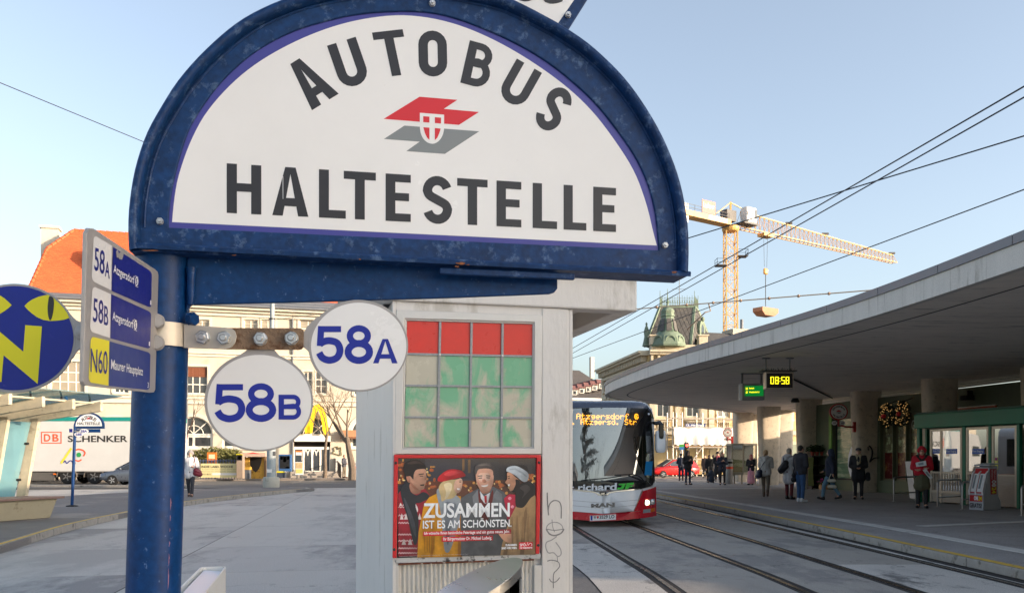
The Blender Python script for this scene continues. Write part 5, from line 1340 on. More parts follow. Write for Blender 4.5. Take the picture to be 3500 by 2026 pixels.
M_wind = glass('windscreen',(.40,.42,.42),.26,.015)
FONT5 = {'A': '01110 10001 10001 11111 10001 10001 10001','t': '01000 01000 11110 01000 01000 01001 00110','z': '00000 00000 11111 00010 00100 01000 11111','g': '00000 00000 01111 10001 01111 00001 01110',
         'e': '00000 00000 01110 10001 11111 10000 01110','r': '00000 00000 10110 11001 10000 10000 10000','s': '00000 00000 01111 10000 01110 00001 11110','d': '00001 00001 01101 10011 10001 10001 01111',
         'o': '00000 00000 01110 10001 10001 10001 01110','f': '00110 01001 01000 11100 01000 01000 01000','.': '00000 00000 00000 00000 00000 01100 01100','S': '01111 10000 10000 01110 00001 00001 11110',
         'u': '01010 00000 10001 10001 10001 10011 01101',' ': '00000 00000 00000 00000 00000 00000 00000','@': '01110 11011 10100 11101 10101 11011 01110'}
def build_bus():
 YF,XC = 19.2,(2060-CX)/F*19.2
 yaw = R(2.5)
 t = thing('city_bus','white and red city bus with amber destination text facing the camera on the tracks','bus',(XC,YF+3,0))
 W = 1.262
 def surf(x,z,off=0.0):
  """front skin: curved in plan, raked above the waist; off = proud of the skin"""
  k = min(1,abs(x)/W)
  y = .50*k**5+.05*k*k+(.065*max(0,z-.95))-(.03*max(0,.9-z))
  xx = x; yy = y-off
  return Vector((XC+xx*math.cos(yaw)-(-yy)*math.sin(yaw)*-1*0+0,YF+yy+xx*math.sin(yaw),z))
 bx = lambda X: (X-450)*.002281; bz = lambda Y: 3.006-.002281*Y
 def patch(name,pts,m,off,parent,mirror=False,grid=.05):
  """polygon in photo-region coordinates laid onto the skin, finely divided so that it follows the curve"""
  poly = [(bx(X)*1.045 if True else 0,bz(Y)) for X,Y in pts]
  out = []
  for sg in ((1,-1) if mirror else (1,)):
   bm = bmesh.new(); vs = [bm.verts.new((x*sg,z,0)) for x,z in poly]; bm.faces.new(vs)
   bmesh.ops.triangulate(bm,faces=bm.faces)
   xs = [v.co.x for v in bm.verts]
   x = min(xs)+grid
   while x < max(xs):
    bmesh.ops.bisect_plane(bm,geom=bm.verts[:]+bm.edges[:]+bm.faces[:],plane_co=(x,0,0),plane_no=(1,0,0)); x += grid
   zs = [v.co.y for v in bm.verts]; z = .95
   if min(zs) < z < max(zs): bmesh.ops.bisect_plane(bm,geom=bm.verts[:]+bm.edges[:]+bm.faces[:],plane_co=(0,z,0),plane_no=(0,1,0))
   bm.verts.ensure_lookup_table(); bm.verts.index_update()
   mb = MB(); mb.add([surf(v.co.x,v.co.y,off) for v in bm.verts],[tuple(v.index for v in f.verts) for f in bm.faces]); bm.free()
   o = mb.build(name,m,parent,smooth='all'); out.append(o)
  return out[0]
 # body shell behind the front: sides, roof
 L = 12.0
 def section(y,k=0.0,z0=.30):
  pr = [(-W,z0),(-W,2.35),(-W+.05,2.62),(-W+.20,2.76),(-W+.5,2.80),(W-.5,2.80),(W-.20,2.76),(W-.05,2.62),(W,2.35),(W,z0)]
  return [Vector((XC+x-(y-YF)*math.sin(yaw),y+x*math.sin(yaw),z)) for x,z in pr]
 MB().loft([section(YF+.62),section(YF+L)]).build('body',M_bwhite,t,smooth=True)
 # front roof dome
 rings = []
 for j,(z,sh) in enumerate(((2.55,0),(2.66,.03),(2.73,.10),(2.775,.28),(2.80,.62))):
  row = []
  for i in range(25):
   x = -W*.985+2*W*.985*i/24; k = abs(x)/W; lim = 2.35+(.45 if k < .62 else .45*(1-((k-.62)/.38)**2.2))
   zz = min(z,lim+.02) if j else 2.50 if k < .9 else 2.40
   p = surf(x,2.55,0.004); row.append(Vector((p.x,p.y+sh,zz)))
  rings.append(row)
 MB().loft(rings,closed=False,caps=False).build('front_roof',M_broof,t,smooth='all')
 # black front mask (behind glass) with real glass in front
 def full(pts): return pts+[(900-x,y) for x,y in reversed(pts)]
 maskp = [(450,170),(885,172),(925,230),(945,420),(962,700),(968,880),(930,930),(820,952),(450,962)]
 # opaque parts: destination surround, pillars, lower band
 win = [(450,355),(752,368),(736,440),(742,570),(775,690),(830,800),(868,872),(450,875)]
 patch('pillar',[(885,172),(925,230),(945,420),(962,700),(968,880),(930,930),(868,872),(830,800),(775,690),(742,570),(736,440),(752,368),(830,262),(868,190)],M_bblack,.0,t,True)
 # side window inset in the right pillar region
 patch('corner_glass',[(756,450),(915,440),(935,700),(940,850),(880,850),(838,790),(790,700),(760,600)],M_wind,.006,t,True)
 patch('lower_mask',full([(450,876),(868,873),(928,930),(820,951),(450,961)]),M_bblack,.0,t)
 mp = patch('destination_box',full([(450,172),(884,173),(866,190),(829,262),(752,366),(450,354)]),mat('display_back',C(92,94,94),rough=.35,var=.08,scale=2),-.05,t)
 ws = patch('windscreen',full([(450,172),(886,174),(866,190),(830,262),(750,368),(734,440),(740,570),(773,690),(828,800),(866,873),(450,876)]),M_wind,.012,t)
 # LED dots
 def led(line,X0,X1,Y0,Y1):
  cols = []
  for ch in line: cols += [[row[c] == '1' for row in FONT5[ch].split()] for c in range(5)]+[[False]*7]
  n = len(cols); mb = MB(); dx = (X1-X0)/n; dy = (Y1-Y0)/7
  for i,col in enumerate(cols):
   for j,on in enumerate(col):
    if not on: continue
    X,Y = X0+dx*(i+.5),Y0+dy*(j+.5); w_,h_ = dx*.44,dy*.40
    q = [surf(bx(a)*1.045,bz(b),-.04) for a,b in ((X-w_,Y-h_),(X+w_,Y-h_),(X+w_,Y+h_),(X-w_,Y+h_))]
    mb.add(q,[(0,1,2,3)])
  o = mb.build('destination_text',M_led,mp,fix=False); o['kind'] = 'stuff'
 led('Atzgersdorf @',212,800,228,282); led('u. Atzgersd. Str.',128,824,282,336)
 # white nose, red corners, bumper
 patch('nose_panel',full([(450,985),(500,984),(820,957),(734,1166),(450,1190)]),M_bwhite,.012,t)
 patch('white_sweep',[(822,958),(925,942),(962,912),(978,880),(983,925),(972,938),(830,974)],M_bwhite,.010,t,True)
 patch('red_corner',[(829,976),(973,941),(982,940),(984,1226),(940,1230),(786,1237),(802,1166),(740,1168)],M_bred,.008,t,True)
 patch('bumper',full([(450,1192),(736,1169),(799,1168),(783,1238),(570,1256),(450,1262)]),M_bred,.016,t)
 patch('chrome_trim',full([(450,1008),(482,1002),(512,984),(560,973),(822,948),(822,956),(560,983),(520,992),(490,1014),(450,1020)]),M_chrome,.022,t)
 bd_ = patch('badge',full([(450,984),(485,982),(475,1004),(450,1014)]),M_bblack,.026,t)
 li = [(430,1012),(432,996),(444,990),(452,992),(462,988),(468,994),(462,1002),(464,1012),(458,1012),(456,1004),(446,1004),(444,1012),(438,1012),(440,1002),(434,1004)]
 patch('badge_animal',li,M_chrome,.030,bd_)
 for Y0,Y1 in ((1062,1065),(1112,1115)):
  patch('panel_groove',full([(450,Y0+24),(775-(Y0-1062)*.4,Y0-4),(775-(Y0-1062)*.4,Y1-4),(450,Y1+24)]),M_plate_grey,.0135,t)
 def stxt(s,q,m,off,bold,name,parent=t,shear=0.0):
  h = homog(q); u,fs,_ = text2d(s,bold)
  mb = MB(); mb.add([surf(bx(h(a,b)[0])*1.045,bz(h(a,b)[1]),off) for a,b in u],fs); return mb.build(name,m,parent,fix=False)
 stxt('dr.',((118,916),(200,912),(198,970),(114,975)),M_white_b,.006,.03,'operator_lettering'); stxt('richard',((226,908),(582,895),(578,966),(222,972)),M_white_b,.006,.03,'operator_lettering')
 patch('operator_logo',[(600,905),(662,900),(655,925),(640,952),(612,960),(580,958),(588,940),(620,938),(632,918),(598,918)],M_bgreen,.007,t)
 patch('operator_logo',[(672,898),(742,893),(736,915),(700,918),(698,925),(728,924),(722,935),(695,937),(685,956),(652,958),(662,930)],M_bgreen,.007,t)
 M_rd = mat('badge_letter',C(110,112,118),rough=.2,metal=.8,var=.1)
 stxt('MAN',((342,1094),(560,1084),(558,1126),(341,1132)),M_rd,.02,.06,'maker_lettering')
 # number plate
 pl_ = patch('number_plate',[(330,1204),(570,1190),(570,1250),(330,1263)],M_white_sign,.03,t)
 patch('plate_band',[(336,1208),(354,1207),(354,1252),(336,1253)],M_royal,.032,pl_)
 for a,b in (((332,1205),(568,1192)),((332,1259),(568,1247))): patch('plate_border',[(a[0],a[1]),(b[0],b[1]),(b[0],b[1]+4),(a[0],a[1]+4)],M_red,.032,pl_)
 stxt('W',((364,1208),(388,1207),(388,1240),(364,1241)),M_ink,.033,.02,'plate_lettering',pl_); patch('plate_crest',[(393,1212),(412,1211),(411,1228),(402,1238),(394,1229)],M_red,.033,pl_)
 stxt('3529 LO',((418,1206),(556,1199),(556,1232),(418,1239)),M_ink,.033,.02,'plate_lettering',pl_)
 # lamps
 for sg in (1,-1):
  c = lambda X,Y,o: surf(sg*bx(X)*1.045,bz(Y),o)
  def lamp(name,X,Y,r,m):
   p = c(X,Y,.02); mb = MB(); nrm = (surf(sg*bx(X)*1.045,bz(Y),.1)-surf(sg*bx(X)*1.045,bz(Y),0)).normalized()
   x_ = nrm.cross(Vector((0,0,1))).normalized(); y_ = x_.cross(nrm)
   rg = lambda rr,k: [p+(x_*math.cos(R(a))+y_*math.sin(R(a)))*rr+nrm*k for a in range(0,360,24)]
   mb.loft([rg(r,0),rg(r,.008),rg(r*.6,.02)]); mb.build(name,m,hl,smooth='all')
  q = [(848,1066),(962,1056),(968,1100),(955,1112),(850,1120),(842,1100)]
  q = q if sg == 1 else [(900-x,y) for x,y in q]
  hl = patch('headlight',q,M_lampg,.012,t)
  lamp('lit_lamp',868,1088,.062,M_headl); lamp('lamp_lens',928,1084,.06,M_lampg)
  q = [(832,1154),(910,1150),(908,1184),(828,1190)]; q = q if sg == 1 else [(900-x,y) for x,y in q]
  patch('fog_light',q,M_lampg,.012,t)
  q = [(914,1150),(966,1144),(962,1178),(912,1184)]; q = q if sg == 1 else [(900-x,y) for x,y in q]
  patch('indicator',q,M_orange,.012,t)
  p = c(898,230,.01); MB().blob(p,(.03,.02,.03)).build('roof_marker_lamp',M_lampg,t,smooth='all')
 # wipers
 def onf(X,Y,off): return surf(bx(X)*1.045,bz(Y),off)
 for A,B,C_ in (((560,822),(760,820),(850,890)),((250,872),(480,850),(620,830))):
  MB().tube([onf(*p,.03) for p in spline([A,B,C_],6)],.012,6).build('wiper',M_rubber,t)
 MB().tube([onf(*p,.035) for p in ((690,826),(780,860),(850,893))],[.012,.018,.022],6).build('wiper_arm',M_rubber,t)
 # mirrors
 for sg in (1,-1):
  m0 = surf(sg*W*.93,2.30,.02); x = lambda X: XC+sg*bx(X)*1.045*(1 if sg > 0 else 1)
  yy = m0.y-.10
  arm = MB(); arm.tube([m0,Vector((x(965),yy,bz(318))),Vector((x(1000),yy-.02,bz(312))),Vector((x(1018),yy-.02,bz(335)))],[.03,.045,.05,.045],10)
  mi = arm.build('mirror',M_bblack,t,smooth=True)
  prof = [(-.15,.0),(.15,.0)]
  def shell(x0,x1,z0,z1,y0,y1,name,m,r=.05):
   cx,hw = (x0+x1)/2,abs(x1-x0)/2; ring = lambda k,y: [Vector((cx+math.copysign(abs(math.cos(R(a)))**.5,math.cos(R(a)))*hw*k,y,(z0+z1)/2+math.copysign(abs(math.sin(R(a)))**.4,math.sin(R(a)))*abs(z1-z0)/2*k)) for a in range(0,360,12)]
   MB().loft([ring(.8,y0),ring(1,y0+.03),ring(1,y1-.03),ring(.8,y1)]).build(name,m,mi,smooth=True)
  shell(x(985),x(1032),bz(470),bz(318),yy-.16,yy-.02,'mirror_cap',M_bblack)
  shell(x(962),x(1055),bz(606),bz(385),yy-.12,yy+.10,'mirror_housing',M_bwhite)
 # interior: floor, dash, driver screen, steering, yellow rail, blue card
 MB().box((XC,YF+1.6,.80),(2.3,1.7,.25)).build('dashboard',mat('dash_dark',C(40,40,43),rough=.6,var=.1),t)
 MB().box((XC,YF+6,1.3),(2.35,.1,2.2)).build('cabin_bulkhead',mat('cabin_grey',C(58,58,62),rough=.8,var=.2,scale=1),t)
 MB().box((XC+.75,YF+2.3,1.5),(.5,.25,1.0)).build('driver_seat',mat('seat_dark',C(46,48,58),rough=.8),t)
 MB().tube([Vector((XC+.62+.24*math.cos(R(a)),YF+1.4+.12*math.sin(R(a)),1.14+.12*math.sin(R(a)))) for a in range(0,360,20)],.02,6,closed=True).build('steering_wheel',M_rubber,t)
 M_yr = mat('grab_rail_yellow',C(232,190,30),rough=.4)
 MB().tube([Vector((XC-.75,YF+.7,.98)),Vector((XC-.75,YF+.68,1.11)),Vector((XC-.40,YF+.66,1.11)),Vector((XC-.37,YF+.66,.98))],.028,8).build('grab_rail',M_yr,t,smooth=True)
 MB().tube([Vector((XC+.04,YF+1.9,.9)),Vector((XC+.04,YF+1.9,2.4))],.03,8).build('grab_pole',M_winw,t)
 patch('blue_card',[(862,690),(943,688),(925,826),(846,823)],mat('card_blue',C(26,130,190),rough=.5,var=.08),.008,t)
 MB().box((XC-.1,YF+.78,1.17),(.13,.02,.08)).build('permit_card',M_white_sign,t)
 # wheels
 for sx in (-1,1):
  for yy in (2.75,8.7):
   c = Vector((XC+sx*(W-.17),YF+yy,.48))
   prof = [(.30,-.14),(.46,-.15),(.49,-.10),(.49,.10),(.46,.15),(.30,.14)]
   rings = [[c+Vector((z_,r_*math.cos(R(a)),r_*math.sin(R(a)))) for a in range(0,360,15)] for r_,z_ in prof]
   wl = MB().loft(rings).build('wheel',M_rubber,t,smooth=True)
   MB().loft([[c+Vector((sx*.10,r_*math.cos(R(a)),r_*math.sin(R(a)))) for a in range(0,360,15)] for r_ in (.29,.05)]).build('rim',M_steel_d,wl)
 MB().box((XC,YF+3.6,.42),(2.2,5.6,.2)).build('underbody',M_black,t)
 # side windows band
 for sx in (-1,1):
  MB().box((XC+sx*(W+.004),YF+6.2,1.75),(.012,10.4,1.1)).build('side_windows',M_pane,t)
  MB().box((XC+sx*(W+.004),YF+6.4,.62),(.012,10.6,.55)).build('red_side_stripe',M_bred,t)
 return t
build_bus()

# ================================================================== cars and lorry
def wheel(parent,c,r,wdt,ax,rimm):
 ax = Vector(ax).normalized(); up = Vector((0,0,1)); fw = ax.cross(up)
 ring = lambda rr,k: [c+ax*k+(fw*math.cos(R(a))+up*math.sin(R(a)))*rr for a in range(0,360,15)]
 wl = MB().loft([ring(r*.62,-wdt/2),ring(r*.92,-wdt/2),ring(r,-wdt/4),ring(r,wdt/4),ring(r*.92,wdt/2),ring(r*.62,wdt/2)]).build('wheel',M_rubber,parent,smooth=True)
 for sg in (-1,1):
  mb = MB(); mb.loft([ring(r*.61,sg*wdt*.42),ring(r*.2,sg*wdt*.46),ring(r*.02,sg*wdt*.46)])
  for k in range(5):
   a = R(72*k); d = fw*math.cos(a)+up*math.sin(a); mb.bar(c+ax*sg*wdt*.48+d*r*.1,c+ax*sg*wdt*.48+d*r*.58,r*.16,r*.06,ax)
  mb.build('rim',rimm,wl)
def car(label,paint,pos,heading,L=4.2,H=1.48,Wd=1.74,van=False):
 """pos = centre on the ground, heading = direction of travel (angle in plan)"""
 t = thing('car',label,'car',pos); p0 = Vector(pos); fx = Vector((math.cos(heading),math.sin(heading),0)); sx = Vector((-fx.y,fx.x,0))
 s = L/4.2; hk = H/1.48
 # stations along the car: x, half width low, waist height, half width waist, roof height, half width roof
 st = [(-2.08,.62,.72,.66),(-2.0,.78,.86,.80),(-1.3,.84,.93,.86),(0,.86,.92,.87),(.9,.85,.90,.86),(1.5,.83,.82,.82),(1.95,.76,.70,.74),(2.1,.58,.58,.58)]
 def pt(x,y,z): return p0+fx*x*s+sx*y*Wd/1.74+Vector((0,0,z*hk))
 rings = []
 for x,wl,zw,ww in st:
  zb = .24 if abs(x) < 1.9 else .34
  rings.append([pt(x,-wl*.96,zb),pt(x,-wl,zb+.15),pt(x,-ww,zw-.18),pt(x,-ww*.96,zw),pt(x,0,zw+.03),pt(x,ww*.96,zw),pt(x,ww,zw-.18),pt(x,wl,zb+.15),pt(x,wl*.96,zb)])
 MB().loft(rings).build('body',paint,t,smooth='all')
 gh = [(-1.98,.87,.70,.88),(-1.55,.90,.70,1.38),(-.5,.92,.66,1.48),(.25,.91,.64,1.44),(1.22,.87,.70,.90)]
 if van: gh = [(-2.0,.87,.74,1.0),(-1.85,.9,.74,1.44),(-.4,.92,.72,1.48),(.45,.91,.68,1.40),(1.3,.87,.72,.92)]
 rings = []
 for x,zb,wr,zr in gh:
  wb = .80; k = max(.02,(zr-zb)/.56); wt = wb+(wr*.92-wb)*k
  rings.append([pt(x,-wb,zb-.02),pt(x,-wt,zr-.04),pt(x,-wt*.8,zr),pt(x,wt*.8,zr),pt(x,wt,zr-.04),pt(x,wb,zb-.02)])
 MB().loft(rings).build('cabin',paint,t,smooth=True)
 # glass
 off = .012
 for sg in (-1,1):
  def gp(x,zb,zt):
   return x
  q = [(-1.42,.95),(-1.25,1.32),(-.62,1.37),(-.62,.95)]; q2 = [(-.54,.95),(-.54,1.38),(.18,1.35),(.98,.95)]
  for qq in (q,q2):
   MB().prism([pt(x,sg*((.80-(z-.9)*.30)+off+.02),z) for x,z in qq],-sx*sg*.01).build('side_window',M_pane,t)
 MB().prism([pt(1.20,-.62,.94),pt(1.20,.62,.94),pt(.34,.50,1.42),pt(.34,-.50,1.42)],(fx*.02+Vector((0,0,.025)))).build('windscreen',M_pane,t)
 MB().prism([pt(-1.99,-.6,.96),pt(-1.99,.6,.96),pt(-1.60,.52,1.36),pt(-1.60,-.52,1.36)],(-fx*.03+Vector((0,0,.02)))).build('rear_window',M_pane,t)
 for sg in (-1,1):
  MB().blob(pt(1.93,sg*.58,.62),(.14,.10,.09),10,6,heading).build('headlight',M_lampg,t,smooth='all')
  MB().blob(pt(-2.03,sg*.62,.78),(.07,.09,.12),10,6,heading).build('tail_light',M_bred,t,smooth='all')
  MB().blob(pt(.78,sg*.98,.98),(.08,.09,.07),10,6,heading).build('mirror',paint,t,smooth='all')
  for x in (-1.28,1.28): wheel(t,pt(x,sg*.76,.31/hk),.31,.2,sx,M_lampg)
 MB().box(pt(2.06,0,.42),(.12,1.1,.14),heading).build('grille',M_black_s,t)
 return t
M_cred = mat('car_red',C(206,34,30),rough=.25,coat=.6,var=.04); M_csil = mat('car_silver',C(112,118,128),rough=.3,metal=.5,coat=.5,var=.04); M_cwhite = mat('car_white',C(222,222,224),rough=.3,coat=.5,var=.03)
q = G(2300,1632); car('red compact car passing behind the waiting men',M_cred,(q.x,q.y,0),R(196),4.1,1.5)
q = P(2285,HY,82); car('white car passing behind the red car',M_cwhite,(q.x,q.y,0),R(190),4.4,1.75,van=True)
D = 50.5; car('silver car beside the lorry, partly hidden by the blue pole',M_csil,(x_at(356,D)+2.15,D,0),R(180),4.3,1.45)
def lorry():
 D = 53.0; X = lambda p: x_at(p,D); Z = lambda p: z_at(p,D)
 x0,x1 = X(45),X(585)
 t = thing('lorry','white freight lorry trailer with DB Schenker lettering and teal top edge','lorry',((x0+x1)/2,D+1.2,0))
 M_tw = mat('trailer_white',C(206,204,200),rough=.4,var=.05,scale=1); M_tt = mat('trailer_teal',C(30,140,130),rough=.4); M_td = mat('trailer_under',C(92,88,84),rough=.7,var=.15)
 zt,zb = Z(1424),Z(1610)
 MB().box(((x0+x1)/2,D+1.27,(zt-.26+zb)/2),(x1-x0,2.54,zt-.26-zb)).build('box_body',M_tw,t,bevel=.02)
 MB().box(((x0+x1)/2,D+1.27,zt-.13),(x1-x0+.01,2.56,.255)).build('teal_top',M_tt,t)
 MB().box(((x0+x1)/2,D+1.27,zb-.10),(x1-x0-.2,2.2,.18)).build('chassis',M_td,t)
 MB().box(((X(96)+X(185))/2,D+.3,(Z(1613)+Z(1642))/2),(X(185)-X(96),.5,Z(1613)-Z(1642))).build('side_guard',M_td,t,bevel=.03)
 for px in (227,320):
  for dy in (.18,2.2): wheel(t,Vector((X(px),D+dy,.46)),.46,.3,(0,1,0),M_steel_d)
  arc = [(X(px)+.6*math.cos(R(a)),min(zb-.06,.42+.6*math.sin(R(a)))) for a in range(0,181,15)]
  MB().loft([[Vector((x,D-.02,z)),Vector((x,D+.5,z)),Vector((x,D+.5,z+.05)),Vector((x,D-.02,z+.05))] for x,z in arc]).build('mudguard',M_td,t)
 for px in (187,362): MB().box((X(px),D-.01,Z(1619)),(.16,.04,.08)).build('marker_lamp',M_orange,t)
 # tractor cab at the left
 cb = MB(); cx = x0-1.9
 pr = [(-1.1,.5),(-1.15,1.6),(-1.0,2.6),(-.6,3.5),(1.2,3.7),(1.2,.5)]
 cb.prism([(cx+a,D+.05,b) for a,b in pr],(0,2.44,0)); cb.build('cab',M_tw,t,bevel=.06)
 MB().prism([(cx-.75,D+.03,1.75),(cx-.65,D+.03,2.55),(cx+.3,D+.03,2.6),(cx+.3,D+.03,1.75)],(0,.01,0)).build('cab_window',M_pane,t)
 for dx in (-.2,): wheel(t,Vector((cx+dx,D+.2,.51)),.51,.3,(0,1,0),M_steel_d)
 g = lambda p: (.3153*p[0],1320+.3153*p[1])
 f = lambda p,o=.012: Vector((X(g(p)[0]),D-o,Z(g(p)[1])))
 M_do = mat('logo_orange',C(222,92,50),rough=.5); M_dk = mat('logo_dark',C(48,44,38),rough=.5)
 fr = [(447,490),(668,490),(668,618),(447,618)]
 lg = MB().ring([f(p) for p in fr],[f(p) for p in ((457,500),(658,500),(658,608),(457,608))],(0,.008,0)).build('logo_frame',M_do,t)
 for s,q,m in (('D',rectq(478,515,548,596),M_do),('B',rectq(570,515,638,596),M_do),('SCHENKER',rectq(736,532,1384,603),M_dk)):
  h = homog(q); put_text(MB(),s,lambda u,v: f(h(u,v)),.02).build('lettering',m,t,fix=False)
 for pts,w_,m in ((((775,668),(662,832)),26,mat('logo_yellow',C(226,206,70))),(spline([(815,692),(850,680),(900,692),(922,720),(905,755)],5),16,M_do),(spline([(800,790),(850,808),(885,790)],4),14,M_do),(spline([(690,825),(705,805),(725,832),(750,810),(775,805),(795,832),(820,832)],4),11,M_navy)):
  mb = MB()
  for q in stroke(list(pts),w_): mb.poly([f(v) for v in q])
  mb.build('logo_stroke',m,t,fix=False)
 MB().poly([f(p) for p in ellipse(855,740,26,26,20)]).build('logo_dot',mat('logo_dot_green',C(40,150,80)),t,fix=False)
lorry()
kb = struct(MB().prism([(x_at(55,47.5),47.5,.1),(x_at(640,46),46,.1),(x_at(640,46.9),46.9,.1),(x_at(55,48.6),48.6,.1)],(0,0,-.1)).build('median_kerb',M_kerb))
# ================================================================== green pavilion with the glass doors
M_pglass = glass('pavilion_glass',(.45,.43,.38),.5,.02)
M_brush = mat('pavilion_steel',C(150,142,132),rough=.4,metal=.6,var=.15,scale=5,stretch=(1,1,8))
M_signblue = mat('sign_blue_bright',C(34,84,176),rough=.4,var=.05)
def pavilion():
 A = P(3138,HY,28.0); dr = Vector((.27,-.963,0)).normalized(); B = A+dr*9
 pv = Plane(A,(dr.y,-dr.x,0)); n = pv.n; back = -n
 fc = Face(A.to_2d(),dr.to_2d())
 t = thing('ticket_pavilion','green framed glazed station pavilion with Kein Eingang signs on its doors','pavilion',(A.x,A.y,PZ))
 u = fc.u_px
 z = lambda px,py: fc.z_px(px,py)
 zt0,zt1 = 2.46,2.90
 def fb(name,u0,u1,z0,z1,o0,o1,m,par=t,bev=.0): mb = MB(); fc.box(mb,u0,u1,z0,z1,o0,o1); return mb.build(name,m,par,bevel=bev)
 U1 = 9.0
 fb('fascia',-.05,U1,zt0,zt1,-.3,.12,M_green,bev=.02)
 MB().prism([fc.at(-.05,zt1-.02,.05),fc.at(U1,zt1-.02,.05),fc.at(U1,zt1-.02,-2.6),fc.at(-.05,zt1-.02,-2.6)],(0,0,.08)).build('roof',mat('pavilion_roof',C(60,90,74),rough=.6,var=.1),t)
 fb('rear_wall',0,U1,PZ,zt0,-2.6,-2.5,mat('pavilion_rear',C(112,108,98),rough=.8,var=.15,scale=1.5))
 fb('side_wall',-.05,.02,PZ,zt0-.001,-2.49,-.31,M_green)
 for px in ((3138,3147),(3293,3303),(3382,3391),(3479,3489)): fb('post',u(px[0]),u(px[1]),PZ,zt0-.001,-.06,.05,M_green,bev=.008)
 for k in range(3): fb('post',u(3489)+1.3*(k+1),u(3489)+1.3*(k+1)+.09,PZ,zt0-.001,-.06,.05,M_green)
 # open doorway, sliding leaf behind
 def door(px0,px1,off,glass_bottom,bars,name='door'):
  u0,u1 = u(px0),u(px1); zt = zt0-.04; fw = .07
  d = fb(name,u0,u1,zt-fw,zt,off,off+.05,M_salu)
  fb('stile',u0,u0+fw,PZ+.03,zt-fw-.001,off,off+.05,M_salu,d); fb('stile',u1-fw,u1,PZ+.03,zt-fw-.001,off,off+.05,M_salu,d)
  fb('glass',u0+fw,u1-fw,glass_bottom,zt-fw,off+.02,off+.028,M_pglass,d)
  if bars:
   fb('rail',u0+fw,u1-fw,glass_bottom-.05,glass_bottom-.001,off+.001,off+.06,M_salu,d); fb('rail',u0+fw,u1-fw,.45,.52,off+.001,off+.06,M_salu,d)
   nb = 7
   for i in range(nb): x = u0+fw+(u1-u0-2*fw)*(i+.5)/nb; MB().tube([fc.at(x,.52,off+.05),fc.at(x,glass_bottom-.05,off+.05)],.013,6).build('door_bar',M_salu,d)
   fb('lower_panel',u0+fw,u1-fw,PZ+.05,.449,off+.01,off+.03,M_brush,d)
   fb('lower_glass',u0+fw,u1-fw,.52,glass_bottom-.05,off+.01,off+.018,M_pglass,d)
  else:
   fb('rail',u0+fw,u1-fw,glass_bottom-.05,glass_bottom-.001,off+.001,off+.05,M_salu,d); fb('lower_panel',u0+fw,u1-fw,PZ+.03,glass_bottom-.051,off+.01,off+.03,M_brush,d)
  return d
 d1 = door(3217,3292,.0,1.10,True); d2 = door(3304,3381,-.02,1.10,True); d3 = door(3392,3478,-.02,1.06,False,'window_panel'); d0 = door(3168,3216,-.16,1.10,True)
 for k in range(4):
  u0 = u(3489)+.1+1.3*k; d_ = fb('window_panel',u0,u0+1.18,2.34,2.42,-.02,.03,M_salu); fb('glass',u0+.06,u0+1.12,1.06,2.34,.0,.008,M_pglass,d_); fb('lower_panel',u0+.02,u0+1.16,PZ+.03,1.05,.0,.02,M_brush,d_)
 def plate(px0,px1,py0,py1,off,par):
  u0,u1,z1,z0 = u(px0),u(px1),z((px0+px1)/2,py0),z((px0+px1)/2,py1)
  p = fb('notice_plate',u0,u1,z0,z1,off,off+.006,M_signblue,par)
  put_text(MB(),'Kein Eingang',lambda a,b: fc.at(u0+(u1-u0)*(.06+.88*a),z1-(z1-z0)*(.22+.58*b),off+.009),.01).build('plate_lettering',M_white_b,p,fix=False)
 plate(3237,3274,1533,1550,.03,d1); plate(3324,3365,1533,1550,.01,d2); plate(3177,3214,1533,1549,-.13,d0)
 fb('sticker',u(3401),u(3412),z(3406,1605),z(3406,1562),.012,.016,mat('sticker_yellow',C(214,206,110),rough=.5),d3)
 fb('sticker_mark',u(3402),u(3411),z(3406,1573),z(3406,1563),.0165,.018,mat('sticker_violet',C(150,50,110),rough=.5),d3)
 fb('route_map',u(3408),u(3456),z(3430,1600),z(3430,1465),-.12,-.11,mat('route_map_paper',C(196,186,160),rough=.6,var=.15,scale=6),t)
pavilion()
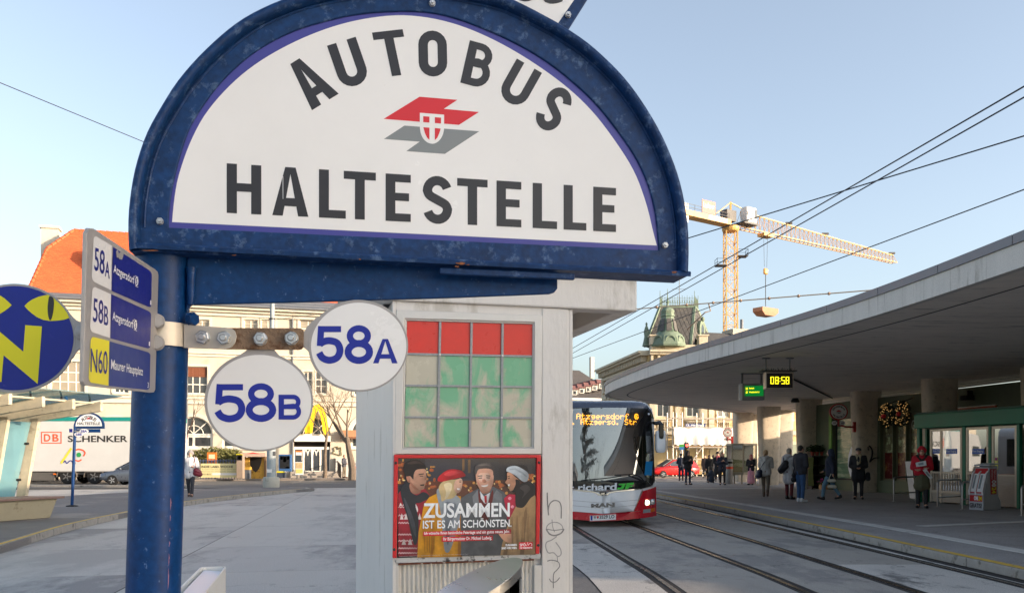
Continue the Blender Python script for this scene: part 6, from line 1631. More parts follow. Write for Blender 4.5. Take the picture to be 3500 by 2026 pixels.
# ---- newspaper dispenser
def newspaper_box():
 b0,b1,b2 = G(3312,1740,PZ),G(3361,1743.5,PZ),G(3421,1739,PZ); b3 = b0+b2-b1
 t = thing('newspaper_box','grey and red free newspaper dispenser marked oe24 GRATIS','newspaper box',(b0+b2)/2)
 M_ng = mat('dispenser_grey',C(176,176,180),rough=.5,var=.06); M_nr = mat('dispenser_red',C(186,30,36),rough=.45,var=.06)
 fx,sx = (b1-b0).normalized(),(b2-b1).normalized(); fw,sw = (b1-b0).length,(b2-b1).length; up = Vector((0,0,1)); n = -sx
 q = lambda a,b,z: b0+fx*a*fw+sx*b*sw+up*z
 pr = [(0,0),(0,.42),(.34,1.14),(.80,1.18),(.84,.38),(1.0,.2),(1,0)]
 mb = MB()
 mb.prism([q(0,b,z) for b,z in pr],fx*fw); mb.build('body',M_ng,t,bevel=.01)
 # recessed front bay with papers
 sl = lambda a,s: q(a,0,.42).lerp(q(a,.34,1.14),s)
 nf = (sl(1,0)-sl(0,0)).cross(sl(0,1)-sl(0,0)).normalized(); nf = nf if nf.dot(n) > 0 else -nf
 MB().prism([sl(.08,.04)+nf*.004,sl(.94,.04)+nf*.004,sl(.94,.96)+nf*.004,sl(.08,.96)+nf*.004],nf*.004).build('front_bay',M_nr,t)
 for a0,a1 in ((.14,.42),(.56,.86)):
  MB().prism([sl(a0,.08)+nf*.012,sl(a1,.08)+nf*.012,sl(a1,.75)+nf*.012,sl(a0,.75)+nf*.012],nf*.02).build('paper_stack',M_white_sign,t)
  MB().prism([sl(a0+.06,.2)+nf*.034,sl(a1-.1,.2)+nf*.034,sl(a1-.1,.7)+nf*.034,sl(a0+.06,.7)+nf*.034],nf*.002).build('paper_print',M_greyink,t)
 for a in (.05,.49,.97): MB().tube([sl(a,-.02)+nf*.01,sl(a,.1)+nf*.05,sl(a,.75)+nf*.05,sl(a,.85)+nf*.01],.022,8).build('side_rail',M_white_sign,t)
 MB().prism([q(-.03,.30,1.185),q(1.03,.30,1.185),q(1.03,.84,1.225),q(-.03,.84,1.225)],up*.03).build('top_tray',M_ng,t)
 lo = lambda a,s,o=.006: q(a,0,.42*s)+n*o
 MB().poly([lo(.06,.55),lo(.94,.55),lo(.94,.95),lo(.06,.95)]).build('front_label',M_nr,t,fix=False)
 put_text(MB(),'oe',lambda a,b: lo(.36+.28*a,.90-.28*b,.009),.03).build('front_lettering',M_white_b,t,fix=False); put_text(MB(),'24',lambda a,b: lo(.66+.24*a,.90-.28*b,.009),.03).build('front_lettering',M_yellow,t,fix=False)
 put_text(MB(),'GRATIS!',lambda a,b: lo(.06+.84*a,.44-.30*b,.008),.03).build('front_lettering',M_ink,t,fix=False)
 # side label, reading upwards
 so = fx*.006; s_ = lambda b,z: q(1,b,z)+so
 MB().poly([s_(.40,.42),s_(.74,.42),s_(.74,1.1),s_(.36,1.1)]).build('side_label',M_nr,t,fix=False)
 tx = lambda z0,z1,b0_,b1_: (lambda a,b: s_(b0_+(b1_-b0_)*(1-b),z0+(z1-z0)*a)+fx*.004)
 sd = lambda z0,z1,c0,c1: (lambda a,b: s_(c1-(c1-c0)*b if False else c0+(c1-c0)*(1-b),z1-(z1-z0)*a)+fx*.004)
 put_text(MB(),'oe',sd(.62,.80,.46,.70),.03).build('side_lettering',M_white_b,t,fix=False); put_text(MB(),'24',sd(.44,.61,.46,.70),.03).build('side_lettering',M_yellow,t,fix=False)
 put_text(MB(),'ÖSTERREICH',sd(.82,1.08,.44,.54),.02).build('side_lettering',M_white_b,t,fix=False); put_text(MB(),'Täglich gratis',sd(.82,1.08,.58,.68),.01).build('side_lettering',M_white_b,t,fix=False)
newspaper_box()
# ---- hoop railings
M_tube = mat('railing_tube',C(158,154,150),rough=.35,metal=.7,var=.1,scale=8)
def hoop(px0,py0,px1,py1,top,label):
 a,b = G(px0,py0,PZ),G(px1,py1,PZ); d = (b-a); h = (py0-top)/F*a.y; t = thing('hoop_railing',label,'railing',(a+b)/2,'hoop railings on the platform')
 r = .10; dn = d.normalized(); U = Vector((0,0,1))
 pts = [a]+[a+U*(h-r)]+[a+U*(h-r+r*math.sin(R(k)))+dn*(r-r*math.cos(R(k))) for k in (30,60,90)]+[b+U*h-dn*r]+[b+U*(h-r+r*math.cos(R(k)))-dn*(r-r*math.sin(R(k))) for k in (30,60)]+[b+U*(h-r),b]
 MB().tube(pts,.026,10).build('bow',M_tube,t,smooth=True)
 MB().tube([a+U*.27,b+U*.27],.02,8).build('cross_bar',M_tube,t,smooth=True)
 for p in (a,b): MB().lathe([(.06,0),(.06,.012),(.03,.016)],p,12).build('foot_plate',M_tube,t)
hoop(3055,1713,3131,1709,1630,'steel hoop railing left of the woman in red'); hoop(3205,1731,3284,1725,1640,'steel hoop railing in front of the barred door')
hoop(3289,1740,3370,1733,1647,'steel hoop railing beside the newspaper box'); hoop(3492,1762,3590,1755,1659,'steel hoop railing at the right edge')
def barrier_board():
 a,b = G(3112,1701,PZ),G(3131,1704,PZ); D = a.y; h = 125/F*D; t = thing('barrier_board','white plastic barrier board with orange and black stripes behind the hoop railing','barrier',(a+b)/2)
 d = (b-a); U = Vector((-.08,.1,1)); nn = Vector((0,-1,0))
 MB().hexa([a,b,b+Vector((0,.06,0)),a+Vector((0,.06,0))],[p+U*h for p in (a,b,b+Vector((0,.06,0)),a+Vector((0,.06,0)))]).build('board',M_white_sign,t)
 for s0,s1,m in ((.50,.58,M_orange_m),(.78,.83,M_black_s),(.88,.93,M_black_s)):
  MB().prism([a+U*h*s0+nn*.004,b+U*h*s0+nn*.004,b+U*h*s1+nn*.004,a+U*h*s1+nn*.004],nn*.003).build('stripe',m,t)
M_orange_m = mat('stripe_orange',C(222,84,36),rough=.5)
barrier_board()
# ---- clock and departure display hanging from the soffit
M_lcd = mat('lcd_yellow',C(240,226,30),rough=.5,var=0,emit=C(240,226,30),estr=.9); M_scr = mat('screen_green',C(10,60,24),rough=.3,var=.2,scale=12,emit=C(0,110,40),estr=.45); M_scrk = mat('screen_black',C(14,14,14),rough=.3,var=.1)
def seg_digit(mb,ch,f,x,w_,h_):
 on = {'0': 'abcdef','8': 'abcdefg','5': 'afgcd'}[ch]; s = .17
 seg = {'a': (0,1-s/1.6,1,1),'g': (0,.5-s/3.2,1,.5+s/3.2),'d': (0,0,1,s/1.6),'f': (0,.5,s*1.35,1),'b': (1-s*1.35,.5,1,1),'e': (0,0,s*1.35,.5),'c': (1-s*1.35,0,1,.5)}
 for i,k in enumerate(on):
  x0,y0,x1,y1 = seg[k]; e = .0003*i; mb.poly([f(x+w_*x0,h_*y0,e),f(x+w_*x1,h_*y0,e),f(x+w_*x1,h_*y1,e),f(x+w_*x0,h_*y1,e)])
def displays():
 D = 24.3; X = lambda p: x_at(p,D); Z = lambda p: z_at(p,D)
 t = thing('platform_clock','black digital clock reading 08:58 hanging under the canopy','clock',(X(2663),D,Z(1269)))
 MB().box((X(2665),D+.12,(Z(1271)+Z(1329))/2),(X(2713)-X(2617),.24,Z(1271)-Z(1329))).build('case',M_salu,t,bevel=.008)
 MB().box((X(2665),D-.004,(Z(1275)+Z(1325))/2),(X(2709)-X(2621),.012,Z(1275)-Z(1325))).build('screen',M_scrk,t)
 mb = MB(); w_ = X(2644)-X(2632); h_ = Z(1287)-Z(1312)
 f = lambda a,b,e: Vector((a,D-.012-e,Z(1312)+b))
 for ch,px in (('0',2633),('8',2649),('5',2670),('8',2685)): seg_digit(mb,ch,f,X(px),w_,h_)
 for py in (1294,1304): mb.poly([f(X(2664),Z(py)-Z(1312)+a,0)+Vector((b,0,0)) for a,b in ((0,0),(0,.022),(.022,.022),(.022,0))])
 mb.build('digits',M_lcd,t,fix=False)
 MB().box((X(2663),D+.12,Z(1268)+.012),(X(2723)-X(2602),.34,.02)).build('bird_guard_plate',M_black_s,t)
 mb = MB(); rr = random.Random(4)
 for i in range(70): x = X(2606)+(X(2718)-X(2606))*rr.random(); y = D+rr.uniform(-.02,.25); mb.bar((x,y,Z(1268)+.02),(x+rr.uniform(-.04,.04),y,Z(1268)+rr.uniform(.05,.11)),.005)
 o = mb.build('bird_spikes',M_black_s,t); o['kind'] = 'stuff'
 for px in (2622,2704):
  MB().tube([(X(px),D+.12,Z(1268)+.02),(X(px),D+.12,ZS)],.022,8).build('hanger',M_steel_d,t); MB().box((X(px),D+.12,ZS-.015),(.2,.12,.025)).build('hanger_plate',M_steel_d,t)
 D = 28.6; X2 = lambda p: x_at(p,D); Z2 = lambda p: z_at(p,D)
 t = thing('departure_display','grey departure display with green screen left of the clock','display',(X2(2573),D,Z2(1310)))
 yw = R(-8)
 MB().box((X2(2577),D+.14,(Z2(1310)+Z2(1366))/2),(X2(2614)-X2(2540),.30,Z2(1310)-Z2(1366)),yw).build('case',mat('display_case_grey',C(132,130,130),rough=.5,var=.06),t,bevel=.01)
 MB().box((X2(2535.5),D+.17,(Z2(1310)+Z2(1366))/2),(X2(2540)-X2(2531),.30,Z2(1310)-Z2(1366)),yw).build('white_cheek',M_white_sign,t)
 MB().box((X2(2577),D-.02,(Z2(1318)+Z2(1353))/2),(X2(2608)-X2(2546),.012,Z2(1318)-Z2(1353)),yw).build('screen',M_scr,t)
 f = lambda x0,x1,y0,y1: (lambda a,b: Vector((X2(x0+(x1-x0)*a),D-.05-.08*(0),Z2(y0+(y1-y0)*b))))
 mb = MB()
 for s,q in (('10',(2548,2554,1324,1332)),('Dornbach',(2559,2576,1324,1329)),('3',(2602,2606,1325,1333)),('60',(2548,2554,1336,1344)),('Westbahnhof S U',(2559,2594,1337,1342)),('16',(2599,2606,1336,1344))): put_text(mb,s,f(*q),.03)
 mb.build('display_text',M_lcd,t,fix=False)
 for px in (2541,2606): MB().tube([(X2(px),D+.14,Z2(1310)),(X2(px),D+.14,ZS)],.035,8).build('hanger',M_steel_d,t)
 MB().bar((X2(2536),D+.14,ZS-.02),(X2(2612),D+.14,ZS-.02),.06,.03).build('hanger_rail',M_steel_d,t)
displays()
# ---- tram stop discs
def tram_sign(px,py,rx,ry,D,label,armx,army):
 X = lambda p: x_at(p,D); Z = lambda p: z_at(p,D); t = thing('tram_stop_sign',label,'tram stop',(X(px),D,Z(py+ry)),'round tram stop signs'); a = lambda r: rx*r/F*D; b = lambda r: ry*r/F*D
 M_tr = mat('tram_sign_red',C(176,40,36),rough=.4,var=.06); c = Vector((X(px),D,Z(py)))
 el = lambda r,o: [c+Vector((a(r)*math.cos(R(k)),o,b(r)*math.sin(R(k)))) for k in range(0,360,12)]
 d = MB().loft([el(1,.06),el(1,-.03),el(.9,-.035)]).build('sign_body',M_tr,t); MB().poly(el(.86,-.038)).build('white_field',M_white_sign,d,fix=False)
 for s,r,flip in (('STRASSENBAHN',.66,1),('HALTESTELLE',.66,-1)):
  mb = MB(); n = len(s)
  for i,ch in enumerate(s):
   an = R((90-(i-(n-1)/2)*12) if flip > 0 else (270+(i-(n-1)/2)*12)); p = (a(r)*math.cos(an),b(r)*math.sin(an)); rot = an-math.pi/2 if flip > 0 else an+math.pi/2
   u = text2d(ch,.03); w_,h_ = a(.14),b(.2)
   mb.add([c+Vector((p[0]+(q[0]-.5)*w_*math.cos(rot)-(.5-q[1])*h_*math.sin(rot),-.041,p[1]+(q[0]-.5)*w_*math.sin(rot)+(.5-q[1])*h_*math.cos(rot))) for q in u[0]],u[1])
  mb.build('sign_lettering',M_ink,d,fix=False)
 sc = lambda pts: [c+Vector((x*a(.32),-.041,y*b(.36))) for x,y in pts]
 MB().poly(sc([(-1,.12),(-.25,.62),(.45,.58),(.2,.38),(1,.34),(.5,.05)])).build('emblem_red',M_red,d,fix=False); MB().poly(sc([(-.5,-.05),(1,-.12),(.3,-.6),(-.5,-.55),(-.2,-.36),(-1,-.3)])).build('emblem_grey',M_greyink,d,fix=False)
 MB().tube([c-Vector((0,0,b(1))),c-Vector((0,0,b(1.7))),Vector((c.x+a(.35),D,Z(army)+.05)),Vector((c.x+a(.8),D,Z(army))),Vector((X(armx),D+.2,Z(army)))],.04,8).build('bracket_arm',M_tr,t,smooth=True)
 MB().box((X(armx)+.06,D+.22,Z(army)),(.12,.1,.42)).build('bracket_plate',M_tr,t)
 for sg,s in ((-1,'10'),(1,'60')):
  cc = c+Vector((sg*a(.45),0,-b(1.35))); g = MB().prism([cc+Vector((.11*math.cos(R(k)),0,.09*math.sin(R(k)))) for k in range(0,360,20)],(0,.02,0)).build('line_disc',M_white_sign,t)
  put_text(MB(),s,lambda u,v: cc+Vector((-.06+.12*u,-.004,.035-.07*v)),.02).build('disc_lettering',M_ink,g,fix=False)
tram_sign(2866,1407,31,28,35.6,'round red and white tram stop sign on the pier beside the flower stall',2922,1458)
tram_sign(2487,1478,15,16.5,50.5,'round tram stop sign half hidden by the far pier',2502,1502)
# ---- loudspeaker under the canopy
q = P(2718,1368,40.5); ls = thing('loudspeaker','small black loudspeaker under the canopy beside a pier','loudspeaker',q)
MB().lathe([(.18,0),(.2,.05),(.12,.22),(.08,.28)],q-Vector((0,0,.1)),14).build('horn',M_black_s,ls); MB().bar(q+Vector((0,0,.15)),Vector((q.x,q.y,ZS)),.05).build('bracket',M_black_s,ls)
# ---- display case with glass
def glass_case():
 D = 48.8; X = lambda p: x_at(p,D); Z = lambda p: z_at(p,D); t = thing('display_case','glass advertising case on legs in front of the far piers','display case',(X(2545),D,PZ))
 M_fr = mat('case_frame',C(150,140,120),rough=.5,var=.1); x0,xm,x1,zt,zb,zl = X(2502),X(2537),X(2590),Z(1521),Z(1615),Z(1612)
 for x,y in ((x0,D),(xm,D-.2),(x1,D+.3),(x1,D+1.1),(x0,D+1.1)): MB().bar((x,y,Z(1622)),(x,y,zt),.07).build('upright',M_fr,t)
 MB().prism([(x0-.05,D-.02,Z(1622)),(xm,D-.25,Z(1622)),(x1+.05,D+.25,Z(1622)),(x1+.05,D+1.2,Z(1622)),(x0-.05,D+1.2,Z(1622))],(0,0,.14)).build('floor_tray',M_fr,t)
 MB().prism([(x0-.05,D-.02,zt),(xm,D-.25,zt),(x1+.05,D+.25,zt),(x1+.05,D+1.2,zt),(x0-.05,D+1.2,zt)],(0,0,.1)).build('roof',M_fr,t)
 gl_ = glass('case_glass',(.86,.88,.82),.12,.03)
 MB().prism([(x0,D,Z(1620)),(xm,D-.2,Z(1620)),(xm,D-.2,zt),(x0,D,zt)],(0,.01,0)).build('glass_pane',gl_,t); MB().prism([(xm,D-.2,Z(1620)),(x1,D+.3,Z(1620)),(x1,D+.3,zt),(xm,D-.2,zt)],(0,.01,0)).build('glass_pane',gl_,t)
 MB().prism([(x0+.02,D+1.0,Z(1620)),(x1,D+1.0,Z(1620)),(x1,D+1.0,Z(1576)),(x0+.02,D+1.0,Z(1566))],(0,.02,0)).build('poster_green',mat('poster_olive',C(128,130,92),rough=.6,var=.1),t)
 MB().prism([(x0+.02,D+1.0,Z(1565.9)),(x1,D+1.0,Z(1575.9)),(x1,D+1.0,zt),(x0+.02,D+1.0,zt)],(0,.02,0)).build('poster_sky',mat('poster_pale',C(206,196,190),rough=.6,var=.15,scale=2),t)
 for px in (2513,2539,2586): MB().bar((X(px),D+.2,PZ),(X(px),D+.2,Z(1622)),.06).build('leg',M_fr,t)
glass_case()
# ---- flower stall
def flower_stall():
 D = 40.3; X = lambda p: x_at(p,D); Z = lambda p: z_at(p,D)
 t = thing('flower_stall','dark flower stall shelf with a green cloth in front of the pier','stall',(X(2850),D,PZ))
 M_sw = mat('stall_dark_wood',C(52,40,32),rough=.7,var=.2,scale=4)
 x0,x1 = X(2776),X(2898)
 for z in (.3,.75,1.2,1.62): MB().box(((x0+x1)/2,D+.3,z),(x1-x0,.7,.05)).build('shelf',M_sw,t)
 for x in (x0,(x0+x1)/2,x1): MB().box((x,D+.3,(1.66+PZ)/2),(.06,.7,1.66-PZ)).build('upright',M_sw,t)
 MB().box(((x0+x1)/2,D+.66,.9),(x1-x0,.03,1.5)).build('back_board',M_black,t)
 rg = []
 for k in range(9): s = k/8; x = X(2760)+(X(2778)-X(2760))*s; o = .05*math.sin(k*2.2); rg.append([Vector((x,D-.1+o,PZ+.15)),Vector((x,D-.08-o,.9)),Vector((x,D-.1+o*.4,Z(1562)))])
 MB().loft(rg,closed=False,caps=False).build('cloth',mat('stall_cloth',C(164,170,108),rough=.8,var=.12,scale=5),t,smooth='all')
 M_pot = mat('pot_red',C(150,60,40),rough=.7,var=.15); M_fl = mat('poinsettia_red',C(186,34,26),rough=.6,var=.2)
 rr = random.Random(9)
 def plant(name,label,x,y,z,r,leafm,flm,n,cat='plant'):
  g = thing(name,label,cat,(x,y,z),'plants on the flower stall'); MB().lathe([(.07,0),(.10,.16),(.11,.18),(.09,.18)],(x,y,z),12).build('pot',M_pot,g)
  mb = MB(); fl = MB()
  for i in range(n):
   v = Vector((rr.gauss(0,1),rr.gauss(0,1),abs(rr.gauss(0,1)))).normalized()*rr.random()**.5; p = Vector((x,y,z+.2))+v*r; a = Vector((rr.uniform(-1,1),rr.uniform(-1,1),rr.uniform(-.5,1))).normalized(); b = a.orthogonal().normalized(); l = .07
   (fl if (flm and v.z > .3 and i % 2) else mb).add([p-a*l,p+b*l*.5,p+a*l,p-b*l*.5],[(0,1,2,3)])
  mb.build('foliage',leafm,g,fix=False)
  if fl.v: fl.build('blossoms',flm,g,fix=False)
 for i,(px,py) in enumerate(((2868,1592),(2882,1594),(2895,1598))): plant('poinsettia','red poinsettia on the flower stall, %s from the left' % ('first','second','third')[i],X(px),D-.25,Z(py)-.2,.26,M_leafd,M_fl,170)
 for i,(px,z) in enumerate(((2785,1.66),(2800,1.66),(2818,1.66))): plant('potted_plant','dark green plant on top of the flower stall, %s from the left' % ('first','second','third')[i],X(px),D+.3,z,.3,M_leafd,None,160)
 for i,px in enumerate((2868,2885,2905)): plant('potted_plant','low green plant at the foot of the flower stall, %s from the left' % ('first','second','third')[i],X(px),D-.3,PZ,.42,M_leafd,None,200)
 M_bx = mat('crate_wood',C(186,140,92),rough=.8,var=.15,scale=4)
 b = thing('wooden_crate','pale wooden crate with pink flowers on the platform floor','crate',(X(2799),D-.6,PZ))
 for dx,dy,w_,d_ in ((0,-.16,.3,.02),(0,.16,.3,.02),(-.15,0,.02,.3),(.15,0,.02,.3)): MB().box((X(2799)+dx,D-.6+dy,PZ+.17),(w_,d_,.33)).build('board',M_bx,b)
 MB().box((X(2799),D-.6,PZ+.02),(.27,.28,.02)).build('base_board',M_bx,b)
 plant('potted_plant','pink cyclamen standing in the pale wooden crate',X(2799),D-.6,PZ+.04,.3,M_leafd,mat('cyclamen_pink',C(190,70,140),rough=.6),150)
 k = thing('wicker_basket','wicker basket on the floor right of the flower stall','basket',(X(2904),D-1.0,PZ)); M_wk = mat('wicker',C(164,104,58),rough=.8,var=.3,scale=20,bump=.6,bscale=60)
 MB().loft([[Vector((X(2904)+a*.17,D-1.0+b_*.14,PZ)) for a,b_ in ((-1,-1),(1,-1),(1,1),(-1,1))],[Vector((X(2904)+a*.21,D-1.0+b_*.17,PZ+.26)) for a,b_ in ((-1,-1),(1,-1),(1,1),(-1,1))]]).build('body',M_wk,k); MB().tube([Vector((X(2904)+.2*math.cos(R(a)),D-1.0,PZ+.24+.2*math.sin(R(a)))) for a in range(0,181,20)],.015,6).build('handle',M_wk,k)
 MB().box((X(2897),D-.42,Z(1624)),(.2,.01,.16)).build('price_card',M_white_sign,t)
flower_stall()
# ---- wreaths on the hall wall
def wreath(px,py,label):
 c = Plane(HALL.at(0,0),HALL.n).ray(px,py,.45); u = (c-HALL.o).dot(HALL.d); z = c.z; t = thing('wreath',label,'wreath',c-Vector((0,0,.5)),'lit christmas wreaths'); rr = random.Random(px)
 mb = MB(); li = MB(); d = HALL.d
 for i in range(700):
  a = rr.uniform(0,6.283); b = rr.uniform(0,6.283); q = rr.random()**.5*.13; rad = .33+q*math.cos(b); p = c+d*rad*math.cos(a)+Vector((0,0,rad*1.12*math.sin(a)))+HALL.n*q*math.sin(b)
  v = Vector((rr.uniform(-1,1),rr.uniform(-1,1),rr.uniform(-1,1))).normalized(); w_ = v.orthogonal().normalized(); mb.add([p-v*.07,p+w_*.02,p+v*.07,p-w_*.02],[(0,1,2,3)])
  if i % 10 == 0: li.blob(p+HALL.n*.05,(.011,.011,.011),4,3)
 mb.build('greenery',mat('fir_green',C(40,50,28),rough=.8,var=.3),t,fix=False); o = li.build('fairy_lights',mat('fairy_light',(1,.7,.3),var=0,emit=(1,.55,.18),estr=.45),t); o['kind'] = 'stuff'
 MB().blob(c+HALL.n*.16-Vector((0,0,.02)),(.10,.08,.09)).build('red_bow',M_red,t,smooth='all')
 MB().bar(c+Vector((0,0,.45)),HALL.at(u,z+.6,0),.03).build('hanger',M_black_s,t)
wreath(3084,1412,'lit fir wreath with red bow left of the green pavilion'); wreath(3032,1420,'lit fir wreath half hidden by the concrete pier')
# scrawl on the pier
mb = MB(); e_ = Plane(Vector((14.75,36.22,0)),(0,-1,0))
for pts in ([(1390,905),(1412,935),(1415,985),(1395,1040)],[(1380,915),(1385,945)],[(1395,1040),(1430,1010),(1475,1005)]):
 for qd in stroke([(2400+.4112*x,1150+.4112*y) for x,y in spline(pts,5)],3.2): mb.prism([e_.ray(*v) for v in qd],(0,.06,0))
mb.build('graffiti',mat('graffiti_dark',C(30,26,26),rough=.6),[o for o in COL.objects if o.name == 'station_canopy'][0])
# ================================================================== people
M_skin = mat('skin',C(206,158,132),rough=.55,var=.06,scale=20)
def cloth(name,rgb,rough=.85): return mat('cloth_'+name,C(*rgb),rough=rough,var=.14,scale=9,bump=.35,bscale=26)
TMP = bpy.data.scenes.new('tmp')
def remeshed(name,caps,vox,m,parent,smooth=1,sub=0):
 """union of tapered capsules and ellipsoids as one continuous surface"""
 mb = MB()
 for c in caps:
  if c[0] == 'e': mb.blob(c[1],c[2],14,9,c[3] if len(c) > 3 else 0)
  else:
   p,q,r0,r1 = Vector(c[0]),Vector(c[1]),c[2],c[3]; d = q-p
   if d.length < 1e-5: d = Vector((0,0,1e-4))
   t = d.normalized(); up = t.orthogonal().normalized(); sd = t.cross(up); rg = []
   for k in range(-3,1): a = k/3*math.pi/2*.98; rg.append([p+t*r0*math.sin(a)+(up*math.cos(R(45*j))+sd*math.sin(R(45*j)))*r0*max(.05,math.cos(a)) for j in range(8)])
   for k in range(0,4): a = k/3*math.pi/2*.98; rg.append([q+t*r1*math.sin(a)+(up*math.cos(R(45*j))+sd*math.sin(R(45*j)))*r1*max(.05,math.cos(a)) for j in range(8)])
   mb.loft(rg)
 o = mb.build(name,m,None); COL.objects.unlink(o); TMP.collection.objects.link(o)
 md = o.modifiers.new('r','REMESH'); md.mode = 'VOXEL'; md.voxel_size = vox
 if smooth: s = o.modifiers.new('s','SMOOTH'); s.factor = .5; s.iterations = smooth
 vl = TMP.view_layers[0]; vl.update(); dg = vl.depsgraph; me = bpy.data.meshes.new_from_object(o.evaluated_get(dg)); old = o.data
 TMP.collection.objects.unlink(o); COL.objects.link(o); o.modifiers.clear(); o.data = me; bpy.data.meshes.remove(old)
 for p in me.polygons: p.use_smooth = True
 me.materials.clear(); me.materials.append(m)
 o.parent = parent
 return o
V = Vector
def person(label,px,py,z0,h,face,top,legs,shoes,hair,legpose='stand',arms='down',coat=.62,hood=None,hat=None,hairstyle='short',scarf=None,skirt=None,sleeve=None,build=1.0):
 base = G(px,py,z0); k = h/1.72
 t = thing('person',label,'person',base); t.rotation_euler = (0,0,face); t.scale = (k,k,k)
 # joints, figure looks along -Y
 if legpose == 'walk': an = [V((-.08,.28,.14)),V((.08,-.24,.08))]; kn = [V((-.09,.06,.50)),V((.09,-.20,.48))]; toe = [V((0,-.13,-.07)),V((0,-.15,.0))]
 elif legpose == 'stride': an = [V((-.08,.20,.09)),V((.08,-.16,.08))]; kn = [V((-.09,.06,.49)),V((.09,-.12,.48))]; toe = [V((0,-.14,-.04)),V((0,-.15,-.03))]
 else: an = [V((-.10,.02,.08)),V((.10,-.03,.08))]; kn = [V((-.10,-.01,.49)),V((.10,-.03,.49))]; toe = [V((-.03,-.15,-.04)),V((.03,-.15,-.04))]
 hp = [V((-.085,0,.90)),V((.085,0,.90))]; sh = [V((-.185,.0,1.40)),V((.185,.0,1.40))]
 A = {'down': ([V((-.25,.03,1.12)),V((.25,.03,1.12))],[V((-.25,-.03,.87)),V((.25,-.03,.87))]),
         'phone': ([V((-.24,.0,1.12)),V((.24,.0,1.12))],[V((-.05,-.24,1.24)),V((.05,-.24,1.25))]),
         'chin': ([V((-.23,-.05,1.12)),V((.22,-.08,1.12))],[V((.08,-.20,1.12)),V((.04,-.20,1.40))]),
         'fold': ([V((-.24,-.03,1.13)),V((.24,-.03,1.13))],[V((.06,-.22,1.12)),V((-.06,-.25,1.08))]),
         'bag': ([V((-.25,.05,1.13)),V((.26,.06,1.13))],[V((-.22,-.08,.90)),V((.14,-.14,1.12))]),
         'swing': ([V((-.25,-.06,1.13)),V((.25,.12,1.14))],[V((-.22,-.26,.98)),V((.23,.12,.90))]),
         'hands': ([V((-.24,.0,1.12)),V((.24,.0,1.12))],[V((-.04,-.22,1.05)),V((.04,-.22,1.05))])}
 el,wr = A[arms]; hd = V((0,-.02,1.60)); B = build
 body = []
 for i in (0,1):
  body += [(hp[i],kn[i],.085,.06),(kn[i],an[i],.058,.04),(an[i],an[i]+toe[i],.045,.035),(sh[i],el[i],.055,.045),(el[i],wr[i],.042,.03)]
  d = (wr[i]-el[i]).normalized(); sd = d.cross(V((0,0,1))).normalized() if abs(d.z) < .9 else V((1,0,0)); nn = sd.cross(d)
  palm = wr[i]+d*.07; body += [(wr[i],palm,.026,.03),('e',palm-d*.01,(.035,.035,.035))]
  for j,l in enumerate((.065,.075,.07,.055)):
   r0 = palm+sd*(.028-.019*j); body.append((r0,r0+d*l*.6+nn*.01,.010,.0095)); body.append((r0+d*l*.6+nn*.01,r0+d*l+nn*.03,.0095,.008))
  th = wr[i]+d*.03+sd*.03; body.append((th,th+d*.035+sd*.03+nn*.012,.012,.010))
 body += [(V((0,0,.93)),V((0,0,1.12)),.13,.12),(V((0,0,1.12)),V((0,.0,1.33)),.125,.135),(V((-.13,0,1.38)),V((.13,0,1.38)),.07,.07),(V((0,.0,1.40)),V((0,-.01,1.52)),.055,.05)]
 body += [('e',hd,(.075,.092,.115)),('e',hd+V((0,-.03,-.05)),(.055,.065,.07)),(hd+V((0,-.085,.005)),hd+V((0,-.108,-.025)),.010,.016),('e',hd+V((-.078,.01,-.005)),(.012,.022,.032)),('e',hd+V((.078,.01,-.005)),(.012,.022,.032)),(hd+V((-.025,-.092,-.058)),hd+V((.025,-.092,-.058)),.009,.009)]
 remeshed('body',body,.012,M_skin,t,1)
 for sg in (-1,1): MB().blob(hd+V((sg*.03,-.086,.015)),(.013,.008,.008),8,6).build('eye',MATS['eye_dark'],None).parent = t
 # trousers or tights
 tr = []
 for i in (0,1): tr += [(hp[i],kn[i],.098*B,.074),(kn[i],an[i]+V((0,0,.03)),.070,.055)]
 tr += [(V((-.07,0,.92)),V((.07,0,.92)),.115*B,.115*B),(V((0,0,.95)),V((0,0,1.02)),.135*B,.13*B)]
 remeshed('trousers',tr,.022,legs,t,1)
 if skirt: remeshed('skirt',[(V((-.05,0,.98)),V((-.09,0,skirt[1])),.12,.14),(V((.05,0,.98)),V((.09,0,skirt[1])),.12,.14),(V((0,0,.98)),V((0,0,skirt[1])),.14,.17)],.025,skirt[0],t,2)
 for i in (0,1):
  remeshed('shoe',[(an[i]+V((0,.03,-.03)),an[i]+toe[i]+V((0,.0,.0)),.052,.045),(an[i]+V((0,.01,-.01)),an[i]+V((0,.01,.10 if shoes[1] == 'boot' else .02)),.055,.056)],.016,shoes[0],t,1)
 # coat or jacket
 ct = [(V((-.09,0,1.34)),V((.09,0,1.34)),.135*B,.135*B),(V((0,0,1.30)),V((0,0,1.05)),.165*B,.165*B),(V((-.06,0,1.05)),V((-.07,0,coat+.09)),.13*B,.145*B),(V((.06,0,1.05)),V((.07,0,coat+.09)),.13*B,.145*B),(V((0,0,1.40)),V((0,.0,1.47)),.085,.075)]
 for i in (0,1): ct += [(sh[i],el[i],.082*B,.07*B),(el[i],wr[i]-(wr[i]-el[i])*.12,.068*B,.052)]
 co = remeshed('jacket',ct,.02,top,t,2)
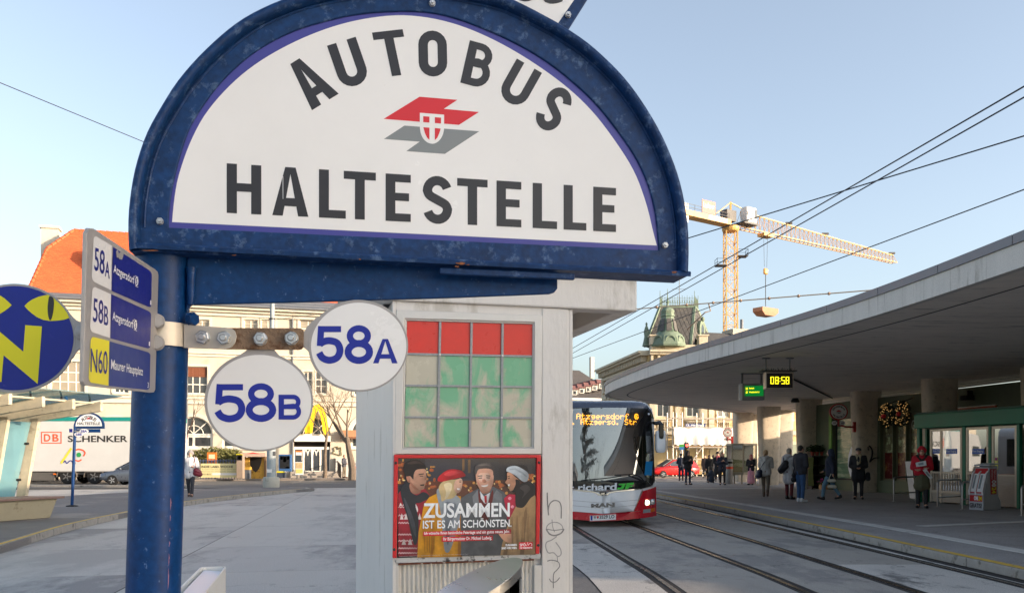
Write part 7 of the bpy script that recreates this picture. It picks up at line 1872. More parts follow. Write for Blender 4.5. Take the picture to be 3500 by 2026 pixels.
 if hood == 'up': remeshed('hood',[('e',hd+V((0,.035,.01)),(.115,.115,.135)),(V((0,.04,1.48)),V((0,.03,1.55)),.11,.11)],.018,top,t,2)
 elif hood == 'fur': remeshed('fur_collar',[(V((-.11,.02,1.44)),V((.11,.02,1.44)),.075,.075),(V((-.10,-.05,1.42)),V((0,-.13,1.33)),.055,.05),(V((.10,-.05,1.42)),V((0,-.13,1.33)),.055,.05)],.016,MATS['fur_brown'],t,0)
 elif hood == 'down': remeshed('hood',[(V((-.08,.08,1.46)),V((.08,.08,1.46)),.07,.07),(V((0,.12,1.42)),V((0,.13,1.34)),.075,.05)],.018,top,t,2)
 # hair
 if hair and hood != 'up':
  hs = [('e',hd+V((0,.022,.03)),(.088,.092,.105))]
  if hairstyle == 'long': hs += [(hd+V((-.06,.03,.0)),hd+V((-.085,-.0,-.25)),.045,.035),(hd+V((.06,.03,.0)),hd+V((.085,-.0,-.25)),.045,.035),(hd+V((0,.06,.0)),hd+V((0,.07,-.22)),.07,.05)]
  if hairstyle == 'bob': hs += [(hd+V((-.05,.03,.0)),hd+V((-.07,.02,-.08)),.045,.04),(hd+V((.05,.03,.0)),hd+V((.07,.02,-.08)),.045,.04),(hd+V((0,.05,0)),hd+V((0,.06,-.08)),.06,.05)]
  if hairstyle == 'tail': hs += [(hd+V((0,.09,.03)),hd+V((.05,.17,-.10)),.035,.025)]
  remeshed('hair',hs,.014,hair,t,1)
 if hat:
  kind,m = hat
  if kind == 'beanie': remeshed('hat',[('e',hd+V((0,.02,.06)),(.10,.105,.10)),(hd+V((-.04,.01,.03)),hd+V((.04,.01,.03)),.088,.088)],.014,m,t,1)
  if kind == 'cap': remeshed('hat',[('e',hd+V((0,.015,.075)),(.098,.11,.065)),('e',hd+V((0,-.09,.06)),(.07,.06,.015))],.012,m,t,1)
  if kind == 'brim': remeshed('hat',[('e',hd+V((0,.01,.10)),(.095,.105,.075)),('e',hd+V((0,.0,.065)),(.16,.17,.018))],.012,m,t,1)
  if kind == 'scarf': remeshed('headscarf',[('e',hd+V((0,.025,.015)),(.098,.105,.125)),(V((-.03,.0,1.46)),V((.03,.0,1.46)),.095,.095),(V((0,.06,1.47)),V((.03,.09,1.38)),.07,.05)],.015,m,t,1)
 if scarf: remeshed('scarf',[(V((-.05,-.02,1.47)),V((.05,-.02,1.47)),.07,.07),(V((-.05,-.09,1.46)),V((-.02,-.17,1.18)),.045,.035),(V((.05,-.09,1.46)),V((.03,-.17,1.22)),.045,.035)],.016,scarf,t,1)
 return t,base,k
mat('eye_dark',C(40,30,26),rough=.3,var=0); mat('fur_brown',C(46,36,30),rough=.95,var=.4,scale=40,bump=.8,bscale=90)
def place(o,base,face,k,off):
 """world point for a figure-local offset"""
 c,s = math.cos(face),math.sin(face); return base+Vector((off[0]*c-off[1]*s,off[0]*s+off[1]*c,off[2]))*k
def carried(name,label,cat,caps,m,base,face,k,vox=.016,strap=None,sm=None):
 c,s = math.cos(face),math.sin(face); W_ = lambda v: base+Vector((v[0]*c-v[1]*s,v[0]*s+v[1]*c,v[2]))*k
 root = thing(name,label,cat,W_(caps[0][0] if caps[0][0] != 'e' else caps[0][1]))
 cc = [(W_(q[0]),W_(q[1]),q[2]*k,q[3]*k) if q[0] != 'e' else ('e',W_(q[1]),tuple(x*k for x in q[2]),face) for q in caps]
 o = remeshed('bag_body' if cat == 'bag' else 'body',cc,vox,m,None,2); attach(o,root)
 if strap: MB().tube([W_(v) for v in spline(strap,5)],.014*k,6).build('strap',sm or m,root,smooth=True)
 return root
blk = cloth('black',(40,39,42)); blk2 = cloth('blue_black',(46,52,68)); dgrey = cloth('dark_grey',(52,52,58)); offw = cloth('off_white',(196,190,182)); lgrey = cloth('light_grey',(176,174,174)); jean = cloth('jeans',(52,84,124)); jeanl = cloth('light_jeans',(98,132,152))
dkjean = cloth('dark_jeans',(46,52,74)); brown = cloth('brown',(92,72,62)); olive = cloth('olive',(84,82,58)); maroon = cloth('maroon',(88,26,32)); redc = cloth('red_parka',(186,24,42)); pink = cloth('pink',(214,150,166)); rose = cloth('rose_scarf',(196,96,110)); tan = cloth('tan_scarf',(176,160,130)); plaid = cloth('plaid_white',(206,204,206)); khaki = cloth('khaki',(112,100,84))
M_plaid2 = None
sb,sw_,sbr = (mat('shoe_black',C(22,21,22),rough=.4),''),(mat('shoe_white',C(210,210,210),rough=.5),''),(mat('boot_brown',C(84,62,50),rough=.6),'boot')
hb,hbl,hgr,hbr = (mat('hair_'+n,C(*c),rough=.6,var=.25,scale=40,bump=.4,bscale=80) for n,c in (('black',(34,28,26)),('blonde',(188,152,110)),('grey',(168,156,142)),('brown',(84,58,44))))
# -- on the island
_,b,k = person('woman in a white checked coat and grey cap walking across the island',651,1697,IZ,1.66,R(10),plaid,dgrey,sbr,hgr,'stride','bag',.72,hat=('beanie',mat('cap_grey',C(150,146,142),rough=.9)),build=1.05)
carried('handbag','burgundy shoulder bag carried by the woman in the checked coat','bag',[(V((.22,-.12,.98)),V((.32,-.06,.92)),.10,.10),(V((.20,-.10,.88)),V((.34,-.04,.84)),.10,.10)],mat('bag_burgundy',C(120,30,48),rough=.45,var=.1),b,R(10),k,strap=[(.16,-.1,1.44),(.2,-.17,1.2),(.24,-.14,1.0)])
_,b,k = person('person in a dark jacket waiting by the bin across the street',1176,1632,.12,1.70,R(70),cloth('slate',(70,70,78)),khaki,sb,hbr,'stand','hands',.82)
# -- far group under the canopy edge
person('man in a dark cap seen from behind next to the red car',2328,1642,PZ,1.74,R(170),blk2,dkjean,sbr,hb,'stand','phone',.82,hat=('cap',blk))
person('hooded man in a black jacket and jeans standing in front of the scaffold',2351,1656,PZ,1.80,R(15),blk,dkjean,sb,None,'stand','phone',.80,hood='up',build=1.08)
_,b,k = person('woman in black with a shopping trolley',2424,1648,PZ,1.62,R(20),blk,blk,sb,hbr,'stand','down',.55,hairstyle='bob',build=1.1)
person('older person in a brown coat standing behind the shopping trolley',2410,1632,PZ,1.70,R(-30),brown,blk,sb,hbr,'stand','down',.6)
person('person in a dark beanie far behind the shopping trolley',2438,1633,PZ,1.66,R(30),dgrey,blk,sb,hb,'stand','down',.7,hat=('beanie',blk))
person('man in a long black coat and brimmed hat',2453,1644,PZ,1.80,R(-10),blk,blk,sb,hgr,'stand','hands',.45,hat=('brim',mat('hat_dark',C(36,32,32),rough=.8)),scarf=rose)
person('woman in a quilted dark blue jacket looking at her phone',2469,1656,PZ,1.74,R(-5),blk2,blk,(sb[0],'boot'),hbr,'stand','phone',.72,hairstyle='long')
person('woman in a pink headscarf and pink skirt leaning by the display case',2567,1656,PZ,1.62,R(-35),blk,pink,sb,None,'stand','chin',.78,hat=('scarf',rose),skirt=(pink,.2))
# trolley
def trolley():
 q = G(2428,1650,PZ)+Vector((0,-.25,0)); t = thing('shopping_trolley','dark wheeled shopping trolley in front of the woman in black','trolley',q)
 o = remeshed('bag_body',[(q+V((-.08,0,.2)),q+V((.08,0,.2)),.12,.12),(q+V((-.09,0,.5)),q+V((.09,0,.5)),.13,.13),(q+V((0,0,.2)),q+V((0,0,.62)),.15,.14)],.02,blk2,None,1); attach(o,t)
 MB().tube([q+V((-.12,.1,.1)),q+V((-.12,.12,.95)),q+V((.12,.12,.95)),q+V((.12,.1,.1))],.012,6).build('frame',M_tube,t)
 for sx in (-.14,.14):
  MB().loft([[q+V((sx+dx,.05+r*math.cos(R(a)),.085+r*math.sin(R(a)))) for a in range(0,360,24)] for dx,r in ((-.015,.05),(-.015,.08),(.015,.08),(.015,.05))]).build('wheel',M_rubber,t)
trolley()
# -- nearer people
_,b,k = person('blonde woman in an off-white jacket and brown boots seen from behind',2617,1698,PZ,1.70,R(160),offw,khaki,sbr,hbl,'walk','chin',.80,hood='down',hairstyle='tail')
carried('shoulder_bag','navy shoulder bag of the blonde woman in the off-white jacket','bag',[(V((.20,.10,.92)),V((.26,-.06,.88)),.11,.11),(V((.22,.12,.80)),V((.28,-.08,.78)),.12,.12)],mat('bag_navy',C(30,36,58),rough=.45),b,R(160),k,strap=[(-.12,.05,1.44),(.05,.17,1.25),(.2,.12,1.0)])
_,b,k = person('short-haired woman in a long light coat and maroon trousers',2697,1705,PZ,1.74,R(130),lgrey,maroon,sb,hgr,'stand','hands',.55,hairstyle='short',hood='down',build=1.05)
carried('shoulder_bag','large black shoulder bag of the woman in the long light coat','bag',[(V((.02,.17,1.22)),V((.18,.20,1.0)),.11,.12),(V((.0,.18,1.1)),V((.2,.16,.95)),.09,.10)],mat('bag_black',C(24,23,26),rough=.5),b,R(130),k,strap=[(.16,.02,1.46),(.12,.15,1.35),(.06,.2,1.2)])
_,b,k = person('bearded man in a dark jacket, blue jeans and white trainers',2736,1715,PZ,1.80,R(115),dgrey,jean,sw_,hb,'stand','hands',.86,build=1.12)
remeshed('stubble',[('e',V((0,-.045,1.535)),(.052,.06,.05))],.012,hb,_,0)
carried('messenger_bag','black messenger bag at the hip of the bearded man','bag',[(V((.16,.12,.82)),V((.16,-.10,.82)),.07,.07),(V((.18,.12,.68)),V((.18,-.12,.68)),.08,.08)],mat('bag_black2',C(28,27,30),rough=.6),b,R(115),k,strap=[(-.14,.05,1.46),(.04,.16,1.2),(.17,.12,.88)])
_,b,k = person('person in a dark hooded jacket and light jeans walking past the flower stall',2839,1708,PZ,1.70,R(-120),blk2,jeanl,sb,None,'walk','swing',.78,hood='up',build=1.1)
carried('tote_bag','cream cloth tote bag held by the hooded walker','bag',[(V((.20,-.02,.66)),V((.20,.16,.66)),.055,.055),(V((.20,-.02,.46)),V((.20,.18,.46)),.06,.06)],cloth('tote',(206,200,180)),b,R(-120),k,strap=[(.22,.06,.90),(.2,.0,.78),(.2,-.01,.68)])
_,b,k = person('elderly man in a flat cap and tan scarf looking at his hands',2934,1705,PZ,1.74,R(-20),blk,blk,sb,hgr,'stand','hands',.62,hat=('cap',mat('flat_cap',C(58,58,64),rough=.9)),scarf=tan,build=1.15)
carried('hip_bag','black bag hanging at the side of the man in the flat cap','bag',[(V((.30,.05,.85)),V((.30,-.03,.70)),.08,.09)],blk,b,R(-20),k)
_,b,k = person('woman in a red parka and red beanie handing out newspapers',3151,1735,PZ,1.70,R(-25),redc,blk,(sb[0],'boot'),hbr,'stand','fold',.92,hood='fur',hat=('beanie',redc),hairstyle='long',skirt=(olive,.62),build=1.05)
def papers(base,face,k):
 c,s = math.cos(face),math.sin(face); W_ = lambda v: base+Vector((v[0]*c-v[1]*s,v[0]*s+v[1]*c,v[2]))*k
 M_np = mat('newsprint',C(206,204,200),rough=.8,var=.2,scale=40)
 for lab,pts in (('folded newspaper held against the chest of the woman in red',[(-.14,-.27,1.16),(.12,-.30,1.20),(.10,-.28,1.34),(-.16,-.25,1.28)]),('newspaper hanging from the lower hand of the woman in red',[(.10,-.29,1.12),(.28,-.24,.86),(.20,-.24,.82),(.02,-.29,1.07)])):
  q = [W_(p) for p in pts]; n = (q[1]-q[0]).cross(q[2]-q[0]).normalized(); t = thing('newspaper',lab,'newspaper',q[0])
  MB().prism(q,n*.02).build('sheets',M_np,t)
  m_ = [q[0].lerp(q[2],.25),q[1].lerp(q[3],.25),q[2].lerp(q[0],.25),q[3].lerp(q[1],.25)]; n2 = n if n.y < 0 else -n
  MB().poly([p+n2*.022 for p in m_]).build('front_picture',M_greyink,t,fix=False)
papers(b,R(-25),k)
o = [x for x in COL.objects if x.parent and x.parent.get('label','').startswith('woman in a red parka')]
g = MB()
for sx in (-.033,.033): g.tube([V((sx+.026*math.cos(R(a)),-.118,1.612+.022*math.sin(R(a)))) for a in range(0,360,30)],.004,5,closed=True)
gl = g.build('glasses',M_black_s,None); gl.parent = _

bpy.data.scenes.remove(TMP)
# ================================================================== park behind the viewer (seen in reflections, shades the square)
def conifer(name,label,base,h,seed):
 rr = random.Random(seed); t = thing(name,label,'tree',base); b = Vector(base)
 MB().tube([b,b+Vector((.2,0,h*.5)),b+Vector((0,.1,h*.95))],[.45,.3,.06],10).build('trunk',M_barkd,t,smooth=True)
 mb = MB(); br = MB()
 for lev in range(9):
  z = h*(.32+.07*lev); L = h*(.36-.03*lev)
  for k in range(6):
   a = rr.uniform(0,6.283); d = Vector((math.cos(a),math.sin(a),.08)); br.tube([b+Vector((0,0,z)),b+Vector((0,0,z))+d*L],[.09,.02],4)
   for i in range(110):
    s = rr.uniform(.25,1); p = b+Vector((0,0,z))+d*L*s+Vector((rr.gauss(0,.5),rr.gauss(0,.5),rr.gauss(0,.14))); v = Vector((rr.uniform(-1,1),rr.uniform(-1,1),rr.uniform(-.2,.2))).normalized(); w_ = v.orthogonal(); mb.add([p-v*.28,p+w_*.07,p+v*.28,p-w_*.07],[(0,1,2,3)])
 br.build('branches',M_barkd,t); mb.build('crown',mat('conifer_green',C(44,56,36),rough=.8,var=.3),t,fix=False)
conifer('cedar_tree','broad cedar in the park behind the viewer',(7.0,-44,0),19,3)
bare_tree('park_tree','bare park tree behind the viewer',(10.5,-40,0),15,1.0,5,M_barkd,3.5,.25,5)
bare_tree('park_tree','second bare park tree behind the viewer',(3.0,-42,0),13,1.0,6,M_barkd,3.5,.28,5)
# ================================================================== near bus stop sign
SP = plane_px(556,1.565,2347,1.775)                             # the sign's face
DPOLE = 1.62
def pole_px(py): return 524+.031*(2026-py)
def hexnut(mb,c,n,r,h,bolt=True,tw=0.0):
 n = Vector(n).normalized(); x = n.cross(Vector((0,0,1))).normalized(); y = x.cross(n)
 ring = lambda rr,k,m=6: [c+(x*math.cos(2*math.pi*i/m+tw)+y*math.sin(2*math.pi*i/m+tw))*rr+n*k for i in range(m)]
 ring2 = lambda rr,k: ring(rr,k,24)
 mb.loft([ring2(r*1.0,0),ring2(r*1.0,h*.12)])
 mb.loft([ring(r,h*.12),ring(r,h*.85),ring(r*.86,h)])
 if bolt:
  mb.loft([ring2(r*.5,h),ring2(r*.5,h*1.35),ring2(r*.38,h*1.5)])
 return mb

# glyphs drawn with strokes, unit box, v down
def glyph(ch,ar,sw):
 """ar = width/height, sw = stroke / height; returns list of quads in unit box"""
 q = []; W = ar; h = sw/2
 def arc(cx,cy,rx,ry,a0,a1,n=10): return [(cx+rx*math.cos(R(a0+(a1-a0)*i/n)),cy+ry*math.sin(R(a0+(a1-a0)*i/n))) for i in range(n+1)]
 hs = sw*.82; g = hs/2
 S = lambda pts,w=sw,c=False: q.append(stroke(pts,w,c))
 if ch == 'H': S([(h,0),(h,1)]); S([(W-h,0),(W-h,1)]); S([(h,.47),(W-h,.47)],hs)
 if ch == 'T': S([(0,g),(W,g)],hs); S([(W/2,0),(W/2,1)])
 if ch == 'L': S([(h,0),(h,1)]); S([(0,1-g),(W,1-g)],hs)
 if ch == 'E':
  S([(h,0),(h,1)])
  for y in (g,.48,1-g): S([(0,y),(W if y != .48 else W*.93,y)],hs)
 if ch == 'A':
  k = sw*1.04
  q.append([(Vector((W/2-k*.5,0)),Vector((W/2+k*.12,0)),Vector((k,1)),Vector((0,1)))])
  q.append([(Vector((W/2-k*.12,0)),Vector((W/2+k*.5,0)),Vector((W,1)),Vector((W-k,1)))])
  S([(W*.24,.715),(W*.76,.715)],hs)
 if ch == 'O':
  r = W/2-h; S(arc(W/2,r+h,r,r,180,360)+arc(W/2,1-r-h,r,r,0,180),sw,True)
 if ch == 'U':
  r = W/2-h; S([(h,0)]+arc(W/2,1-r-h,r,r,180,0)+[(W-h,0)])
 if ch == 'B':
  r1,r2 = .25-g*.55,.27-g*.45
  S([(h,0),(h,1)])
  S([(h,g)]+arc(W-h-r1*1.05,g+r1,r1,r1,-90,90)+[(h,g+2*r1)],hs)
  S([(h,g+2*r1)]+arc(W-h-r2*.95,1-g-r2,r2,r2,-90,90)+[(h,1-g)],hs)
 if ch == 'S':
  rx,r1 = W/2-h,.27-g*.5
  S(arc(W/2,g+r1,rx,r1,-18,-180,12)+spline([(h,g+r1),(W*.24,.41),(W*.5,.5),(W*.76,.59),(W-h,1-g-r1)],4)[1:-1]+arc(W/2,1-g-r1,rx,r1,0,162,12),sw*.96)
 if ch == '5':
  S([(.10*W,g),(.93*W,g)],hs); S([(.17*W,0),(.12*W,.54)],sw*.86)
  S(spline([(.11*W,.49),(.27*W,.42),(.50*W,.395),(.78*W,.46),(.89*W,.655),(.78*W,.85),(.49*W,.925),(.22*W,.86),(.09*W,.72)],5),sw*.94)
 if ch == '8':
  S(arc(W/2,.275,W*.33,.20,0,345,24),sw*.84,True); S(arc(W/2,.70,W*.395,.225,0,345,24),sw*.92,True)
 out = []
 for s in q: out.append([[(p[0]/W,p[1]) for p in quad] for quad in s])
 return out
def px_glyph(mb,ch,q,pl,off,ar=.68,sw=.205):
 h = homog(q)
 for i,s in enumerate(glyph(ch,ar,sw)):
  for quad in s:
   mb.poly([pl.ray(*h(u,v),off+.00012*i) for u,v in quad])

OV = 3500/2520
arch_out = [(443,858),(440,802),(443,709),(462,586),(499,469),(548,376),(616,271),(715,163),(832,68),(974,0),(1110,-38),(1250,-58),(1400,-62),
   (1550,-48),(1650,-27),(1745,0),(1870,63),(1940,104),(2032,171),(2143,283),(2236,421),(2295,546),(2328,651),(2347,763),(2351,855),(2349,934)]
arch_in = [(577,777),(579,709),(597,605),(640,457),(696,358),(770,265),(869,179),(992,111),(1140,65),(1264,44),(1400,38),(1500,48),(1597,76),
           (1716,125),(1828,184),(1926,253),(2025,342),(2097,428),(2170,533),(2216,632),(2242,737),(2253,855)]
arch_white = [(588,759),(597,672),(613,592),(653,481),(708,382),(795,284),(893,207),(1017,139),(1150,88),(1280,60),(1400,54),(1532,76),(1663,125),
              (1795,197),(1926,289),(2025,382),(2110,493),(2170,592),(2209,697),(2232,790),(2245,839)]
def resample(pts,n):
 d = [0]
 for a,b in zip(pts,pts[1:]): d.append(d[-1]+math.hypot(b[0]-a[0],b[1]-a[1]))
 out = []; j = 0
 for i in range(n):
  t = d[-1]*i/(n-1)
  while j < len(d)-2 and d[j+1] < t: j += 1
  k = (t-d[j])/max(1e-9,d[j+1]-d[j]); out.append(tuple(a+(b-a)*k for a,b in zip(pts[j],pts[j+1])))
 return out
def build_near_stop():
 base = P(pole_px(4292),4292,DPOLE); base.z = 0.004
 t = thing('bus_stop_sign','large blue and white arched bus stop sign on a thick blue pole in the foreground','bus stop',base)
 n = SP.n
 # pole
 top = P(pole_px(865),865,DPOLE)
 mb = MB(); mb.tube([base,base.lerp(top,.5),top],.0478,40); mb.build('pole',M_bluepole,t,smooth=True)
 MB().lathe([(.11,0),(.11,.012),(.06,.018)],base,32).build('base_plate',M_bluepole,t,smooth=True)
 # frame: channel ring + raised outer lip + bottom rail
 O = resample(spline(arch_out,6),90); I = resample(spline(arch_in,6),90)
 back = -n*.075
 O3 = [SP.ray(x,y) for x,y in O]; I3 = [SP.ray(x,y) for x,y in I]
 mb = MB(); k = len(O3)
 mb.ring(O3,I3,back)
 fr = mb.build('sign_frame',M_blue,t,smooth=30,bevel=.002)
 # outer lip of the channel, open loop with a profile
 L1 = [SP.ray(x,y,.014) for x,y in O]
 ctr = SP.ray(1400,600)
 rings = []
 for p,q in zip(L1,O3):
  d = (ctr-q); d -= n*d.dot(n); d.normalize()
  prof = [(0,-.016),(0,.004),(.004,.008),(.011,.008),(.015,.003),(.016,-.005),(.0175,-.013)]
  rings.append([p+d*a+n*b for a,b in prof])
 MB().loft(rings,closed=False,caps=False).build('frame_lip',M_blue,t,smooth=60)
 # fine bead next to the lip
 bead = []
 for p,q in zip(L1,O3):
  d = (ctr-q); d -= n*d.dot(n); d.normalize(); bead.append(q+d*.027+n*.001)
 MB().tube(bead[2:-2],.0022,6).build('frame_bead',M_blue,t,smooth=True)
 # bottom rail with its ledge
 a0,a1 = SP.ray(449,846,.002),SP.ray(2349,944,.002)
 ax = (a1-a0).normalized(); up = n.cross(ax); up = up if up.z > 0 else -up
 prof = [(-.0,-.07),(-.0,.012),(-.004,.017),(.003,.019),(.0065,.016),(.008,.004),(.010,-.001),(.010,-.07)]
 MB().loft([[a0+up*u+n*v for u,v in prof],[a1+up*u+n*v for u,v in prof]]).build('bottom_rail',M_blue,t,smooth=True)
 b0,b1 = SP.ray(1500,918,-.004),SP.ray(1960,938,-.004)
 MB().hexa([b0,b1,b1-up*.012,b0-up*.012],[p+n*.012 for p in (b0,b1,b1-up*.012,b0-up*.012)]).build('rail_patch',M_blue,t,bevel=.002)
 # mitre lines where the frame pieces meet
 # printed panel
 q = resample(spline(arch_in,6),90); q = [(1400+(x-1400)*1.012,500+(y-500)*1.02+(10 if y > 500 else 0)) for x,y in q]
 pan = MB(); pan.prism([SP.ray(x,y,-.004) for x,y in q],-n*.002); pan = pan.build('sign_panel',M_purple,t)
 wq = resample(spline(arch_white,6),90)
 px_poly(MB(),wq,SP,-.0035).build('white_field',M_white_sign,pan)
 # lettering
 off = -.0031
 tl = lambda x: 402+(x-558)/958*61; bl = lambda x: 524+(x-558)/958*47
 mb = MB()
 for ch,x0,x1 in (('H',558,643),('A',670,759),('L',785,851),('T',846,925),('E',949,1011),('S',1040,1113),('T',1125,1200),('E',1222,1283),('L',1311,1371),('L',1387,1443),('E',1460,1516)):
  qd = [(x0*OV,tl(x0)*OV),(x1*OV,tl(x1)*OV),(x1*OV,bl(x1)*OV),(x0*OV,bl(x0)*OV)]
  mb = MB(); px_glyph(mb,ch,qd,SP,off,ar=(x1-x0)/(bl(x0)-tl(x0))); mb.build('letter',M_ink,pan,fix=False)
 mb = MB()
 ra = lambda p: (400+.617*p[0],.617*p[1]); rb = lambda p: (1400+.658*p[0],.658*p[1])
 for ch,f,qd in (('A',ra,[(911,386),(1059,294),(1228,520),(1080,612)]),('U',ra,[(1163,255),(1322,205),(1407,450),(1248,500)]),
                      ('T',ra,[(1412,182),(1582,163),(1634,411),(1464,430)]),('O',rb,[(44,159),(192,162),(197,399),(49,398)]),
                      ('B',rb,[(313,210),(447,246),(404,468),(263,430)]),('U',rb,[(557,305),(688,380),(580,572),(449,497)]),
                      ('S',rb,[(760,428),(868,514),(738,706),(630,620)])):
  qp = [f(p) for p in qd]
  hh = math.hypot(qp[3][0]-qp[0][0],qp[3][1]-qp[0][1]); ww = math.hypot(qp[1][0]-qp[0][0],qp[1][1]-qp[0][1])
  mb = MB(); px_glyph(mb,ch,qp,SP,off,ar=ww/hh); mb.build('letter',M_ink,pan,fix=False)
 # emblem
 lg = lambda p: (1280+.1782*p[0],300+.1782*p[1])
 px_poly(MB(),[lg(p) for p in ((865,175),(1590,235),(1330,408),(2005,468),(1620,715),(175,600))],SP,off).build('emblem_red',M_red,pan,fix=False)
 px_poly(MB(),[lg(p) for p in ((575,728),(2010,838),(1350,1270),(610,1218),(868,1035),(180,985))],SP,off).build('emblem_grey',M_greyink,pan,fix=False)
 sh = [(870,483),(1335,520),(1335,760)]+[(1335-232*(1-math.cos(R(a)))+0,760+318*math.sin(R(a))) for a in range(8,90,8)]+[(1108,1077)]+[(1104-232*math.sin(R(a)),760+315*math.cos(R(a))) for a in range(8,90,8)]+[(870,740)]
 px_poly(MB(),[lg(p) for p in sh],SP,off+.0003).build('emblem_shield',M_white_sign,pan,fix=False)
 mb = MB()
 for pp in ([(935,548),(1054,557),(1054,672),(935,662)],[(1158,567),(1277,576),(1275,690),(1158,680)],
               [(937,760),(1054,768),(1054,1003),(1010,960),(970,880)],[(1158,775),(1270,787),(1245,870),(1205,960),(1158,1010)]):
  px_poly(mb,[lg(p) for p in pp],SP,off+.0006)
 mb.build('emblem_quarters',M_red,pan,fix=False)
 # wear: rust at the ledge, scraped paint down the pole, a scratch in the print
 M_rs = mat('rust_patch',C(138,84,52),rough=.9,var=.4,scale=90,bump=.4,bscale=200); rw_ = random.Random(11)
 for x,y,lx,ly in ((515,856,26,2.2),(1575,900,16,5),(1562,911,9,3),(1600,905,6,2),(800,872,8,1.6),(2305,930,10,3),(1230,886,5,2)):
  px_poly(MB(),[(x+lx*(.7+.5*rw_.random())*math.cos(R(a)),y+ly*(.6+.6*rw_.random())*math.sin(R(a))+(x*0)) for a in range(0,360,24)],SP,.0225).build('rust_patch',M_rs,t,fix=False)
 for y0_,y1_ in ((1698,1740),(1755,1776),(1800,1812),(1842,1862),(1884,1925),(1932,2005)):
  mb = MB(); pts = []
  for k in range(9):
   py = y0_+(y1_-y0_)*k/8; w = 2.4*math.sin(math.pi*(k+.3)/8.6)*rw_.uniform(.5,1.3); c_ = P(pole_px(py),py,DPOLE); an = R(-38)
   for sg in (0,1): pts.append((c_,an+sg*w/60,py))
  ring = [[Vector((c_.x+.0481*math.cos(a_),c_.y+.0481*math.sin(a_),c_.z)) for c_,a_,_ in pts[2*k:2*k+2]] for k in range(9)]
  mb.loft(ring,closed=False,caps=False); mb.build('paint_scrape',mat('primer_pink',C(150,108,124),rough=.7,var=.3,scale=60),t,fix=False)
 px_poly(MB(),[(966,603),(968,603),(968,680),(966.6,680)],SP,-.0025).build('scratch',M_white_sign,pan,fix=False)
 # bolts of the frame
 for (x,y) in ((547,757),(2272,839),(1477,13)):
  hexnut(MB(),SP.ray(x,y,.001),n,.0062,.006).build('bolt',M_nut,t,smooth=True)
 # gusset arm under the frame
 pts = [(640,862),(1906,925),(1906,985),(1896,998),(1880,1003),(1500,1018),(1000,1032),(655,1040),(644,1050),(636,1066)]
 MB().prism([SP.ray(x,y,-.035) for x,y in pts],-n*.012).build('arm',M_bluepole,t,bevel=.003)
 w0,w1 = SP.ray(655,915,-.033),SP.ray(652,1040,-.033)
 MB().tube([w0,w0.lerp(w1,.3),w0.lerp(w1,.7),w1],[.010,.008,.008,.006],10).build('weld_seam',M_bluepole,t,smooth=True)
 # name plate above the arch
 NP = plane_px(1600,1.74,2040,1.80)
 pl = [(1130,30),(1932,106),(1942,104),(2150,-226),(1330,-300)]
 pp = MB().prism([NP.ray(x,y) for x,y in pl],-NP.n*.02).build('name_plate',M_blue,t,bevel=.002)
 px_poly(MB(),[(1155,14),(1905,84),(2110,-214),(1345,-284)],NP,.0006).build('plate_field',M_white_sign,pp,fix=False)
 qd = ((1600,-75),(1935,-60),(1917,15),(1600,-42))
 px_text(MB(),'asse',((1650,-104),(1965,-74),(1918,17),(1600,-12)),NP,.0012,.012).build('plate_lettering',M_ink,pp,fix=False)
 hexnut(MB(),NP.ray(1941,53,.001),NP.n,.0062,.006).build('bolt',M_nut,t,smooth=True)
 # ---- clamp strap round the pole, rusty extension, discs
 SB = Plane(SP.o+n*.0,n)                                        # strap plane roughly in line with the sign face
 c = P(pole_px(1150),1150,DPOLE)
 TP = plane_px(556,1.60,1040,1.625)                            # plane of strap and discs
 tn = TP.n
 y0,y1 = 1102*1.0,1187*1.0
 # band bent round the pole
 ang = [R(a) for a in range(175,356,12)]
 zt,zb = TP.ray(560,1106).z,TP.ray(560,1185).z
 rr = .0478+.0035
 band = []
 for a in ang: band.append((c.x+rr*math.cos(a),c.y+rr*math.sin(a)))
 p_end = TP.ray(690,1147,.004); p_tip = TP.ray(800,1147,.004)
 band = [b for b in band if b[1] < c.y+.02]+[(p_end.x,p_end.y)]
 # flat front part
 pts2 = [(628,1108),(770,1119),(792,1122),(803,1131),(809,1150),(803,1172),(790,1187),(770,1193),(628,1188)]
 rings = []
 for x,y in band[:-1]:
  d = Vector((x-c.x,y-c.y,0)).normalized()*.0035
  rings.append([Vector((x,y,zb)),Vector((x,y,zt)),Vector((x,y,zt))+d,Vector((x,y,zb))+d])
 e = [TP.ray(628,1188,.006),TP.ray(628,1108,.006),TP.ray(628,1108,.0095),TP.ray(628,1188,.0095)]
 rings.append(e)
 st = MB().loft(rings).build('clamp_band',M_galv,t,smooth=50)
 MB().prism([TP.ray(x,y,.0095) for x,y in pts2],-tn*.0035).build('clamp_tongue',M_galv,st,bevel=.0008)
 pr = [(770,1120),(1028,1121),(1036,1126),(1038,1134),(1037,1184),(1032,1192),(1022,1195),(770,1193)]
 MB().prism([TP.ray(x,y,.0055) for x,y in pr],-tn*.004).build('extension_strap',M_rust,t,bevel=.0008)
 for i,(x,y) in enumerate(((694,1153),(767,1156))):
  hexnut(MB(),TP.ray(x,y,.0095),tn,.0128,.010,tw=.3+.5*i).build('nut',M_nut,t,smooth=True)
 for i,(x,y) in enumerate(((891,1158),(997,1156))):
  hexnut(MB(),TP.ray(x,y,.0055),tn,.0125,.010,tw=.1+.35*i).build('nut',M_nut,t,smooth=True)
 # side bolts through the clamp ears (seen edge on) left and right of the pole
 for (x,y) in ((537,1098),(536,1172)):
  p = P(x,y,1.56); hexnut(MB(),p,Vector((.35,-.94,0)),.0135,.012,False,.5).build('clamp_bolt',M_alu,t,smooth=True)
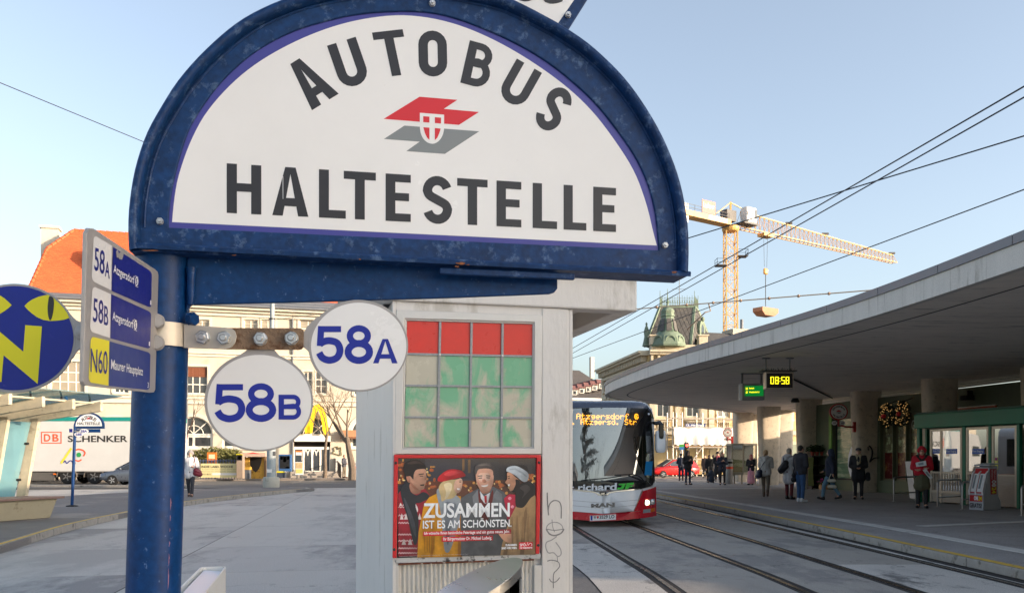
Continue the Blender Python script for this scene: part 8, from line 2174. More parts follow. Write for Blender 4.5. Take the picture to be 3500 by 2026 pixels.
 p = P(651,1091,1.60); hexnut(MB(),p,Vector((.9,-.44,0)),.0125,.012,False,.4).build('clamp_bolt',M_bluepole,t,smooth=True)
 # discs
 def disc(cx,cy,rx,ry,label,neck,texts):
  E = ellipse(cx,cy,rx,ry,72)
  d = MB().prism([TP.ray(x,y,0) for x,y in E],-tn*.004).build('line_disc',M_plate_grey,t,bevel=.0006,label=label)
  MB().prism([TP.ray(x,y,-.0005) for x,y in neck],-tn*.003).build('neck',M_plate_grey,d,bevel=.0006)
  px_poly(MB(),ellipse(cx+2,cy+2,rx-8,ry-8,72),TP,.0006).build('disc_face',M_white_sign,d,fix=False)
  for ch,x0,x1,y0,y1,sw in texts:
   mb = MB(); px_glyph(mb,ch,rectq(x0,y0,x1,y1),TP,.0011,(x1-x0)/(y1-y0),sw); mb.build('letter',M_royal,d,fix=False)
 disc(1224,1181,171,157,'white round disc lettered 58A',[(1030,1150),(1050,1115),(1085,1080),(1110,1120),(1110,1250),(1080,1240),(1060,1205),(1030,1180)],
         [('5',1083,1172,1114,1240,.2),('8',1180,1273,1112,1241,.2),('A',1275,1359,1158,1241,.22)])
 disc(884,1372,186,170,'white round disc lettered 58B',[(850,1140),(930,1140),(938,1196),(965,1225),(800,1225),(838,1200),(848,1190)],
         [('5',734,838,1312,1440,.2),('8',841,943,1310,1439,.2),('B',952,1030,1348,1433,.22)])
 # night line disc on the left
 NPL = plane_px(0,1.60,300,1.60); nn = NPL.n
 f = lambda p: (.2742*p[0],960+.2742*p[1])
 E = ellipse(48,1155,211,186,80)
 d = MB().prism([NPL.ray(x,y) for x,y in E],-nn*.004).build('night_line_disc',M_plate_grey,t,bevel=.0006,label='dark blue oval night bus disc with yellow N and cat eyes')
 nk = [f(p) for p in ((860,400),(905,450),(950,490),(1010,512),(1120,520),(1400,540),(1400,800),(1040,820),(990,845),(945,890),(900,970),(870,700))]
 MB().prism([NPL.ray(x,y,-.0005) for x,y in nk],-nn*.003).build('neck',M_plate_grey,d,bevel=.0006)
 px_poly(MB(),ellipse(48,1155,203,178,80),NPL,.0006).build('disc_face',M_navy2,d,fix=False)
 mb = MB()
 px_poly(mb,[f(p) for p in ((315,550),(523,565),(470,1282),(45,925),(18,1255),(-190,1240),(-140,515),(290,880))],NPL,.0011)
 px_poly(mb,[f(p) for p in ((305,312),(345,270),(400,232),(480,196),(545,180),(600,173),(670,215),(740,280),(800,345),(840,405),(862,460),(800,482),(720,494),(620,497),(540,485),(460,450),(390,398),(340,352))],NPL,.0011)
 px_poly(mb,[f(p) for p in ((145,300),(100,255),(50,212),(0,180),(-100,150),(-250,195),(-390,330),(-250,450),(-100,448),(0,408),(60,372),(110,335))],NPL,.0011)
 mb.build('night_symbols',M_yellow,d,fix=False)
 mb = MB(); px_poly(mb,[f(p) for p in spline([(617,190),(668,225),(668,345),(648,450),(622,490),(600,430),(593,345),(600,260)],4,True)],NPL,.0016)
 mb.build('eye_pupil',M_ink,d,fix=False)
 hexnut(MB(),NPL.ray(284,1137,.001),nn,.0145,.008).build('nut',M_alu,t,smooth=True)
 # route panel, edge on to the other plates
 a,b,cc,dd = P(300,781,1.21),P(542,930,1.56),P(530,1341,1.56),P(285,1317,1.21)
 RP = Plane((a+b+cc+dd)/4,(b-a).cross(dd-a)); rn = RP.n
 g = lambda p: (.4798*p[0],700+.4798*p[1])
 out = [g(p) for p in ((640,166),(668,168),(690,182),(1105,458),(1124,475),(1130,500),(1107,1315),(1098,1334),(1075,1337),(625,1287),(602,1278),(595,1258),(620,200))]
 rp = MB().prism([RP.ray(x,y) for x,y in out],-rn*.006).build('route_panel',M_plate_grey,t,bevel=.001,label='grey panel listing lines 58A, 58B and N60')
 rows = [(((668,215),(797,292),(792,608),(652,540)),((806,300),(1082,478),(1078,735),(795,612)),M_white_sign,M_navy),
   (((660,578),(790,636),(783,948),(640,900)),((793,636),(1078,765),(1070,1026),(786,950)),M_white_sign,M_navy),
   (((648,936),(779,968),(772,1286),(630,1262)),((782,972),(1072,1052),(1066,1318),(775,1288)),M_yellow,M_navy3)]
 def rounded(q,left,n=6,k=.16):
  h = homog(q); pts = []
  for cx,cy,a0,on in ((k,k*.75,180,left),(1-k,k*.75,270,not left),(1-k,1-k*.75,0,not left),(k,1-k*.75,90,left)):
   if on:
    for i in range(n+1): aa = R(a0+90*i/n); pts.append(h(cx+k*math.cos(aa),cy+k*.75*math.sin(aa)))
   else: pts.append(h(0 if cx < .5 else 1,0 if cy < .5 else 1))
  return pts
 for q1,q2,m1,m2 in rows:
  px_poly(MB(),rounded([g(p) for p in q1],True),RP,.0005).build('line_field',m1,rp,fix=False)
  px_poly(MB(),rounded([g(p) for p in q2],False,6,.1),RP,.0005).build('destination_field',m2,rp,fix=False)
 mb = MB()
 for s,qd in (('58',((676,300),(748,330),(744,500),(672,465))),('A',((750,395),(782,412),(781,527),(748,508))),
                  ('58',((666,660),(738,682),(735,850),(662,832))),('B',((743,715),(773,728),(770,866),(740,850))),('N60',((648,1018),(768,1042),(766,1208),(645,1190)))):
  px_text(MB(),s,[g(p) for p in qd],RP,.001,.008).build('line_number',M_navy,rp,fix=False)
 mb = MB()
 for s,qd in (('Atzgersdorf',((810,420),(958,508),(955,582),(808,502))),('Atzgersdorf',((803,757),(952,820),(949,900),(801,838))),
                  ('Maurer Hauptplatz',((793,1098),(1018,1160),(1017,1232),(790,1190))),('1',((1070,678),(1078,684),(1078,714),(1070,709))),('1',((1061,972),(1069,976),(1068,1006),(1060,1002))),
                  ('3',((1051,1262),(1061,1265),(1060,1303),(1050,1300)))):
  px_text(MB(),s,[g(p) for p in qd],RP,.001,.008).build('destination',M_white_ink,rp,fix=False)
 for (cx,cy) in ((974,545),(965,855)):
  mb = MB(); px_poly(mb,[g(p) for p in ((cx-11,cy-42),(cx+11,cy-30),(cx+11,cy-26),(cx-11,cy-38))],RP,.001)
  px_poly(mb,[g(p) for p in ((cx-11,cy+30),(cx+11,cy+40),(cx+11,cy+44),(cx-11,cy+34))],RP,.001)
  px_poly(mb,[g(p) for p in ellipse(cx,cy,11,32,20)],RP,.001); mb.build('rail_symbol',M_white_ink,rp,fix=False)
 for (cx,cy) in ((974,545),(965,855)): px_text(MB(),'S',[g(p) for p in rectq(cx-5,cy-22,cx+5,cy+22)],RP,.0014,.03).build('rail_letter',M_navy,rp,fix=False)
 mb = MB(); px_poly(mb,[g(p) for p in ((828,330),(838,320),(848,345),(860,336),(884,342),(870,390),(850,385),(842,372),(832,378))],RP,.0012)
 mb.build('paint_scrape',M_plate_grey,rp,fix=False)
M_navy2 = mat('night_disc_blue',C(4,30,136),rough=.4,var=.06,scale=40,stain=C(50,50,150),stain_amt=.3,stain_scale=60)
M_navy3 = mat('sign_navy_faded',C(40,56,128),rough=.45,var=.08,scale=40)
build_near_stop()
# ================================================================== grey kiosk behind the sign
M_kgrey = mat('kiosk_grey_paint',C(218,213,208),rough=.5,var=.06,scale=2.5,bump=.12,bscale=35,stain=C(192,186,178),stain_amt=.36,stain_scale=4,metal=.15,stretch=(1,1,.35))
M_kalu = mat('kiosk_aluminium',C(205,202,198),rough=.42,metal=.35,var=.08,scale=5)
M_kdark = mat('kiosk_joint',C(60,58,56),rough=.8,var=.2)
M_case = mat('poster_frame_red',C(212,34,38),rough=.4,var=.08,scale=20,stain=C(70,40,36),stain_amt=.22,stain_scale=30)
M_lead = mat('galvanised_bar',C(150,152,154),rough=.5,metal=.4,var=.2,scale=60)
M_corr = mat('corrugated_sheet',C(212,206,196),rough=.5,var=.1,scale=3,stain=C(150,136,116),stain_amt=.38,stain_scale=14,stretch=(6,6,.5))
M_rustedge = mat('rust_edge',C(110,62,42),rough=.85,var=.4,scale=40,stain=C(190,180,170),stain_amt=.4,stain_scale=25)
M_kchip = mat('chipped_sill',C(196,194,192),rough=.6,var=.1,scale=8,stain=C(52,48,46),stain_amt=.42,stain_scale=16)
def pane_mat(name,base,paint,amt,seed):
 m = mat(name,base,rough=.28,var=.07,scale=3)
 t = m.node_tree; N = t.nodes; L = t.links; p = N['Principled BSDF']
 src = p.inputs['Base Color'].links[0].from_socket
 co = N.new('ShaderNodeTexCoord'); mp = N.new('ShaderNodeMapping'); mp.inputs['Location'].default_value = (seed*3.1,0,seed*1.7); mp.inputs['Rotation'].default_value = (0,.5,0)
 mp.inputs['Scale'].default_value = (3.2,3.2,1.5)
 L.new(co.outputs['Object'],mp.inputs[0])
 n = N.new('ShaderNodeTexNoise'); n.inputs['Scale'].default_value = 2.0; n.inputs['Detail'].default_value = 9; n.inputs['Roughness'].default_value = .62; n.inputs['Distortion'].default_value = .7
 L.new(mp.outputs[0],n.inputs['Vector'])
 r = N.new('ShaderNodeMapRange'); r.inputs[1].default_value = .66-amt*.3; r.inputs[2].default_value = .80-amt*.3; r.inputs[4].default_value = .75
 L.new(n.outputs[0],r.inputs[0])
 mx = N.new('ShaderNodeMix'); mx.data_type = 'RGBA'; L.new(r.outputs[0],mx.inputs[0]); L.new(src,mx.inputs[6]); mx.inputs[7].default_value = (*paint,1)
 L.new(mx.outputs[2],p.inputs['Base Color']); return m
BEI = C(196,188,168); GRN = C(64,178,130)
M_pane_red = mat('pane_red_film',C(220,46,30),rough=.3,var=.06,scale=12,stain=C(190,150,120),stain_amt=.12,stain_scale=22)
M_panes = {1: pane_mat('pane_smeared_heavy',BEI,GRN,.95,1),2: pane_mat('pane_smeared_light',BEI,GRN,.62,2),0: pane_mat('pane_clean',BEI,GRN,.05,3),3: pane_mat('pane_smeared_mid',BEI,GRN,.8,5)}

KP = plane_px(1350,5.30,1850,5.53); kn = KP.n
ktan = Vector((-kn.y,kn.x,0)); ktan = ktan if ktan.x > 0 else -ktan
kdep = -kn
def kbox(mb,x0,y0,x1,y1,front,depth):                         # px box on the kiosk face with constant edges
 a,b,c,d = [KP.ray(x,y,front) for x,y in ((x0,y0),(x1,y0),(x1,y1),(x0,y1))]
 b.z = a.z; d.z = c.z = KP.ray((x0+x1)/2,y1,front).z
 return mb.hexa([a,b,c,d],[p-kn*depth for p in (a,b,c,d)])
def kq(q,front,depth,mb=None): return (mb or MB()).prism([KP.ray(x,y,front) for x,y in q],-kn*depth)
PGLASS = None
def build_kiosk():
 lb = KP.ray(1340,1570); lb.z = 0.004
 rbp = KP.ray(1958,1570); rbp.z = 0.004
 t = thing('kiosk','grey metal waiting kiosk with red and green smeared window panes and a framed poster','kiosk',(lb+rbp)/2)
 zt = KP.ray(1385,1062).z
 z0 = 0.004; D = 2.8
 # side wall, left
 a = lb.copy(); bq = a+kdep*D
 MB().hexa([a+Vector((0,0,0)),a+ktan*.04,bq+ktan*.04,bq],[p+Vector((0,0,2.42)) for p in (a,a+ktan*.04,bq+ktan*.04,bq)]).build('side_wall',M_kgrey,t,bevel=.006)
 e = rbp.copy(); f = e+kdep*D
 MB().hexa([e-ktan*.04,e,f,f-ktan*.04],[p+Vector((0,0,2.42)) for p in (e-ktan*.04,e,f,f-ktan*.04)]).build('side_wall',M_kgrey,t,bevel=.006)
 g0,g1 = bq+ktan*.041,f-ktan*.041
 MB().hexa([g0,g1,g1-kdep*.04,g0-kdep*.04],[p+Vector((0,0,2.42)) for p in (g0,g1,g1-kdep*.04,g0-kdep*.04)]).build('rear_wall',M_kgrey,t)
 # right post with its narrow return
 PK = []
 p0,p1 = KP.ray(1852,1570),KP.ray(1944,1570)
 for q0,q1,fr,nm in ((1853,1943,.012,'post'),(1945.5,1958,.002,'post')):
  a0,a1 = KP.ray(q0,1570,fr),KP.ray(q1,1570,fr); a0.z = a1.z = z0
  MB().hexa([a0,a1,a1-kn*.05,a0-kn*.05],[p+Vector((0,0,2.42)) for p in (a0,a1,a1-kn*.05,a0-kn*.05)]).build(nm,M_kgrey,t,bevel=.005)
 a0,a1 = KP.ray(1341,1570,.01),KP.ray(1353,1570,.01); a0.z = a1.z = z0
 MB().hexa([a0,a1,a1-kn*.05,a0-kn*.05],[p+Vector((0,0,2.42)) for p in (a0,a1,a1-kn*.05,a0-kn*.05)]).build('corner_strip',M_kgrey,t,bevel=.004)
 # window frame
 ow = [(1354,1058),(1854,1077),(1851,1551),(1348,1551)]
 iw = [(1383,1088),(1827,1101),(1824,1531),(1374,1532)]
 o3 = [KP.ray(x,y,.012) for x,y in ow]; i3 = [KP.ray(x,y,.012) for x,y in iw]
 MB().ring(o3,i3,-kn*.05).build('window_frame',M_kalu,t,bevel=.004)
 iw2 = [(1390,1095),(1821,1107),(1818,1527),(1380,1528)]
 MB().ring([KP.ray(x,y,.0) for x,y in iw],[KP.ray(x,y,0.0) for x,y in iw2],-kn*.03).build('window_bead',M_kalu,t,bevel=.003)
 # panes and glazing bars
 h = homog(iw2); us = [0,.2605,.5085,.7565,1.0]; vs = [0,.266,.516,.765,1.0]
 kinds = [[9,9,9,9],[0,1,1,3],[2,3,1,2],[2,1,2,2]]
 for j in range(4):
  for i in range(4):
   e1 = .004
   q = [h(us[i]+e1,vs[j]+e1),h(us[i+1]-e1,vs[j]+e1),h(us[i+1]-e1,vs[j+1]-e1),h(us[i]+e1,vs[j+1]-e1)]
   m = M_pane_red if j == 0 else M_panes[kinds[j][i]]
   MB().prism([KP.ray(x,y,-.012) for x,y in q],-kn*.006).build('pane',m,t)
   if j == 0:                                             # peeled rim at the lower edge of the red film
    pass
 for u in us[1:4]:
  x0,y0 = h(u,0); x1,y1 = h(u,1); w = 8
  MB().prism([KP.ray(*p,-.001) for p in ((x0-w/2,y0),(x0+w/2,y0),(x1+w/2,y1),(x1-w/2,y1))],-kn*.012).build('glazing_bar',M_lead,t,bevel=.001)
 for v in vs[1:4]:
  x0,y0 = h(0,v); x1,y1 = h(1,v); w = 7.5
  MB().prism([KP.ray(*p,-.003) for p in ((x0,y0-w/2),(x1,y1-w/2),(x1,y1+w/2),(x0,y0+w/2))],-kn*.009).build('glazing_bar',M_lead,t,bevel=.001)
 for u,v in ((us[1],vs[1]),(us[3],vs[1]),(us[1],vs[3]),(us[3],vs[3])):
  x,y = h(u,v); hexnut(MB(),KP.ray(x,y,0),kn,.006,.003,False).build('screw',M_nut,t,smooth=True)
 kq(((1354,1030),(1854,1050),(1854,1078.5),(1354,1059.5)),.006,.04).build('header',M_kgrey,t)
 q0,q1 = KP.ray(1341,1900,-.03),KP.ray(1945,1900,-.03)
 MB().hexa([Vector((q0.x,q0.y,z0)),Vector((q1.x,q1.y,z0)),Vector((q1.x,q1.y,z0))-kn*.01,Vector((q0.x,q0.y,z0))-kn*.01],[Vector((q0.x,q0.y,2.42)),Vector((q1.x,q1.y,2.42)),Vector((q1.x,q1.y,2.42))-kn*.01,Vector((q0.x,q0.y,2.42))-kn*.01]).build('inner_sheet',M_kgrey,t)
 # rail between window and poster, sill below the poster, corrugated skirt
 kq(((1354,1553),(1851,1553),(1850,1562),(1353,1562)),.004,.04).build('mid_rail',M_kalu,t)
 kq(((1341,1906),(1849,1889),(1848,1908),(1345,1924)),.010,.05).build('sill',M_kchip,t,bevel=.004)
 kq(((1362,1925),(1826,1909),(1826,1914),(1362,1930)),.013,.04).build('rusty_edge',M_rustedge,t,bevel=.003)
 # skirt: corrugated sheet in a frame
 zt2 = KP.ray(1600,1924).z
 for q0,q1 in ((1345,1362),(1826,1852)):
  a0,a1 = KP.ray(q0,1930,.008),KP.ray(q1,1930,.008)
  zz = min(a0.z,a1.z)
  MB().hexa([Vector((a0.x,a0.y,z0)),Vector((a1.x,a1.y,z0)),Vector((a1.x,a1.y,z0))-kn*.04,Vector((a0.x,a0.y,z0))-kn*.04],
                  [Vector((a0.x,a0.y,a0.z)),Vector((a1.x,a1.y,a1.z)),Vector((a1.x,a1.y,a1.z))-kn*.04,Vector((a0.x,a0.y,a0.z))-kn*.04]).build('skirt_frame',M_kalu,t,bevel=.003)
 s0,s1 = KP.ray(1362,1930),KP.ray(1826,1914); Ls = (s1-s0).to_2d().length; tt = Vector((s1.x-s0.x,s1.y-s0.y,0)).normalized()
 top,bot = [],[]; nwav = 31; NN = nwav*8
 for i in range(NN+1):
  k = i/NN; p = s0+tt*(Ls*k); ph = 2*math.pi*nwav*k
  q = p+kn*(-.012+.007*math.sin(ph)); zz = s0.z+(s1.z-s0.z)*k
  top.append(Vector((q.x,q.y,zz))); bot.append(Vector((q.x,q.y,z0)))
 MB().loft([bot,top],closed=False,caps=False).build('corrugated_panel',M_corr,t,smooth='all')
 # roof with fascia, overhanging to the right
 zf0,zf1 = KP.ray(1940,1092).z,KP.ray(2178,978).z
 fl,fr = KP.ray(1255,1100,.03),KP.ray(2178,1090,.03)
 zb_,zt_ = 2.425,2.64
 A = [Vector((fl.x,fl.y,0)),Vector((fr.x,fr.y,0)),Vector((fr.x,fr.y,0))+kdep*3.5,Vector((fl.x,fl.y,0))+kdep*3.5]
 up = lambda p,z_: Vector((p.x,p.y,z_)); o_ = A[0]; Wr = (A[1]-A[0]).length; Dr = 3.5
 K = lambda x,y,z_: up(o_+ktan*x+kdep*y,z_)
 def kb(nm,x0,x1,y0,y1,za,zc,m,bev=.01): MB().hexa([K(x0,y0,za),K(x1,y0,za),K(x1,y1,za),K(x0,y1,za)],[K(x0,y0,zc),K(x1,y0,zc),K(x1,y1,zc),K(x0,y1,zc)]).build(nm,m,t,bevel=bev)
 kb('roof_beam',0,Wr,0,.14,zb_,zt_,M_kgrey); kb('roof_beam',0,Wr,Dr-.14,Dr,zb_,zt_,M_kgrey); kb('roof_beam',Wr-.12,Wr,.141,Dr-.141,zb_,zt_,M_kgrey); kb('roof_beam',0,.12,.141,Dr-.141,zb_,zt_,M_kgrey)
 kb('soffit',.121,Wr-.121,.141,Dr-.141,zt_-.09,zt_-.05,M_kgrey,0)
 e1,e2 = .03,.085
 rim = lambda e,z_: [K(-e,-e,z_),K(Wr+e,-e,z_),K(Wr+e,Dr+e,z_),K(-e,Dr+e,z_)]
 MB().loft([rim(0,zt_+.001),rim(e1,zt_+.004),rim(e2,zt_+.03),rim(e1,zt_+.062),rim(0,zt_+.066)]).build('roof_rim',M_kalu,t)
 MB().loft([[K(.0,.0,zt_+.067),K(Wr,0,zt_+.067),K(Wr,Dr,zt_+.067),K(0,Dr,zt_+.067)],[K(.5,.8,zt_+.2),K(Wr-.5,.8,zt_+.2),K(Wr-.5,Dr-.8,zt_+.2),K(.5,Dr-.8,zt_+.2)]]).build('roof_sheet',M_kalu,t)
 # floor inside
 MB().hexa([lb+ktan*.05+kdep*.06,rbp-ktan*.05+kdep*.06,f-ktan*.05-kdep*.05,bq+ktan*.05-kdep*.05],
              [p+Vector((0,0,.03)) for p in (lb+ktan*.05+kdep*.06,rbp-ktan*.05+kdep*.06,f-ktan*.05-kdep*.05,bq+ktan*.05-kdep*.05)]).build('floor_slab',M_kdark,t)
 # scribbled marks on the right post
 rg = lambda p: (1200+.3605*p[0],1500+.3605*p[1])
 M_scrib = mat('marker_scrawl',C(132,130,129),rough=.7,var=.45,scale=60)
 M_scrib2 = mat('marker_scrawl_faint',C(160,157,156),rough=.7,var=.2,scale=90)
 mb,mb2 = M_scrib,M_scrib2; lz = [.0135]
 def sc(pts,w,m):
  lz[0] += .0001; b_ = MB()
  for q in stroke([rg(p) for p in spline(pts,5)],w*.27): px_poly(b_,[tuple(v) for v in q],KP,lz[0])
  b_.build('scrawl',m,t,fix=False)
 sc([(1860,505),(1862,600),(1872,720)],16,mb); sc([(1868,690),(1880,620),(1920,582),(1970,590),(1992,640),(1992,750)],15,mb)
 sc([(1905,760),(1912,830),(1930,880)],10,mb2); sc([(1850,860),(1860,820),(1900,790),(1960,790),(2000,820),(2010,860)],12,mb2)
 sc([(1850,850),(1880,895),(1930,912),(1990,890),(2018,850)],18,mb); sc([(1850,850),(1930,862),(2018,850)],10,mb)
 sc([(1950,920),(1900,955),(1855,975),(1845,1020),(1870,1075),(1920,1075),(1960,1110),(1990,1090),(1985,1040),(1940,975)],14,mb2)
 sc([(1860,1155),(1900,1145),(1960,1160),(1978,1200),(1950,1240),(1920,1280),(1918,1410)],12,mb)
 sc([(1955,1115),(1958,1160)],8,mb); sc([(1880,1320),(1900,1350),(1940,1350),(1978,1310)],11,mb)
 build_poster(t)
def build_poster(t):
 """printed election poster behind a red frame; print is flat layered pieces"""
 g = lambda p: (1200+.3605*p[0],1500+.3605*p[1])
 o = [(410,147),(1802,148),(1785,1085),(395,1125)]; i = [(447,180),(1762,177),(1752,1150),(440,1150)]
 # frame: three sided
 fr = [(410,147),(1802,148),(1785,1085),(1752,1086),(1762,177),(447,180),(432,1124),(395,1125)]
 f = MB().prism([KP.ray(*g(p),.03) for p in fr],-kn*.03).build('poster_frame',M_case,t,bevel=.003)
 for p in ((424,226),(1783,221),(1775,1004),(409,1044)):
  MB().blob(KP.ray(*g(p),.031),(.009,.006,.009)).build('rivet',M_kdark,f,smooth='all')
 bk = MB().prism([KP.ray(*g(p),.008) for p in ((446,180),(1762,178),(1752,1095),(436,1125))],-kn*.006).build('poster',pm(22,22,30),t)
 lay = [0.0085]
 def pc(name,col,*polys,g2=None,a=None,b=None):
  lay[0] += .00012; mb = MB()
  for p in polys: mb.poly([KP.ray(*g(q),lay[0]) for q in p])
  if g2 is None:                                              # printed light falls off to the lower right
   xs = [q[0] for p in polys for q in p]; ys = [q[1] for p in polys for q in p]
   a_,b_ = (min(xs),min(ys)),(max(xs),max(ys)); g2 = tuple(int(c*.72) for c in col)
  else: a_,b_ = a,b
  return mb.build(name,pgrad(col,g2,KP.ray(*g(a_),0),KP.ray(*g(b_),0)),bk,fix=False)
 S = lambda *p: spline(list(p),4,True)
 E = lambda x,y,a,b,n=20: ellipse(x,y,a,b,n)
 rnd = random.Random(3)
 # evening market background with warm lights
 pc('backdrop',(44,40,52),[(446,182),(1760,180),(1752,700),(440,700)])
 pc('backdrop_house',(58,58,72),[(700,185),(1400,185),(1400,400),(700,400)],[(1060,190),(1080,190),(1080,350),(1060,350)])
 pc('backdrop_strip',(150,110,60),[(1053,190),(1075,190),(1075,300),(1053,300)],[(1108,195),(1132,195),(1132,320),(1108,320)])
 pc('backdrop_glow',(120,60,28),[(700,400),(1760,380),(1760,560),(700,560)],[(450,200),(520,220),(500,420),(450,440)])
 for col,n,s in (((214,110,40),26,20),((246,170,70),22,15),((255,226,150),16,11)):
  ps = []
  for _ in range(n):
   x,y = (rnd.uniform(1000,1500),rnd.uniform(400,520)) if rnd.random() < .5 else ((rnd.uniform(1650,1745),rnd.uniform(290,450)) if rnd.random() < .4 else (rnd.uniform(700,800),rnd.uniform(260,480)))
   if rnd.random() < .2: x,y = rnd.uniform(455,520),rnd.uniform(200,420)
   ps.append(E(x,y,rnd.uniform(.5,1.2)*s,rnd.uniform(.5,1.1)*s,10))
  for k,p in enumerate(ps): pass
  for p in ps: pc('bokeh',col,p)
 # man on the left: sweater, scarf, face, hair
 pc('sweater',(168,32,50),[(448,1110),(446,520),(480,470),(560,490),(700,470),(740,520),(735,620),(650,800),(632,1000),(634,1108)])
 for y in (640,720,790,900,960,1030,1075):
  zz = []
  for x in range(448,640,12): zz.append((x,y+(8 if (x//12) % 2 else -4)))
  qs = [[tuple(v) for v in q] for q in stroke(zz,7)]
  pc('sweater_pattern',(232,200,200),*qs)
 pc('sweater_figure',(240,226,222),S((585,610),(605,605),(632,650),(630,690),(600,670),(590,640)),*[[(x,600),(x+14,630),(x-14,630)] for x in (470,500)],*[[(x,700),(x+18,760),(x-18,760)] for x in (480,520,650)],*[[(x,940),(x+22,1000),(x-22,1000)] for x in (500,560)])
 pc('neck',(196,138,112),S((560,420),(640,430),(660,500),(600,520),(560,480)))
 pc('face',(220,164,134),S((545,300),(600,260),(700,270),(712,340),(716,390),(700,440),(690,472),(640,480),(590,440),(550,400)))
 pc('ear',(206,140,112),S((525,350),(550,350),(562,390),(548,412),(530,390)))
 pc('hair',(44,34,32),S((500,300),(505,230),(560,198),(640,200),(700,240),(712,290),(690,280),(620,290),(595,330),(590,380),(560,350),(520,350)))
 pc('brow',(60,40,34),[(640,330),(690,322),(690,332),(640,340)],[(650,345),(685,345),(684,352),(652,352)],[(650,430),(695,425),(690,440),(660,442)])
 pc('face_shade',(186,124,98),S((560,400),(600,440),(640,478),(600,470),(565,430)),[(700,340),(714,384),(696,388)])
 pc('scarf',(46,48,54),S((470,480),(520,410),(545,420),(560,490),(620,530),(680,500),(730,520),(735,560),(660,600),(610,620),(640,760),(630,960),(600,1000),(570,900),(540,760),(490,600)))
 pc('scarf_stripe',(74,78,86),S((500,560),(530,600),(600,780),(618,920),(590,880),(540,720)))
 # woman with the red beret
 pc('coat',(232,160,20),[(628,1120),(640,880),(690,620),(740,550),(820,510),(1040,540),(1060,760),(1040,1112)])
 pc('coat_shade',(190,120,16),[(750,1118),(760,980),(740,640),(756,640),(790,1000),(770,1118)],[(1010,1112),(1020,640),(1050,620),(1055,1112)])
 pc('grey_scarf',(158,164,170),S((810,500),(850,460),(900,470),(1010,540),(1040,600),(1030,760),(945,1040),(890,1060),(870,900),(850,700)))
 pc('scarf_fold',(120,126,134),S((880,620),(960,600),(1000,640),(950,800),(920,1000),(900,900)))
 pc('blonde_hair',(226,196,140),S((850,420),(900,390),(1000,380),(1040,370),(1030,420),(1000,520),(960,560),(900,570),(860,590),(850,540),(830,470)))
 pc('hair_strand',(250,230,186),S((880,430),(930,410),(960,440),(930,530),(890,570),(900,500)))
 pc('face',(236,186,158),S((985,400),(1040,372),(1056,400),(1052,440),(1046,470),(1030,500),(1000,510),(975,470)))
 pc('smile',(250,240,236),[(1005,462),(1036,468),(1026,484),(1006,478)])
 pc('beret',(212,36,44),S((820,390),(835,350),(900,300),(960,285),(1040,296),(1080,330),(1078,352),(1000,370),(900,395),(850,402)))
 pc('beret_light',(234,72,76),S((880,330),(950,300),(1040,312),(1000,330),(920,350)))
 # man in the middle
 pc('grey_coat',(92,94,98),[(1042,1105),(1040,560),(1100,520),(1200,470),(1350,450),(1450,500),(1480,560),(1480,1095)])
 pc('coat_lapel',(128,130,134),[(1330,560),(1380,480),(1430,520),(1440,700),(1330,700)],[(1150,540),(1200,480),(1220,560),(1180,760)])
 pc('maroon_scarf',(110,36,34),S((1205,480),(1225,530),(1255,600),(1300,590),(1340,480),(1345,560),(1300,760),(1260,800),(1215,620)))
 pc('shirt',(236,236,240),[(1222,490),(1262,545),(1275,530),(1318,505),(1300,600),(1268,610),(1230,560)])
 pc('tie',(196,30,44),[(1262,540),(1285,530),(1288,600),(1268,604)])
 pc('face',(232,174,146),S((1184,310),(1220,282),(1300,278),(1344,300),(1352,370),(1335,450),(1290,505),(1245,500),(1205,450),(1186,390)))
 pc('face_light',(246,202,178),S((1210,330),(1260,320),(1310,330),(1310,390),(1260,400),(1215,390)))
 pc('hair',(92,84,82),S((1172,330),(1176,260),(1230,228),(1300,226),(1350,258),(1358,330),(1348,340),(1340,290),(1280,272),(1210,285),(1188,330)))
 for e_ in ([(1208,366),(1242,362),(1242,370),(1210,373)],[(1282,360),(1318,362),(1316,370),(1284,369)],[(1200,346),(1244,342),(1244,350),(1202,353)],[(1280,340),(1322,345),(1320,352),(1282,349)]): pc('eye',(60,48,46),e_)
 pc('mouth',(250,244,240),S((1232,440),(1270,436),(1300,428),(1290,446),(1262,452)))
 pc('cheek',(214,142,116),S((1246,384),(1270,380),(1284,404),(1262,414),(1246,404)),S((1196,400),(1212,410),(1222,440),(1204,430)))
 # woman on the right
 pc('floral_dress',(196,34,66),[(1450,560),(1500,520),(1600,530),(1600,760),(1480,760)])
 for x,y in ((1505,560),(1530,640),(1490,690)): pc('flower',(244,150,170),S((x-18,y),(x,y-16),(x+18,y),(x,y+16)))
 pc('camel_coat',(176,140,96),[(1415,1098),(1430,1000),(1500,760),(1560,640),(1640,560),(1720,520),(1752,540),(1750,1092)])
 pc('coat_shade',(136,104,70),[(1600,1092),(1640,700),(1660,640),(1670,700),(1650,900),(1640,1092)],[(1440,1096),(1500,800),(1520,800),(1480,1096)])
 pc('fur_collar',(34,30,32),S((1560,620),(1560,480),(1600,430),(1680,400),(1740,440),(1745,520),(1700,560),(1640,640),(1590,648)))
 pc('face',(216,156,122),S((1480,320),(1510,316),(1560,360),(1590,390),(1570,450),(1520,490),(1500,480),(1495,440),(1460,410),(1478,380)))
 pc('smile',(250,246,240),[(1486,428),(1508,424),(1502,446),(1488,444)])
 pc('dark_hair',(36,28,30),S((1560,250),(1640,250),(1680,290),(1675,330),(1600,280)),S((1560,380),(1600,400),(1580,480),(1530,500),(1560,430)))
 pc('headband',(206,214,220),S((1470,300),(1490,264),(1560,252),(1640,290),(1682,330),(1675,390),(1640,404),(1600,380),(1560,345),(1500,312)))
